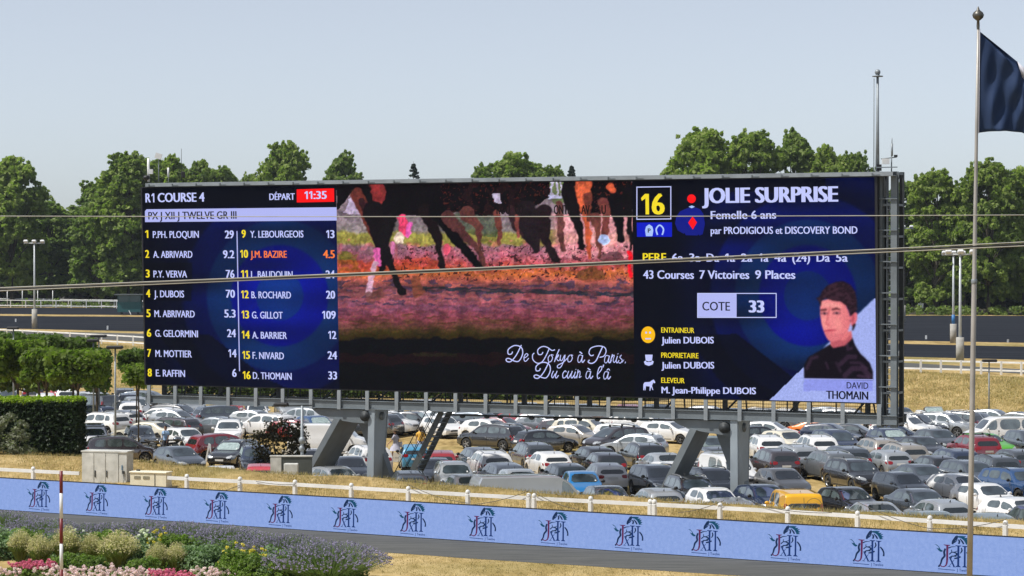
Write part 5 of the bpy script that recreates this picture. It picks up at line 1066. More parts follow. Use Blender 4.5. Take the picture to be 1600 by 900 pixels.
for (px, by, ms, sc, nm, lab) in [(6, 872, SH_b, 1.25, 'sage_shrub', 'blue green shrub at the left edge of the bed'), (40, 862, SH_g, 1.0, 'green_shrub', 'fresh green mound left of the striped post'), (80, 870, SH_b, .95, 'sage_shrub', 'grey green shrub just left of the striped post'), (122, 872, SH_w, 1.0, 'white_flowered_plant', 'pale flowered plant right behind the striped post'), (160, 872, SH_g, 1.1, 'green_shrub', 'green mound between two feathery tufts'), (178, 870, SH_g, 1.15, 'green_shrub', 'green mound behind the biggest blond tuft'),
                                (214, 888, SH_b, .95, 'sage_shrub', 'grey green plant right of the biggest blond tuft'), (232, 884, SH_w, 1.25, 'white_flowered_plant', 'tall plant with small white flowers mid bed'), (258, 884, SH_y, 1.3, 'yellow_flowered_plant', 'tallest yellow flowered plant in the bed'), (285, 878, SH_g, 1.15, 'green_shrub', 'green mound behind the yellow flowers'), (308, 892, SH_b, 1.1, 'sage_shrub', 'blue green mound right of the yellow flowers'), (336, 896, SH_b, 1.25, 'sage_shrub', 'larger blue green mound left of the orange flowers'), (372, 905, SH_y, 1.2, 'yellow_flowered_plant', 'yellow flowered plant between two green mounds'),
                                (398, 910, SH_y, 1.15, 'yellow_flowered_plant', 'rightmost yellow flowered plant'), (428, 908, SH_b, 1.3, 'sage_shrub', 'rightmost blue green mound beside the big lavender'), (455, 912, SH_g, 1.2, 'green_shrub', 'rightmost green mound below the big lavender'), (352, 884, SH_g, 1.0, 'green_shrub', 'green mound below the fourth horse logo'), (100, 896, SH_g, .8, 'green_shrub', 'low green plant at the foot of the striped post'), (140, 900, SH_g, .85, 'green_shrub', 'low dark green plant behind the blush flowers'), (225, 902, SH_g, .8, 'green_shrub', 'low green plant behind the pink flowers')]:
    plant(nm, px, by, lab, ms, sc * 1.3, px * .7, 'low shrubs in the flower bed', 'shrub')
def geranium_mesh(seed, flm, heads, fs=.062):
    rg = np.random.default_rng(seed); n = 60; c = np.stack([rg.uniform(-.42, .42, n), rg.uniform(-.3, .3, n), rg.uniform(.02, .24, n)], -1); V, Fc, tn = leaf_cloud(rg, c, np.full(n, .09), 26, .075, up=.8); out_ = [np_mesh('foliage', V, Fc, M_stipaG if flm is M_blush else M_green, tone=tn)]
    c = np.stack([rg.uniform(-.45, .45, heads), rg.uniform(-.32, .32, heads), rg.uniform(.26, .44, heads)], -1); V, Fc, tn = leaf_cloud(rg, c, np.full(heads, fs), 60, .04, .8); out_.append(np_mesh('flower_heads', V, Fc, flm, tone=tn)); return out_
GB = [geranium_mesh(61, M_blush, 13), geranium_mesh(62, M_blush, 11)]; GP = [geranium_mesh(63, M_pink, 40, .05)]
rgx = random.Random(6)
for i in range(17):
    px = 4 + i * 22 + rgx.uniform(-4, 4)
    if 20 < px < 64 or 244 < px < 292: continue
    plant('blush_geranium', px, 905 + rgx.uniform(-2, 5), 'blush pink geranium clump in the front row of the bed', GB[i % 2], 1.0, rgx.uniform(-.5, .5), 'blush geraniums in the front row', 'flowers')
    plant('blush_geranium', px + 9, 911 + rgx.uniform(-2, 4), 'blush pink geranium clump in the front row of the bed', GB[(i + 1) % 2], .9, rgx.uniform(-.5, .5), 'blush geraniums in the front row', 'flowers')
for (px, by, sc, lab) in [(32, 897, .9, 'small magenta geranium clump near the left edge'), (52, 900, 1.0, 'left half of the large magenta geranium patch near the striped post'), (68, 901, 1.15, 'right half of the large magenta geranium patch near the striped post'), (250, 913, 1.0, 'left magenta geranium clump below the yellow flowers'), (268, 914, 1.0, 'middle magenta geranium clump below the yellow flowers'), (284, 915, .9, 'right magenta geranium clump below the yellow flowers')]:
    plant('magenta_geranium', px, by, lab, GP[0], sc, px, 'magenta geranium clumps', 'flowers')

# ================================================================== CARS
M_glass = mat('car_glass', (.016, .022, .024), .04, 0.0, 0.0, spec=.7); GL = lambda m: (setattr(m.node_tree.nodes['Principled BSDF'].inputs['IOR'], 'default_value', 1.9), m)[1]
M_side = mat('side_glass', (.10, .13, .13), .05, .25, 1.0, spec=1.0, var=.5, vscale=2.2); M_ws = mat('windscreen_glass', (.045, .062, .072), .05, .15, 1.0, spec=.9, var=.7, vscale=1.3); M_shade = mat('sunshade_glass', (.42, .52, .50), .25, .3, 1.0, var=.3, vscale=6)  # side glass base colour lightened to stand in for sky reflections
M_tyre = mat('tyre', (.018, .018, .018), .85); M_rim = mat('alloy_rim', (.38, .39, .40), .35, .6); M_trim = mat('black_trim', (.016, .016, .017), .5); M_chrome = mat('headlamp', (.55, .58, .60), .08, .35, 1.0)
M_tail = mat('tail_lamp', (.26, .008, .012), .15, 0, 1.0); M_plate = mat('plate_white', (.62, .62, .60), .5); M_gap = mat('panel_gap', (.02, .02, .02), .8); M_under = mat('underbody', (.012, .012, .012), .9)
PAINT = {'white': (.78, .78, .77), 'silver': (.50, .53, .55), 'grey': (.22, .24, .26), 'slate': (.105, .125, .15), 'black': (.012, .013, .016), 'navy': (.018, .03, .065), 'blue': (.015, .06, .17), 'bright blue': (.02, .17, .42),
         'red': (.32, .014, .018), 'dark red': (.20, .010, .018), 'purple grey': (.085, .072, .078), 'champagne': (.50, .46, .40), 'cream': (.66, .62, .50), 'yellow': (.80, .42, .01), 'orange': (.80, .20, .01), 'green': (.10, .42, .03), 'light blue': (.07, .30, .50), 'teal grey': (.16, .20, .20), 'dark grey': (.05, .058, .068), 'pink red': (.50, .06, .08)}
PM = {}
def paint(c):
    if c not in PM:
        dark = sum(PAINT[c]) < .5; m = mat('paint_' + c.replace(' ', '_'), PAINT[c], .30 if not dark else .24, .55 if c in ('silver', 'grey', 'slate', 'champagne', 'purple grey') else 0.0, 1.0, var=.06, vscale=1.1); PM[c] = m; m.node_tree.nodes['Principled BSDF'].inputs['Coat IOR'].default_value = 2.1 if dark else 1.6
    return PM[c]
# kind: L, W, H, wheel radius, roofline [(fraction from front, z)], belt z front/rear, windscreen (base, top) fractions, rear glass (top, base), pillars
KINDS = {
 'hatchback': dict(L=4.05, W=1.76, H=1.46, r=.315, top=[(0, .60), (.02, .72), (.10, .84), (.25, .97), (.42, 1.38), (.50, 1.45), (.62, 1.46), (.80, 1.40), (.875, 1.34), (.955, .98), (.985, .88), (1, .72)], belt=(.92, 1.0), ws=(.26, .415), rg=(.885, .95), sw=[(.315, .56), (.585, .80)], fa=.19, ra=.83),
 'suv': dict(L=4.45, W=1.85, H=1.64, r=.36, top=[(0, .72), (.02, .86), (.08, 1.00), (.235, 1.08), (.37, 1.53), (.46, 1.63), (.62, 1.64), (.84, 1.58), (.90, 1.52), (.965, 1.08), (.99, .96), (1, .80)], belt=(1.04, 1.12), ws=(.245, .365), rg=(.91, .962), sw=[(.30, .53), (.555, .745), (.765, .875)], fa=.185, ra=.82),
 'city car': dict(L=3.55, W=1.66, H=1.50, r=.29, top=[(0, .62), (.025, .78), (.10, .90), (.20, .98), (.37, 1.42), (.46, 1.49), (.65, 1.50), (.86, 1.42), (.92, 1.36), (.975, 1.0), (.992, .88), (1, .7)], belt=(.94, 1.0), ws=(.21, .365), rg=(.925, .97), sw=[(.27, .58), (.61, .85)], fa=.18, ra=.85),
 'saloon': dict(L=4.6, W=1.82, H=1.43, r=.325, top=[(0, .58), (.02, .70), (.10, .82), (.27, .94), (.41, 1.34), (.50, 1.42), (.62, 1.43), (.72, 1.38), (.86, 1.04), (.95, 1.00), (.985, .94), (1, .76)], belt=(.90, .98), ws=(.28, .405), rg=(.735, .85), sw=[(.325, .53), (.55, .73)], fa=.175, ra=.80),
 'estate car': dict(L=4.55, W=1.81, H=1.48, r=.32, top=[(0, .60), (.02, .72), (.09, .84), (.25, .95), (.39, 1.38), (.48, 1.46), (.62, 1.48), (.84, 1.44), (.91, 1.37), (.97, .98), (.99, .88), (1, .72)], belt=(.92, 1.0), ws=(.26, .385), rg=(.918, .965), sw=[(.305, .51), (.53, .70), (.72, .87)], fa=.175, ra=.81),
 'people carrier': dict(L=4.35, W=1.82, H=1.64, r=.32, top=[(0, .64), (.02, .80), (.09, .92), (.17, 1.0), (.36, 1.50), (.46, 1.62), (.64, 1.64), (.86, 1.56), (.915, 1.48), (.975, 1.02), (.99, .90), (1, .72)], belt=(.96, 1.05), ws=(.18, .355), rg=(.922, .97), sw=[(.25, .47), (.49, .69), (.71, .87)], fa=.18, ra=.83),
 'small van': dict(L=4.4, W=1.85, H=1.84, r=.32, top=[(0, .66), (.02, .84), (.10, .98), (.19, 1.08), (.32, 1.68), (.40, 1.82), (.60, 1.85), (.93, 1.82), (.965, 1.76), (.985, 1.10), (.995, .95), (1, .7)], belt=(1.04, 1.10), ws=(.20, .318), rg=(.972, .983), sw=[(.245, .44), (.47, .68)], fa=.18, ra=.80),
 'panel van': dict(L=5.1, W=1.95, H=2.0, r=.34, top=[(0, .70), (.02, .90), (.09, 1.08), (.17, 1.18), (.28, 1.80), (.36, 1.96), (.55, 1.99), (.95, 1.98), (.98, 1.92), (.992, 1.2), (.997, 1.0), (1, .6)], belt=(1.14, 1.18), ws=(.175, .278), rg=(.984, .991), sw=[(.205, .37)], fa=.185, ra=.78),
 'long van': dict(L=5.9, W=2.05, H=2.4, r=.36, top=[(0, .72), (.02, .95), (.08, 1.15), (.15, 1.30), (.255, 2.05), (.34, 2.34), (.5, 2.39), (.96, 2.40), (.985, 2.34), (.993, 1.4), (.997, 1.0), (1, .6)], belt=(1.25, 1.3), ws=(.155, .255), rg=(.986, .992), sw=[(.185, .33)], fa=.165, ra=.78),
 'minibus': dict(L=5.0, W=1.95, H=1.97, r=.34, top=[(0, .70), (.02, .90), (.09, 1.06), (.17, 1.16), (.29, 1.78), (.37, 1.94), (.55, 1.97), (.95, 1.95), (.98, 1.88), (.99, 1.2), (.996, 1.0), (1, .6)], belt=(1.12, 1.18), ws=(.175, .285), rg=(.983, .99), sw=[(.205, .37), (.41, .68), (.70, .93)], fa=.185, ra=.78),
 'coupe': dict(L=4.45, W=1.86, H=1.33, r=.345, top=[(0, .54), (.02, .66), (.10, .78), (.30, .90), (.44, 1.26), (.52, 1.32), (.60, 1.33), (.70, 1.28), (.90, .96), (.96, .93), (.99, .88), (1, .68)], belt=(.86, .94), ws=(.31, .435), rg=(.715, .885), sw=[(.35, .60), (.62, .72)], fa=.18, ra=.81),
 'open car': dict(L=4.1, W=1.76, H=1.34, r=.32, top=[(0, .58), (.02, .70), (.10, .82), (.30, .93), (.41, .99), (.50, .99), (.60, .98), (.72, .98), (.86, .98), (.95, .96), (.99, .88), (1, .70)], belt=(.90, .95), ws=None, rg=None, sw=[], fa=.18, ra=.82)}
def pw_(tab, t): return float(np.interp(t, [a for a, _ in tab], [z for _, z in tab]))
def sm_top(k, t): return (pw_(k['top'], t - .012) + pw_(k['top'], t) * 2 + pw_(k['top'], t + .012)) / 4
def body_mesh(kn):
    k = KINDS[kn]; L, W, Ht, r = k['L'], k['W'], k['H'], k['r']; zb = .22 if kn not in ('suv',) else .26; hw = W / 2; Ra = r + .065
    fr = sorted(set([0, .006, .02, .04, .07, .10] + [a for a, _ in k['top']] + list(np.linspace(.12, .94, 22)) + [.96, .98, .99, .996, 1] + [c + d / L for c in (k['fa'], k['ra']) for d in (-Ra, -Ra * .9, -Ra * .7, -Ra * .4, 0, Ra * .4, Ra * .7, Ra * .9, Ra)]))
    fr = [f_ for i, f_ in enumerate(fr) if i == 0 or f_ - fr[i - 1] > .0025]; boxy = kn in ('panel van', 'long van', 'minibus', 'small van')
    V = []; ns = 10
    for f_ in fr:
        y = L / 2 - f_ * L; ft_ = min(f_, 1 - f_) * L
        e = min(1, ft_ / (.55 if f_ < .5 else (.22 if boxy else .45))); wf = 1 - (.17 if f_ < .5 else (.03 if boxy else .11)) * (1 - e) ** 2.2
        w_ = hw * wf; top = sm_top(k, f_); belt = min(k['belt'][0] + (k['belt'][1] - k['belt'][0]) * f_, top - .035); t = max(0, min(1, (top - belt) / (Ht - k['belt'][0])))
        z0 = zb + .1 * (1 - min(1, ft_ / .5)) 
        for ac in (k['fa'], k['ra']):
            dy = (f_ - ac) * L
            if abs(dy) <= Ra: z0 = max(z0, r + math.sqrt(max(0, Ra * Ra - dy * dy)) )
        z0 = min(z0, belt - .12); z1 = max(zb + .17, z0 + .01); z2 = max(.52 * belt + .08, z1 + .02); z3 = belt - .07; z2 = min(z2, z3 - .02); z1 = min(z1, z2 - .01)
        tb = .10 if boxy else .21; wt = w_ * (1 - tb * t - .045); crown = .05 if t > .3 else .035
        V += [(w_ * .95, y, z0), (w_ * .985, y, z1), (w_, y, z2), (w_ * .985, y, z3), (w_ * .955, y, belt), (w_ * (.955 - (tb + .02) * t * .62), y, belt + (top - crown - belt) * .62), (wt, y, top - crown - .015), (wt * .93, y, top - crown * .45), (wt * .6, y, top - .008), (0, y, top)]
    n = len(fr); Fs = []
    full = V + [(-x, y, z) for x, y, z in V]; o = len(V)
    for i in range(n - 1):
        for j in range(ns - 1):
            a, c, d, e = i * ns + j, i * ns + j + 1, (i + 1) * ns + j + 1, (i + 1) * ns + j; Fs.append((a, c, d, e)); Fs.append((o + e, o + d, o + c, o + a))
    Fs.append(tuple(range(0, ns)) [::-1] + tuple(o + j for j in range(ns - 1))); Fs.append(tuple((n - 1) * ns + j for j in range(ns)) + tuple(o + (n - 1) * ns + j for j in range(ns - 2, -1, -1)))
    bm = bmesh.new(); vs = [bm.verts.new(v) for v in full]
    for f_ in Fs:
        try: bm.faces.new([vs[i] for i in f_])
        except ValueError: pass
    bmesh.ops.remove_doubles(bm, verts=bm.verts, dist=.0015); bmesh.ops.recalc_face_normals(bm, faces=bm.faces)
    me = bpy.data.meshes.new('body'); bm.to_mesh(me); bvh = BVHTree.FromBMesh(bm); bm.free(); me.polygons.foreach_set('use_smooth', [True] * len(me.polygons)); me.set_sharp_from_angle(angle=math.radians(38)); me.materials.append(M_trim); return me, bvh
def patch(bvh, corners, d, nu=6, nv=4, off=.007, rnd=True):
    """project a four-cornered patch on the body along d; returns vertices and faces"""
    d = Vector(d).normalized(); c = [Vector(q) for q in corners]; vs = []; fs = []; bad = set()
    for j in range(nv + 1):
        for i in range(nu + 1):
            u, v = i / nu, j / nv
            if rnd:
                if i in (0, nu) and j in (0, nv): u = u + (.06 if i == 0 else -.06); v = v + (.10 if j == 0 else -.10)
            p = c[0].lerp(c[1], u).lerp(c[3].lerp(c[2], u), v); h = bvh.ray_cast(p - d * 4, d)
            if h[0] is None: q = p; nn = -d; bad.add(len(vs))
            else: q, nn = h[0], h[1]
            if nn.dot(d) > 0: nn = -nn
            vs.append(q + nn * off)
    for j in range(nv):
        for i in range(nu): a = j * (nu + 1) + i; q = (a, a + 1, a + nu + 2, a + nu + 1); fs += [] if bad & set(q) else [q]
    use = sorted({i for f_ in fs for i in f_}); mp = {a: i for i, a in enumerate(use)}
    return [vs[i] for i in use], [tuple(mp[i] for i in f_) for f_ in fs]
def pmesh(name, lst, m, smooth=True):
    b = MB()
    for vs, fs in lst: b.add(vs, fs, None, smooth)
    me = b.mesh(name, m); return me
def wheel_mesh(r, w_=.2):
    b = MB(); b.lathe([(r * .62, -w_ / 2), (r * .93, -w_ / 2), (r, -w_ * .3), (r, w_ * .3), (r * .93, w_ / 2), (r * .62, w_ / 2)], None, 20, axis='x'); ty = b.mesh('wheel', M_tyre)
    b = MB(); b.lathe([(r * .66, w_ * .49), (r * .60, w_ * .40), (r * .58, w_ * .1)], M_rim, 20, axis='x'); b.lathe([(r * .58, w_ * .1), (0.0, w_ * .1)], M_under, 16, axis='x')
    for i in range(5):
        a = i * 2 * math.pi / 5; c, s = math.cos(a), math.sin(a); q = lambda rr, t: (w_ * .40, rr * c - t * s, rr * s + t * c)
        b.add([q(.1 * r, -.07 * r), q(.1 * r, .07 * r), q(.6 * r, .12 * r), q(.6 * r, -.12 * r)], [(0, 1, 2, 3), (3, 2, 1, 0)], M_rim)
    b.lathe([(r * .17, w_ * .42), (0.0, w_ * .44)], M_rim, 10, axis='x'); return ty, b.mesh('rim')
def make_kind(kn):
    k = KINDS[kn]; L, W, Ht, r = k['L'], k['W'], k['H'], k['r']; me, bvh = body_mesh(kn); hw = W / 2; P = dict(body=me); yf = lambda f_: L / 2 - f_ * L; boxy = 'van' in kn or kn == 'minibus'
    tb = .10 if boxy else .21
    if k['ws']:
        a, c = k['ws']; za, zc = sm_top(k, a), sm_top(k, c); P['windscreen'] = pmesh('windscreen', [patch(bvh, [(-hw * .80, yf(a), za), (hw * .80, yf(a), za), (hw * .655, yf(c), zc), (-hw * .655, yf(c), zc)], (0, -.25, -1) if not boxy else (0, -1, -.6), 10, 5)], M_ws)
        tt = .14; yy = yf(a) + (yf(c) - yf(a)) * tt; zz = za + (zc - za) * tt; P['sticker'] = pmesh('windscreen_sticker', [patch(bvh, [(-hw * .66, yy + .0, zz), (-hw * .58, yy + .0, zz), (-hw * .58, yy - .09, zz + .06), (-hw * .66, yy - .09, zz + .06)], (0, -.25, -1) if not boxy else (0, -1, -.6), 1, 1, .012, False)], M_plate)
        a, c = k['rg']; za, zc = sm_top(k, a), sm_top(k, c)
        if kn not in ('panel van', 'long van'): P['rear_window'] = pmesh('rear_window', [patch(bvh, [(hw * .74, -L, zc + .02), (-hw * .74, -L, zc + .02), (-hw * (.64 if not boxy else .76), -L, za - .05), (hw * (.64 if not boxy else .76), -L, za - .05)] if kn not in ('saloon', 'coupe') else [(hw * .70, yf(c), 0), (-hw * .70, yf(c), 0), (-hw * .62, yf(a), 0), (hw * .62, yf(a), 0)], (0, 1, -.02) if kn not in ('saloon', 'coupe') else (0, 0, -1), 10, 4)], M_glass)
    wn = []
    for s in (1, -1):
        for i, (f0, f1) in enumerate(k['sw']):
            zb0 = k['belt'][0] + (k['belt'][1] - k['belt'][0]) * f0 + .02; zb1 = k['belt'][0] + (k['belt'][1] - k['belt'][0]) * f1 + .02
            g0, g1 = (f0 + .085 if i == 0 else f0), (f1 - (.03 if i == len(k['sw']) - 1 and not boxy else 0))
            zt0, zt1 = sm_top(k, g0) - .125, sm_top(k, g1) - .125
            if kn == 'saloon' and i == 1: zt1 -= .04
            wn.append(pmesh('side_window', [patch(bvh, [(s * 3, yf(f0), zb0), (s * 3, yf(f1), zb1), (s * 3, yf(g1), max(zt1, zb1 + .05)), (s * 3, yf(g0), max(zt0, zb0 + .08))][::s], (-s, 0, 0), 5, 3)], M_side))
    P['side_window'] = wn
    zh = k['top'][2][1] - .10; zn = k['top'][1][1]
    P['headlight'] = [pmesh('headlight', [patch(bvh, [(s * hw * .82, L, zh + .02), (s * hw * .46, L, zh - .09), (s * hw * .48, L, zh - .20), (s * hw * .82, L, zh - .15)], (0, -1, 0), 4, 3, .012), patch(bvh, [(s * 3, yf(.012), zh - .15), (s * 3, yf(.075), zh - .07), (s * 3, yf(.07), zh + .0), (s * 3, yf(.02), zh - .03)], (-s, 0, 0), 3, 2, .012)], M_chrome) for s in (1, -1)]
    P['grille'] = pmesh('grille', [patch(bvh, [(-hw * .46, L, zh - .12), (hw * .46, L, zh - .12), (hw * .40, L, zh - .27), (-hw * .40, L, zh - .27)], (0, -1, 0), 4, 2, .01), patch(bvh, [(-hw * .66, L, .40), (hw * .66, L, .40), (hw * .6, L, .28), (-hw * .6, L, .28)], (0, -1, 0), 6, 2, .01)], M_trim)
    zl = (1.0 if not boxy else 1.15) if kn not in ('saloon', 'coupe', 'hatchback') else .90
    zz1 = zl + (.05 if not boxy else .25)
    P['tail_light'] = [pmesh('tail_light', [patch(bvh, [(s * hw * (.85 if not boxy else .93), -L, zz1), (s * hw * (.52 if not boxy else .82), -L, zz1 - .03), (s * hw * (.56 if not boxy else .82), -L, zl - .13), (s * hw * (.86 if not boxy else .93), -L, zl - .15)], (0, 1, 0), 3, 3, .012), patch(bvh, [(s * 3, yf(.992), zl - .15), (s * 3, yf(.935), zl - .08), (s * 3, yf(.945), zz1), (s * 3, yf(.99), zz1)], (-s, 0, 0), 3, 2, .012)], M_tail) for s in (1, -1)]
    P['number_plate'] = [pmesh('number_plate', [patch(bvh, [(-.26, s * L, z + .055), (.26, s * L, z + .055), (.26, s * L, z - .055), (-.26, s * L, z - .055)], (0, -s, 0), 2, 1, .022, False)], M_plate) for s, z in ((1, .46), (-1, .62 if kn in ('saloon', 'coupe') else .76))]
    gap = []
    for s in (1, -1):
        fr = [k['sw'][0][0] + .0, k['sw'][0][1] + .012] + ([k['sw'][1][1] + .0] if len(k['sw']) > 1 and not boxy else []) if k['sw'] else [.33, .62]
        for f_ in fr: gap.append(patch(bvh, [(s * 3, yf(f_) + .007, .36), (s * 3, yf(f_) - .007, .36), (s * 3, yf(f_) - .007, k['belt'][0] - .0), (s * 3, yf(f_) + .007, k['belt'][0] - .0)], (-s, 0, 0), 1, 5, .004, False))
        gap.append(patch(bvh, [(s * 3, yf(k['fa']) - r - .12, .30), (s * 3, yf(k['ra']) + r + .12, .30), (s * 3, yf(k['ra']) + r + .12, .345), (s * 3, yf(k['fa']) - r - .12, .345)], (-s, 0, 0), 4, 1, .005, False))
    gap.append(patch(bvh, [(-hw * .9, -L, .42), (hw * .9, -L, .42), (hw * .85, -L, .27), (-hw * .85, -L, .27)], (0, 1, 0), 6, 1, .008, False))
    if boxy: gap.append(patch(bvh, [(-.008, -L, .5), (.008, -L, .5), (.008, -L, Ht - .2), (-.008, -L, Ht - .2)], (0, 1, 0), 1, 6, .006, False))
    P['panel_gaps'] = pmesh('panel_gaps', gap, M_gap)
    P['wheel'], P['rim'] = wheel_mesh(r, .2 if W < 1.9 else .23); P['wheel_pos'] = [(s * (hw - .115), yf(f_), r) for f_ in (k['fa'], k['ra']) for s in (1, -1)]
    b = MB(); b.box((0, 0, .42), (W - .50, L * .93, .42)); b.box((0, 0, .36), (W - .16, L * (k['ra'] - k['fa']) - 2 * r - .1 if False else L * (k['ra'] - k['fa']) - 2 * (r + .09), .26)); P['underbody'] = b.mesh('underbody', M_under)
    ym = yf(k['sw'][0][0] + .035) if k['sw'] else yf(.37); P['mirror'] = []
    for s in (1, -1):
        b = MB(); b.ball((s * (hw + .09), ym, k['belt'][0] + .09), (.11, .055, .085), None, 10, 6); b.box((s * (hw - .02), ym, k['belt'][0] + .04), (.14, .04, .04)); P['mirror'].append(b.mesh('mirror', M_trim))
    b = MB(); b.add([(-.012, yf(.8) + .09, Ht - .08), (.012, yf(.8) + .09, Ht - .08), (.012, yf(.8) - .05, Ht - .08), (-.012, yf(.8) - .05, Ht - .08), (-.004, yf(.8) - .05, Ht + .06), (.004, yf(.8) - .05, Ht + .06)], [(0, 1, 5, 4), (1, 2, 5), (3, 0, 4), (2, 3, 4, 5)]); P['antenna'] = b.mesh('antenna', M_trim)
    if kn in ('suv', 'estate car'):
        b = MB()
        for s in (1, -1):
            pts = [(s * hw * .68, yf(f_), sm_top(k, f_) - .02 + (.05 if 0 < i < 4 else 0)) for i, f_ in enumerate((.42, .47, .62, .78, .84))]; b.tube(pts, .02, None, 5)
        P['roof_rails'] = b.mesh('roof_rails', M_trim)
    if kn == 'open car':
        b = MB(); z = .98; b.tube([(-.70, yf(.34), z - .08), (-.60, yf(.43), Ht - .04), (.60, yf(.43), Ht - .04), (.70, yf(.34), z - .08)], .03, None, 6); P['windscreen_frame'] = b.mesh('windscreen_frame', M_rim)
        b = MB(); b.add([(-.68, yf(.345), z - .05), (.68, yf(.345), z - .05), (.59, yf(.428), Ht - .06), (-.59, yf(.428), Ht - .06)], [(0, 1, 2, 3)]); P['windscreen'] = b.mesh('windscreen', M_shade)
        b = MB()
        for x in (-.36, .36): b.box((x, yf(.56), .98), (.5, .16, .5), bev=.06)
        P['seat'] = b.mesh('seats', M_trim)
    return P
for m_ in (M_side, M_ws, M_glass): GL(m_)
KP = {}
def put_car(px, y_roof, kn, colour, head, label, shade=False, rims=True, bars=False, D=None):
    if kn not in KP: KP[kn] = make_kind(kn)
    P = KP[kn]; k = KINDS[kn]
    if D is None: p = at_z(px, y_roof, k['H'] * .985)
    else: p = at_y(px, 600, D)
    root = tag(empty('parked_' + kn.replace(' ', '_'), (p.x, p.y, 0), -math.radians(head)), label, kn if kn in ('suv', 'coupe') or 'van' in kn or kn == 'minibus' else 'car', 'cars parked on the grass car park')
    mp = paint(colour); 
    def part(name, me, m=None, par=None, loc=None):
        o = link(name, me, par or root, loc)
        if m is not None: o.material_slots[0].link = 'OBJECT'; o.material_slots[0].material = m
        return o
    part('body', P['body'], mp); part('underbody', P['underbody']); part('panel_gaps', P['panel_gaps'])
    if 'windscreen' in P: part('windscreen', P['windscreen'], M_shade if shade else None)
    if 'rear_window' in P: part('rear_window', P['rear_window'])
    if 'sticker' in P and abs((head + 180) % 360 - 180) > 100: part('windscreen_sticker', P['sticker'])
    for me in P['side_window']: part('side_window', me)
    for me in P['headlight']: part('headlight', me)
    for me in P['tail_light']: part('tail_light', me)
    for me in P['number_plate']: part('number_plate', me)
    for me in P['mirror']: part('mirror', me, mp if colour in ('white', 'red', 'silver', 'grey', 'orange', 'yellow') else None)
    part('grille', P['grille']); part('antenna', P['antenna']) if kn not in ('open car', 'long van', 'panel van') else None
    for nm in ('windscreen_frame', 'seat'):
        if nm in P: part(nm, P[nm])
    if 'roof_rails' in P and colour not in ('slate',): part('roof_rails', P['roof_rails'], M_rim if colour in ('white', 'grey', 'silver', 'black') else None)
    for (x, y, z) in P['wheel_pos']:
        w_ = link('wheel', P['wheel'], root, (x, y, z)); rm = link('rim', P['rim'], w_)
        if x < 0: rm.scale = (-1, 1, 1)
    if bars:
        for f_ in (.48, .70):
            y = k['L'] / 2 - f_ * k['L']; b = MB(); b.tube([(-k['W'] * .36, y, k['H'] + .06), (k['W'] * .36, y, k['H'] + .06)], .03, None, 6)
            for s in (1, -1): b.box((s * k['W'] * .34, y, k['H'] + .0), (.07, .12, .16))
            b.build('roof_bar', M_trim, root)
    return root
H_, S_, C_, SA_, E_, M_, SV, PV = 'hatchback', 'suv', 'city car', 'saloon', 'estate car', 'people carrier', 'small van', 'panel van'
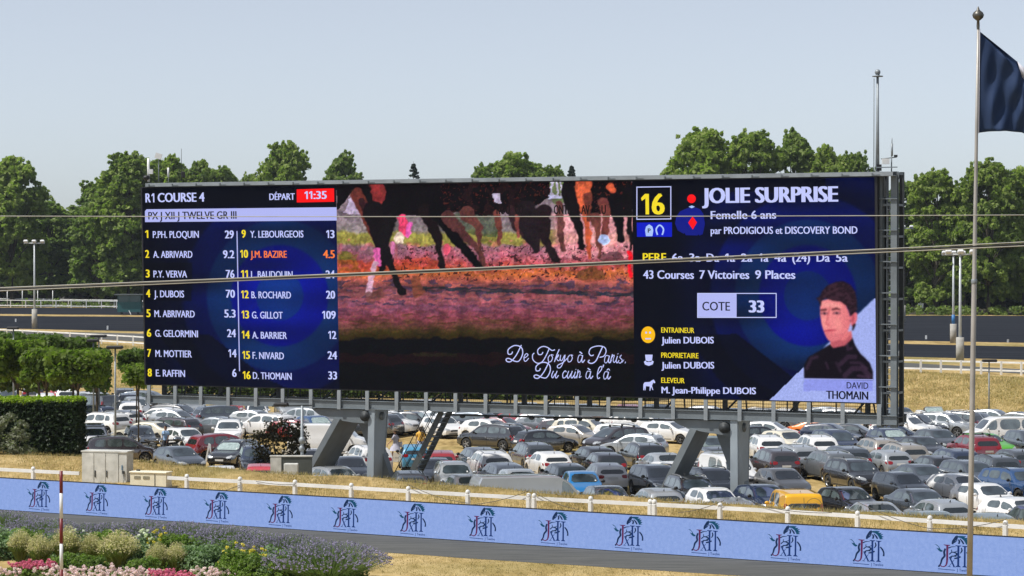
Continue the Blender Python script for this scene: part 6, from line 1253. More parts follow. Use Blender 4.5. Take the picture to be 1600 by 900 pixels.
# (pixel column, roof height in the picture, kind, colour, heading: 0 = nose away, 90 = nose right, 180 = nose to the viewer, extras)
CARS = [
 (12, 608, M_, 'silver', 165), (54, 600, S_, 'black', -6), (95, 602, S_, 'pink red', 170), (106, 605, S_, 'white', -8), (78, 613, H_, 'white', -10), (138, 611, M_, 'silver', -55), (148, 616, SV, 'dark grey', -50), (143, 633, H_, 'navy', -60),
 (158, 644, S_, 'white', -55), (197, 640, H_, 'white', -50), (240, 638, H_, 'white', -58), (277, 640, H_, 'silver', 112), (224, 659, SA_, 'cream', -66), (284, 650, E_, 'purple grey', -60), (257, 629, H_, 'black', 150), (208, 626, S_, 'white', -12), (213, 621, M_, 'silver', 165),
 (200, 613, S_, 'navy', -10), (195, 607, S_, 'black', -8), (222, 611, M_, 'slate', 100), (290, 631, E_, 'black', 110), (342, 631, S_, 'slate', 66), (146, 667, H_, 'white', 168), (150, 661, H_, 'black', -12), (219, 666, E_, 'slate', 166), (290, 669, H_, 'white', 146),
 (188, 681, M_, 'purple grey', 76), (280, 698, H_, 'slate', 148), (348, 677, M_, 'dark red', 60), (358, 656, S_, 'white', 176), (397, 648, S_, 'white', -60), (334, 651, H_, 'grey', -64), (412, 640, H_, 'silver', 112), (462, 637, M_, 'silver', -60), (388, 633, C_, 'white', 170), (369, 632, C_, 'red', 160),
 (366, 688, E_, 'black', 196, 'shade'), (400, 697, S_, 'navy', 172), (396, 724, H_, 'pink red', -6), (358, 729, H_, 'white', 170), (494, 650, H_, 'blue', 150, 'shade'), (466, 656, H_, 'red', 110), (516, 662, PV, 'white', 94), (488, 702, H_, 'white', 165), (515, 721, H_, 'slate', 170),
 (574, 695, S_, 'white', -20), (588, 727, H_, 'silver', 150), (624, 731, H_, 'slate', -8), (616, 724, H_, 'grey', 172), (637, 646, C_, 'black', 108, 'shade'), (704, 648, H_, 'white', 152), (748, 650, H_, 'white', 122), (770, 663, S_, 'black', -56), (780, 652, H_, 'dark red', 118),
 (850, 671, H_, 'black', 66), (835, 660, H_, 'slate', 150), (900, 660, H_, 'champagne', 118), (846, 649, H_, 'grey', 115), (886, 653, H_, 'purple grey', 110), (930, 652, S_, 'cream', 112), (972, 658, E_, 'white', 105), (966, 667, M_, 'purple grey', 236, 'bars'), (988, 677, H_, 'silver', -68),
 (1044, 658, H_, 'white', 118), (1058, 653, H_, 'dark grey', 112), (1112, 682, H_, 'teal grey', 165), (1112, 697, H_, 'dark grey', -14), (1122, 705, S_, 'silver', -14), (1142, 712, SV, 'white', 160), (688, 703, H_, 'red', -4), (746, 698, H_, 'slate', -18), (765, 704, S_, 'white', -13), (783, 722, H_, 'silver', -18),
 (689, 725, S_, 'silver', 172), (713, 735, SA_, 'grey', -14), (812, 734, H_, 'silver', 168), (836, 742, 'long van', 'silver', 74), (836, 692, S_, 'dark grey', -15), (850, 703, H_, 'white', -16), (880, 723, H_, 'teal grey', -16), (910, 737, H_, 'bright blue', 174), (926, 697, H_, 'black', -18), (943, 706, H_, 'black', -13),
 (962, 727, H_, 'white', -11), (1006, 727, S_, 'slate', 164), (1007, 692, S_, 'black', -14), (1030, 706, SA_, 'silver', -16), (1052, 722, H_, 'white', 164), (1076, 738, S_, 'black', 168), (972, 760, H_, 'slate', 168), (1006, 763, H_, 'silver', -14), (1108, 736, S_, 'navy', 163), (1106, 759, H_, 'white', 165), (1121, 773, H_, 'silver', -16),
 (1209, 700, M_, 'purple grey', -13), (1220, 732, H_, 'champagne', 164), (1193, 758, H_, 'navy', 163), (1240, 765, SV, 'yellow', -6), (1195, 679, S_, 'white', -7), (1230, 673, H_, 'cream', 154), (1273, 679, S_, 'white', -10), (1251, 696, S_, 'silver', -15), (1283, 702, S_, 'grey', -17), (1313, 673, M_, 'navy', 163), (1358, 682, E_, 'champagne', -14),
 (1332, 696, S_, 'slate', -15), (1377, 703, H_, 'silver', -17), (1417, 694, S_, 'champagne', -15), (1391, 670, H_, 'navy', 163, 'shade'), (1440, 682, SA_, 'black', 163), (1478, 672, H_, 'dark grey', 163), (1521, 679, S_, 'dark red', -14, 'bars'), (1547, 676, H_, 'green', 150), (1588, 673, S_, 'slate', 170), (1566, 651, 'minibus', 'white', 262),
 (1415, 649, S_, 'white', 128), (1443, 645, S_, 'black', 125), (1472, 645, S_, 'silver', 127), (1487, 642, S_, 'black', -58), (1457, 635, 'open car', 'white', 176), (1406, 637, H_, 'navy', 165), (1524, 645, H_, 'slate', 120), (1546, 641, H_, 'silver', 118), (1582, 643, H_, 'black', -60), (1222, 657, H_, 'white', 110), (1270, 661, 'coupe', 'orange', 112),
 (1186, 665, H_, 'black', 70), (1336, 661, 'coupe', 'dark grey', 108), (1300, 660, H_, 'navy', 112), (1391, 663, H_, 'navy', 100), (1336, 718, S_, 'black', 162), (1408, 738, C_, 'grey', 160), (1440, 726, SA_, 'slate', 162), (1326, 762, H_, 'black', 160), (1363, 783, 'coupe', 'silver', -10), (1438, 765, SA_, 'slate', 163), (1464, 779, H_, 'silver', -17),
 (1474, 800, H_, 'teal grey', 165), (1524, 801, H_, 'teal grey', -10), (1376, 797, H_, 'teal grey', -12), (1501, 741, H_, 'white', 156), (1540, 756, H_, 'white', 158), (1521, 719, E_, 'slate', 163), (1587, 732, S_, 'blue', 155), (1460, 711, H_, 'black', -15), (1492, 701, M_, 'navy', -14), (1538, 710, S_, 'dark grey', -14), (1582, 701, H_, 'dark grey', -15), (1612, 721, H_, 'white', -12),
 (1594, 779, H_, 'white', 152), (1614, 788, S_, 'slate', -12), (647, 694, C_, 'light blue', -6)]
# rows half hidden behind the gantry
rr_ = random.Random(21)
pal = ['white', 'silver', 'white', 'slate', 'black', 'silver', 'white', 'dark grey', 'red', 'white', 'silver', 'white']
for i in range(13): CARS.append((566 + i * 37 + rr_.uniform(-6, 6), 642.5 + (i * 37) * .004, rr_.choice([H_, S_, E_, H_]), pal[(i * 5 + 2) % 12], rr_.choice([112, 116, 110, -62])))
for i in range(15): CARS.append((300 + i * 52 + rr_.uniform(-8, 8), 619 + i * .95, rr_.choice([H_, S_, M_, E_]), pal[(i * 7 + 1) % 12], rr_.choice([165, -12, -10, 168])))
for i, (x, c) in enumerate([(1243, 'white'), (1288, 'silver'), (1330, 'white'), (1200, 'grey'), (1160, 'slate'), (1110, 'white')]): CARS.append((x, 638 if x > 1150 else 634, [E_, H_, PV, S_, H_, H_][i] if x != 1330 else E_, c, 108))
# settle: nudge cars along their sight line / sideways until no two footprints overlap
spec = []
for c in CARS:
    k = KINDS[c[2]]; p = at_z(c[0], c[1], k['H'] * .985); spec.append([p.x, p.y, math.radians(c[4]), k['L'] / 2 + .06, k['W'] / 2 + .10])
def axes(s): sn, cs = math.sin(s[2]), math.cos(s[2]); return (sn, cs), (cs, -sn)
def mtv(a, b_):
    dx, dy = b_[0] - a[0], b_[1] - a[1]
    if dx * dx + dy * dy > 40: return None
    best = None
    for s in (a, b_):
        for ax in axes(s):
            ra = sum(abs(ax[0] * q[0] + ax[1] * q[1]) * e for q, e in zip(axes(a), (a[3], a[4]))); rb_ = sum(abs(ax[0] * q[0] + ax[1] * q[1]) * e for q, e in zip(axes(b_), (b_[3], b_[4])))
            pr = dx * ax[0] + dy * ax[1]; ov = ra + rb_ - abs(pr)
            if ov <= 0: return None
            sg = 1 if pr >= 0 else -1; score = ov / (1.0 if abs(ax[1]) > .7 else .45)
            if best is None or score < best[0]: best = (score, ov, ax[0] * sg, ax[1] * sg)
    return best[1:]
# keep clear of the two screen legs, the stair and the bank
OBST = []
for s_, w_, dd in ((LP(590, 700, .7).x, .75, 1.0), (LP(1155, 700, .7).x, .75, 1.0), (LP(470, 720, .6).x + .3, 1.2, .6), (LP(1020, 770, .6).x, 1.1, .6), (a1.x + .3, 1.2, .8)):
    q = Vector((SA.x, SA.y, 0)) + eS * s_ + eB * .7; OBST.append([q.x, q.y, math.pi / 2 - RZ, w_, dd])
def toe(px): b_ = line_pt(L_crest, px, 2.55); d = Vector((b_.x, b_.y, 0)).normalized() * 4.5; return (b_ + d).y
for it in range(260):
    mv = 0
    for i in range(len(spec)):
        for j in range(i + 1, len(spec)):
            m = mtv(spec[i], spec[j])
            if m:
                ov, ax, ay = m; h_ = ov * .52; spec[i][0] -= ax * h_; spec[i][1] -= ay * h_; spec[j][0] += ax * h_; spec[j][1] += ay * h_; mv += 1
        for o in OBST:
            m = mtv(o, spec[i])
            if m: spec[i][0] += m[1] * m[0]; spec[i][1] += m[2] * m[0]; mv += 1
        s = spec[i]; px = 800 + F * s[0] / s[1]; ext = abs(math.cos(s[2])) * s[3] + abs(math.sin(s[2])) * s[4]; ty = toe(px)
        if s[1] - ext < ty - .6: s[1] = ty + ext - .6
    if not mv: break
# labels: tell each one apart by look, then by what it stands beside, then by its place in the row
def view(h): h = (h + 180) % 360 - 180; return 'seen from behind' if abs(h) < 40 else ('seen from the front' if abs(h) > 139 else ('with its nose to the right' if h > 0 else 'with its nose to the left'))
KN = {'suv': 'suv'}
info = []
for c, s in zip(CARS, spec):
    row = 'nearest rows' if s[1] < 128 else ('middle rows' if s[1] < 158 else ('farther rows' if s[1] < 190 else 'farthest row')); zone = 'left' if c[0] < 560 else ('central' if c[0] < 1145 else 'right')
    info.append((c[3] + ' ' + c[2], view(c[4]), row, zone, 800 + F * s[0] / s[1]))
from collections import Counter
def neighbour(i, side):
    b_ = None
    for j, s in enumerate(spec):
        if j == i: continue
        dx = (s[0] - spec[i][0]) * side; dy = abs(s[1] - spec[i][1])
        if 0 < dx < 4.6 and dy < 2.6 and (b_ is None or dx < b_[0]): b_ = (dx, j)
    return None if b_ is None else info[b_[1]][0]
cand = [[], [], [], []]
for i, t in enumerate(info):
    l_, r_ = neighbour(i, -1), neighbour(i, 1)
    cand[0].append(t[0] + ' ' + t[1] + ', ' + t[3] + ' ' + t[2])
    cand[1].append(t[0] + ' ' + t[1] + (', just right of the ' + l_ if l_ else (', just left of the ' + r_ if r_ else '')) + ', ' + t[3] + ' ' + t[2])
    cand[2].append(t[0] + ' ' + t[1] + ((' between ' + l_ + ' and ' + r_) if l_ and r_ else '') + ', ' + t[3] + ' ' + t[2])
cn = [Counter(c) for c in cand]; ORD = ['leftmost', 'second', 'third', 'fourth', 'fifth', 'sixth', 'seventh', 'eighth', 'ninth', 'tenth', 'eleventh', 'twelfth']
labels = []
for i, t in enumerate(info):
    for q in (0, 1, 2):
        if cn[q][cand[q][i]] == 1 and len(cand[q][i].split()) <= 16 and (q == 0 or 'just' in cand[q][i] or 'between' in cand[q][i]): labels.append(cand[q][i]); break
    else:
        same = sorted([j for j in range(len(info)) if cand[0][j] == cand[0][i]], key=lambda j: info[j][4]); n = same.index(i)
        labels.append((ORD[n] + (' from the left' if n else '') + ' ' + t[0] + ' ' + t[1] + ', ' + t[3] + ' ' + t[2]))
SPECIAL = {('small van', 'yellow'): 'bright yellow small delivery van by the white rail right of the column', ('coupe', 'orange'): 'bright orange coupe under the right end of the screen', ('minibus', 'white'): 'white minibus with dark side windows at the right edge', ('long van', 'silver'): 'long silver panel van behind the rail in the centre', ('panel van', 'white'): 'white panel van behind the left screen leg',
           ('open car', 'white'): 'white open car with raised windscreen below the dry bank', ('hatchback', 'green'): 'bright green hatchback beside the dark red suv on the right', ('hatchback', 'bright blue'): 'bright blue hatchback beside the nose of the long silver van', ('city car', 'light blue'): 'light blue city car beside the dark stair', ('small van', 'dark grey'): 'dark grey small van with rear side windows behind the hedge corner', ('saloon', 'cream'): 'cream saloon car with red tail lamp in the left car park'}
for i, (c, s) in enumerate(zip(CARS, spec)):
    lab = labels[i]
    if (c[2], c[3]) in SPECIAL and sum(1 for d in CARS if (d[2], d[3]) == (c[2], c[3])) == 1: lab = SPECIAL[(c[2], c[3])]
    r_ = put_car(c[0], c[1], c[2], c[3], c[4], lab, shade='shade' in c[5:], bars='bars' in c[5:]); r_.location = (s[0], s[1], 0)
    if c[2] == 'small van' and c[3] == 'yellow':
        k = KINDS['small van']; yb = -k['L'] / 2 - .03
        V, Fs = text_mesh('FNM', .02); sc = .30; cx = (V[:, 0].max()) / 2
        b = MB(); b.add([(.42 + (v[0] - cx) * sc, yb, 1.28 + (v[1] - .35) * sc) for v in V], Fs)
        for n in range(24): a0_, a1_ = n * math.pi / 12, (n + 1) * math.pi / 12; b.add([(.42 + q * math.cos(a), yb, 1.28 + q * math.sin(a)) for q, a in ((.34, a0_), (.36, a0_), (.36, a1_), (.34, a1_))], [(0, 1, 2, 3)])
        V, Fs = text_mesh('La Poste', .02); b.add([(-.78 + v[0] * .17, yb, 1.28 + (v[1] - .35) * .17 + v[0] * .03) for v in V], Fs)
        o = b.build('lettering', mat('navy_print', (.12, .12, .10), .5), r_)

# ================================================================== FAR RAILS, LAMPS, HUT
def rail_line(name, pts, z, label, h=1.1, group=None, two=True):
    P = [at_z(px, py, z + h) for px, py in pts]; o = Vector((P[0].x, P[0].y, z)); t = tag(empty(name, o), label, 'fence', group); pm = MB(); pm.box((0, 0, h / 2 + .04), (.17, .17, h + .12)); me = pm.mesh('post', M_wrail)
    for p in P: link('post', me, t, (p.x - o.x, p.y - o.y, 0))
    for a, c in zip(P[:-1], P[1:]):
        a_, c_ = Vector((a.x, a.y, z)) - o, Vector((c.x, c.y, z)) - o; b = MB()
        for hh in ((h, .38) if two else (h,)): b.bar(a_ + Vector((0, 0, hh)), c_ + Vector((0, 0, hh)), .07, .15)
        b.build('rail', M_wrail, t)
    return t
def samp(xs, ys, n, x0, x1): return [(x0 + (x1 - x0) * i / (n - 1), lerp(xs, ys, x0 + (x1 - x0) * i / (n - 1))) for i in range(n)]
rail_line('white_track_rail', [(-15, 514.5)] + [(10.5 + 24.7 * i, lerp([0, 222], [514.6, 526.5], 10.5 + 24.7 * i)) for i in range(9)] + [(233, 527.5)], ZT, 'white rail in front of the racetrack on the left of the screen')
rail_line('white_track_rail', [(1376 + 31.4 * i, lerp([1405, 1600], [562.5, 567], 1376 + 31.4 * i)) for i in range(9)], ZT, 'white rail above the dry bank on the right of the screen')
rail_line('white_track_rail', [(-12 + 23.8 * i, lerp([0, 222], [466.5, 469.5], -12 + 23.8 * i)) for i in range(9)] + [(224, 469.6)], ZT, 'far white rail under the trees left of the green hut', h=1.6)
rail_line('white_track_rail', [(-20 + 24 * i, lerp([0, 222], [470, 472], -20 + 24 * i)) for i in range(11)], ZT, 'farthest thin rail just behind the far white rail', h=1.5, two=True).location.y += 8
b = MB()
tp = tag(empty('rail_poles', at_z(11, 480, ZT)), 'four thin upright white poles rising from the far white rail', 'poles')
for px in (11.5, 35, 59, 82.5):
    p = at_z(px, 480, ZT) - tp.location; q = at_y(px, 454, p.y + tp.location.y) - tp.location; b = MB(); b.tube([(p.x, p.y, 0), (p.x, p.y, q.z)], .09, None, 6); b.build('pole', M_white, tp)
def lamp_mast(px, ytop, ybase, label, heads, Y=None, band=False, sleeve_top=None, z=ZT):
    p = at_z(px, ybase, z); D = p.y; top = at_y(px, ytop, D); h = top.z - z; t = tag(empty('floodlight_mast', p), label, 'floodlight'); b = MB(); b.tube([(0, 0, 0), (0, 0, h)], [.17, .10], None, 10); b.build('mast', M_galv, t)
    if sleeve_top: hs = at_y(px, sleeve_top, D).z - z; b = MB(); b.tube([(0, 0, 0), (0, 0, hs)], .40, None, 12); b.build('padded_sleeve', M_sleeve, t)
    if band: hs = at_y(px, sleeve_top, D).z - z; hb = at_y(px, sleeve_top - 14, D).z - z; b = MB(); b.tube([(0, 0, hs), (0, 0, hb)], .20, None, 10); b.build('blue_band', mat('blue_paint', (.03, .16, .40), .5), t)
    b = MB(); b.tube([(-heads, 0, h - .1), (heads, 0, h - .1)], .08, None, 6); b.build('crossarm', M_galv, t)
    for x in np.linspace(-heads * .8, heads * .8, 3): b = MB(); b.box((x, -.2, h + .18), (.62, .5, .34), R=Matrix.Rotation(-.5, 3, 'X'), bev=.08); b.build('floodlight_head', M_white, t)
    return t
M_galv = mat('pale_mast_metal', (.50, .53, .55), .5, .2, var=.06); M_sleeve = mat('grey_wrap', (.34, .33, .30), .85, var=.25, vscale=2)
lamp_mast(54, 379, 514, 'floodlight mast with grey wrapped foot left of the screen', 1.5, sleeve_top=483)
lamp_mast(1411, 356, 503, 'farthest floodlight mast, right beside the lattice tower', 1.6, sleeve_top=477, band=True)
lamp_mast(1489.5, 397, 536, 'floodlight mast with blue band left of its twin near the flagpole', 1.4, sleeve_top=506, band=True)
lamp_mast(1500, 396, 565, 'nearer floodlight mast without blue band beside the flagpole', 1.5, sleeve_top=527)
def hut():
    Y = at_z(200, 491.5, ZT).y; a, c = at_y(183.5, 491, Y), at_y(220, 491, Y); w_ = c.x - a.x; h = at_y(200, 459, Y).z - ZT; t = tag(empty('judges_hut', ((a.x + c.x) / 2, Y, ZT)), 'small teal green hut with window band and flat roof beside the racetrack', 'hut')
    g1 = mat('teal_boards', (.02, .105, .11), .6, var=.12); g2 = mat('hut_glass', (.05, .10, .11), .12, spec=.8)
    b = MB(); b.box((0, 1.2, h * .36), (w_, 2.4, h * .48)); b.build('wall', g1, t); b = MB(); b.box((0, 1.2, h * .76), (w_ - .2, 2.3, h * .33)); b.build('window', g2, t)
    for x in (-.48, 0, .48): b = MB(); b.box((x * w_, -.03, h * .76), (.1, .1, h * .33)); b.build('window_post', g1, t)
    b = MB(); b.box((0, 1.1, h * .96), (w_ + 1.1, 3.4, .16)); b.build('roof', mat('hut_roof', (.10, .12, .12), .6), t)
    for x in (-.35, .35): b = MB(); b.box((x * w_, .8, h * .06), (.25, .9, h * .12)); b.build('skid', M_dark, t)
    b = MB(); b.bar((w_ * .1, -.5, 0), (0, -.2, h * .2), .06, .12); b.build('leaning_board', M_white, t)
hut()
for px, y0, y1, nm in ((24.5, 503, 498, 'small white marker on the left racetrack near the lamp mast'), (168, 515, 509, 'small white marker on the left racetrack below the green hut'), (1447, 530, 524, 'small white marker on the grass strip right of the tower'), (1575, 535, 530, 'small white marker on the grass strip right of the flagpole'), (1406, 556, 548, 'small white marker beside the tower foot')):
    p = at_z(px, y0, ZT); h = at_y(px, y1, p.y).z - ZT; t = tag(empty('marker', p), nm, 'marker'); b = MB(); b.box((0, 0, h / 2), (.22, .12, h)); b.build('board', M_white, t)
sg = at_z(1438.5, 491, ZT); t = tag(empty('track_sign', sg), 'small white board sign standing on the far side of the racetrack', 'sign'); hh = at_y(1438, 472, sg.y).z - ZT
b = MB(); b.tube([(0, 0, 0), (0, 0, hh)], .09, None, 6); b.build('post', M_white, t); b = MB(); b.box((0, -.1, hh * .72), (.95, .08, .85)); b.build('board', M_white, t); b = MB(); b.box((-.15, -.12, hh * .3), (.4, .08, .5)); b.build('lower_board', M_white, t)
# car park lamps (dark box heads on thin poles)
def park_lamp(px, ytop, Y, label, z=0.0, arm=.42):
    top = at_y(px, ytop, Y); h = top.z - z; t = tag(empty('car_park_lamp', (top.x, Y, z)), label, 'lamp', 'thin car park lamps'); b = MB(); b.tube([(0, 0, 0), (0, 0, h)], [.075, .05], None, 8); b.build('pole', M_steel2, t)
    b = MB(); b.box((0, -.15, h), (arm * 2, .55, .2), bev=.05); b.build('lamp_head', M_black, t)
park_lamp(180, 542.5, 150, 'lamp standing on the dry strip left of the screen edge', 0, .5); park_lamp(146, 532, 172, 'lower lamp head of the two just above the clipped trees right end', 0, .42); park_lamp(154.5, 525, 182, 'higher lamp head of the two above the clipped trees right end', 0, .6); park_lamp(21, 512.5, 176, 'lamp head peeping over the clipped trees at the far left', 0, .42); park_lamp(1545.5, 563.5, 186, 'thin lamp in front of the dry bank right of the flagpole', 0, .55)
# the lamp with horizontal arms in front of the bronze shrub
Yl = 122; top = at_y(472, 634, Yl); t = tag(empty('car_park_lamp', (top.x, Yl, 0)), 'galvanised lamp post with long dark arm beside the bronze shrub', 'lamp', 'thin car park lamps'); h = top.z
b = MB(); b.tube([(0, 0, 0), (0, 0, h)], [.1, .07], None, 8); b.build('pole', M_steel2, t); b = MB(); b.bar((-1.5, 0, h - .02), (.5, 0, h + .02), .07, .06); b.build('arm', M_dark, t); b = MB(); b.box((-1.05, 0, h + .06), (.75, .4, .2), bev=.07); b.build('lamp_head', M_black, t)
hz = at_y(472, 688, Yl).z; b = MB(); b.ball((0, 0, hz), (.18, .18, .2)); b.ball((-.02, 0, hz - .42), (.15, .15, .17)); b.build('speaker_globes', M_steel2, t)
# concrete bin store near the left leg
Yb = 121.5; a, c = at_y(422, 714, Yb), at_y(487, 711, Yb); t = tag(empty('low_wall', ((a.x + c.x) / 2, Yb + .2, 0)), 'low dark grey wall with pale top left of the raking strut', 'wall'); b = MB(); b.box((0, 0, a.z / 2), (c.x - a.x, .25, a.z)); b.build('wall', mat('dark_render', (.07, .08, .075), .8, var=.15), t); b = MB(); b.box((0, 0, a.z + .03), (c.x - a.x + .06, .32, .06)); b.build('coping', M_conc, t); b = MB(); b.box((-(c.x - a.x) / 2 + .28, -.14, a.z / 2), (.55, .02, a.z - .05)); b.build('pale_panel', M_conc, t)
Yb = 118; a, c = at_y(444, 724, Yb), at_y(466, 724, Yb); t = tag(empty('meter_box', ((a.x + c.x) / 2, Yb, 0)), 'small pale meter box in front of the low dark wall', 'box'); b = MB(); b.box((0, 0, a.z / 2), (c.x - a.x, .4, a.z), bev=.03); b.build('case', M_conc, t)
for x in (-.18, .14): b = MB(); b.box((x, -.21, a.z * .72), (.14, .02, .12)); b.build('meter_window', M_dark, t)
# white bay posts
for (px, yt_, yb_, lean, lab) in ((762.5, 673, 697, 0, 'white bay post beside the black suv in the central rows'), (824, 675, 700, -.09, 'white bay post by the tail lamp of the black hatchback'), (1431.5, 664, 682, 0, 'white bay post in front of the black cars on the right'), (1187, 672, 686, -.05, 'white bay post near the white suv right of the column'), (326, 693, 727, .16, 'left leaning plank of the white A shaped marker'), (328.5, 694, 729, -.06, 'right upright plank of the white A shaped marker')):
    p = at_z(px, yb_, 0); h = at_y(px, yt_, p.y).z; t = tag(empty('bay_post', p), lab, 'post', 'white bay posts'); b = MB(); b.bar((-lean * h, 0, 0), (lean * .2 * h, 0, h), .09, .09); b.build('post', M_white, t)

# ================================================================== PEOPLE
def skin_body(name, joints, edges, radii, m, parent, sub=2):
    me = bpy.data.meshes.new(name); me.from_pydata(joints, edges, []); o = link(name, me, parent); md = o.modifiers.new('skin', 'SKIN'); md.use_smooth_shade = True
    sv = me.skin_vertices[0].data if me.skin_vertices else None
    if sv is None:
        bm = bmesh.new(); bm.from_mesh(me); bm.verts.layers.skin.verify(); bm.to_mesh(me); bm.free(); sv = me.skin_vertices[0].data
    for i, r in enumerate(radii): sv[i].radius = (r, r) if not isinstance(r, tuple) else r; sv[i].use_root = (i == 0)
    s = o.modifiers.new('smooth', 'SUBSURF'); s.levels = sub; s.render_levels = sub; me.materials.append(m); return o
M_skin = mat('skin', (.42, .24, .16), .6, var=.08); M_hair = mat('dark_hair', (.03, .02, .015), .8); 
def person(px, py, head, label, shirt, lower, skirt, hairc, stride=.3, hat=None, bag=False, crouch=False):
    p = at_z(px, py, 0); t = tag(empty('person', p, -math.radians(head)), label, 'person'); s = stride
    # local: +Y is the way the person faces
    J = [(0, 0, .93), (0, .01, 1.15), (0, .02, 1.38), (0, .03, 1.47), (0, .05, 1.60),
         (.09, 0, .90), (.10, s * .5, .50), (.10, s * .62, .08), (.10, s * .62 + .15, .03), (-.09, 0, .90), (-.10, -s * .15, .50), (-.10, -s * .95, .12), (-.10, -s * .95 + .13, .04),
         (.17, .02, 1.36), (.23, -s * .3, 1.10), (.22, -s * .2 + .1, .86), (.21, -s * .1 + .14, .78), (-.17, .02, 1.36), (-.23, s * .4, 1.10), (-.22, s * .6 + .12, .90), (-.21, s * .7 + .15, .83)]
    E = [(0, 1), (1, 2), (2, 3), (3, 4), (0, 5), (5, 6), (6, 7), (7, 8), (0, 9), (9, 10), (10, 11), (11, 12), (2, 13), (13, 14), (14, 15), (15, 16), (2, 17), (17, 18), (18, 19), (19, 20)]
    R0 = [.13, .12, .13, .055, .075, .085, .058, .04, .035, .085, .058, .04, .035, .06, .042, .03, .022, .06, .042, .03, .022]
    skin_body('body', J, E, R0, M_skin, t)
    b = MB(); b.ball((0, .05, 1.63), (.082, .1, .115), None, 14, 10); b.ball((0, .15, 1.61), (.014, .02, .018), None, 6, 4); b.ball((.085, .04, 1.62), (.012, .02, .03), None, 6, 4); b.ball((-.085, .04, 1.62), (.012, .02, .03), None, 6, 4); b.build('head', M_skin, t)
    for x in (.03, -.03): b = MB(); b.ball((x, .142, 1.645), (.012, .008, .009), None, 6, 4); b.build('eye', M_hair, t)
    b = MB(); b.ball((0, .148, 1.57), (.025, .008, .006), None, 6, 4); b.build('mouth', mat('lips', (.3, .08, .07), .5), t)
    for (hx, hy, hz_) in (J[16], J[20]):
        b = MB(); b.ball((hx, hy + .01, hz_ - .04), (.018, .04, .05), None, 8, 6)
        for i in range(4): b.tube([(hx, hy - .022 + i * .018, hz_ - .07), (hx, hy - .02 + i * .019, hz_ - .10), (hx - .012 * (1 if hx > 0 else -1), hy - .018 + i * .018, hz_ - (.125 if i in (1, 2) else .115))], [.009, .008, .006], None, 6)
        b.tube([(hx, hy + .03, hz_ - .03), (hx, hy + .055, hz_ - .07)], [.011, .008], None, 6); b.build('hand', M_skin, t)
    b = MB(); b.ball((0, .02, 1.68), (.095, .11, .095), None, 12, 8); b.ball((0, -.06, 1.60), (.07, .06, .11), None, 10, 8); b.build('hair', hairc, t)
    if hat: b = MB(); b.lathe([(.26, 1.70), (.2, 1.73), (.11, 1.74), (.1, 1.82), (.0, 1.84)], None, 18, (0, .03, 0)); b.build('sun_hat', hat, t)
    # shirt with sleeves
    b = MB(); 
    def ring_tube(rows_, n=14):
        vs = []; fs = []
        for (z, rx, ry, oy) in rows_:
            for k_ in range(n): a = 2 * math.pi * k_ / n; vs.append((rx * math.cos(a), oy + ry * math.sin(a), z))
        for i in range(len(rows_) - 1):
            for k_ in range(n): fs.append((i * n + k_, i * n + (k_ + 1) % n, (i + 1) * n + (k_ + 1) % n, (i + 1) * n + k_))
        return vs, fs
    vs, fs = ring_tube([(.86, .19, .155, 0), (1.0, .175, .14, 0), (1.15, .175, .14, .01), (1.3, .20, .15, .01), (1.41, .185, .12, .02), (1.455, .09, .085, .025)]); b.add(vs, fs, None, True)
    b.tube([(.14, .02, 1.38), (.2, 0, 1.30), (.235, -s * .25, 1.15)], [.075, .075, .07], None, 10); b.tube([(-.14, .02, 1.38), (-.2, s * .1, 1.30), (-.235, s * .32, 1.15)], [.075, .075, .07], None, 10); b.build('shirt', shirt, t)
    if skirt:
        b = MB(); vs, fs = ring_tube([(.98, .165, .14, 0), (.85, .20, .17, 0), (.65, .24, .22 + s * .2, s * .05), (.45, .27, .25 + s * .3, s * .05)]); b.add(vs, fs, None, True); b.build('skirt', lower, t)
    else:
        b = MB(); vs, fs = ring_tube([(.98, .16, .13, 0), (.85, .19, .15, 0)]); b.add(vs, fs, None, True); b.tube([J[5], J[6], (J[7][0], J[7][1], .14)], [.115, .085, .07], None, 10); b.tube([J[9], J[10], (J[11][0], J[11][1], .18)], [.115, .085, .07], None, 10); b.build('trousers', lower, t)
    for (fx_, fy_, fz_) in (J[7], J[11]): b = MB(); b.box((fx_, fy_ + .06, fz_ - .045), (.09, .25, .07), bev=.03); b.build('shoe', mat('brown_shoe', (.12, .05, .03), .6), t)
    return t
p_ = person(618, 716, -70, 'person in a grey top and pale skirt with a sun hat walking on the gravel', mat('grey_cloth', (.34, .34, .40), .85), mat('lilac_cloth', (.52, .52, .62), .85), True, M_hair, .42, mat('straw_hat', (.10, .07, .04), .85))
b = MB(); b.box((.3, -.18, .82), (.09, .30, .34), bev=.04); b.tube([(.3, -.06, .98), (.2, -.05, 1.4), (.3, -.28, .98)], .012, None, 5); bagw = tag(b.build('shoulder_bag', mat('white_canvas', (.62, .62, .66), .8)), 'white canvas bag hanging at the hip of the walking person in a hat', 'bag'); bagw.location = p_.location; bagw.rotation_euler = p_.rotation_euler
person(657, 711, -20, 'person in a yellow top and pale trousers behind the dark stair', mat('yellow_cloth', (.75, .42, .06), .85), mat('lilac_cloth', (.5, .5, .6), .85), False, M_hair, .2)
person(259, 709, 200, 'person in a light blue shirt beside the slate hatchback and motorcycles', mat('sky_cloth', (.28, .42, .62), .85), mat('black_cloth', (.02, .02, .025), .85), False, M_hair, .15)
person(1094, 744, 30, 'person in a beige jacket standing between cars behind the right strut', mat('beige_cloth', (.34, .29, .22), .85), mat('black_cloth', (.02, .02, .025), .85), False, M_hair, .12)

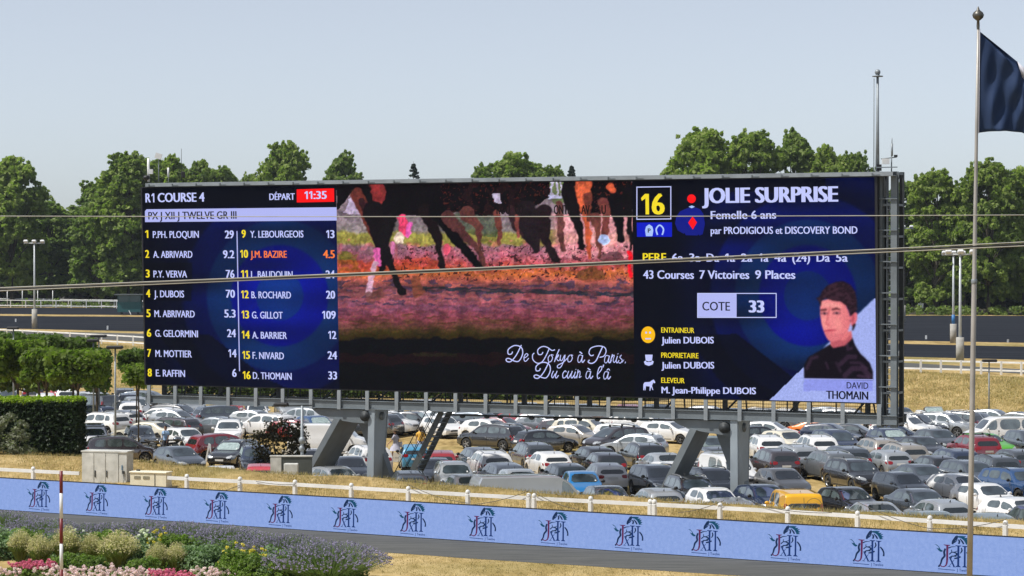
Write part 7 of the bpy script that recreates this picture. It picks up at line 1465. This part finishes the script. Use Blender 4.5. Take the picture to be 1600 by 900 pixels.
# ================================================================== MOTORCYCLES
def bike_meshes():
    P = []; b = MB()
    for y in (.68, -.66): pass
    w_ = MB(); w_.lathe([(.20, -.06), (.28, -.06), (.31, 0), (.28, .06), (.20, .06)], M_tyre, 18, axis='x'); w_.lathe([(.2, .03), (.17, .03), (.17, -.03), (.2, -.03)], M_rim, 18, axis='x')
    for i in range(5): a = i * 2 * math.pi / 5; w_.bar((0, 0, 0), (0, .19 * math.cos(a), .19 * math.sin(a)), .03, .03, M_rim, (1, 0, 0))
    P.append(('wheel', w_.mesh('wheel'), (0, .68, .31))); P.append(('wheel', P[0][1], (0, -.66, .31)))
    b = MB(); b.tube([(0, .42, .86), (0, .1, .62), (0, -.3, .60), (0, -.66, .31)], [.06, .09, .08, .04], None, 8); b.box((0, .05, .42), (.3, .42, .34), bev=.08); P.append(('frame', b.mesh('frame', M_dark), None))
    b = MB(); b.ball((0, .22, .86), (.17, .32, .16), None, 12, 8); P.append(('fuel_tank', b.mesh('fuel_tank', M_trim), None))
    b = MB(); b.box((0, -.28, .82), (.26, .62, .1), bev=.045); b.ball((0, -.62, .86), (.12, .2, .09)); P.append(('seat', b.mesh('seat', M_trim), None))
    b = MB()
    for x in (-.1, .1): b.tube([(x, .68, .31), (x, .42, .98)], .028, None, 6)
    b.tube([(-.38, .30, 1.08), (-.12, .44, 1.03), (.12, .44, 1.03), (.38, .30, 1.08)], .02, None, 6); P.append(('fork', b.mesh('fork', M_rim), None))
    b = MB(); b.ball((0, .55, .92), (.12, .1, .12)); P.append(('headlight', b.mesh('headlight', M_chrome), None))
    b = MB()
    for x in (-.42, .42): b.tube([(x * .8, .33, 1.08), (x, .34, 1.24)], .01, None, 5); b.ball((x, .34, 1.26), (.06, .02, .045))
    P.append(('mirrors', b.mesh('mirrors', M_trim), None)); b = MB(); b.tube([(.16, .1, .3), (.17, -.3, .3), (.17, -.72, .42)], [.035, .05, .055], None, 8); P.append(('exhaust', b.mesh('exhaust', M_rim), None)); return P
BP = bike_meshes()
for (px, py, hd, col, lab) in [(210, 706, 150, 'black', 'black motorcycle behind the nose of the purple grey people carrier'), (240, 710, 120, 'black', 'dark motorcycle beside the person in light blue'), (1089, 752, 10, 'black', 'dark motorcycle beside the person in beige'), (905, 735, -20, 'black', 'dark motorcycle left of the black hatchbacks'), (1254, 735, -16, 'slate', 'grey motorcycle left of the grey suv on the right'), (1563, 705, 165, 'black', 'dark motorcycle between the green hatchback and the slate suv'), (273, 708, 70, 'slate', 'grey motorcycle by the white hatchback on the left')]:
    p = at_z(px, py, 0); t = tag(empty('motorcycle', p, -math.radians(hd)), lab, 'motorcycle', 'motorcycles between the cars')
    for nm, me, loc in BP:
        o = link(nm, me, t, loc)
        if nm == 'fuel_tank': o.material_slots[0].link = 'OBJECT'; o.material_slots[0].material = paint(col)
    t.rotation_euler.rotate_axis('Y', -.12)

# ================================================================== AIR
hz = bpy.data.materials.new('haze_air'); hz.use_nodes = True; hn = hz.node_tree; hn.nodes.clear()
ho = hn.nodes.new('ShaderNodeOutputMaterial'); hv = hn.nodes.new('ShaderNodeVolumePrincipled'); hv.inputs['Density'].default_value = 0.00008
hv.inputs['Color'].default_value = (.80, .88, .95, 1); hv.inputs['Anisotropy'].default_value = 0.3; hn.links.new(hv.outputs[0], ho.inputs['Volume'])
b = MB(); b.box((0, 2500, 22), (26000, 9000, 50)); tag(b.build('haze', hz), kind='stuff')
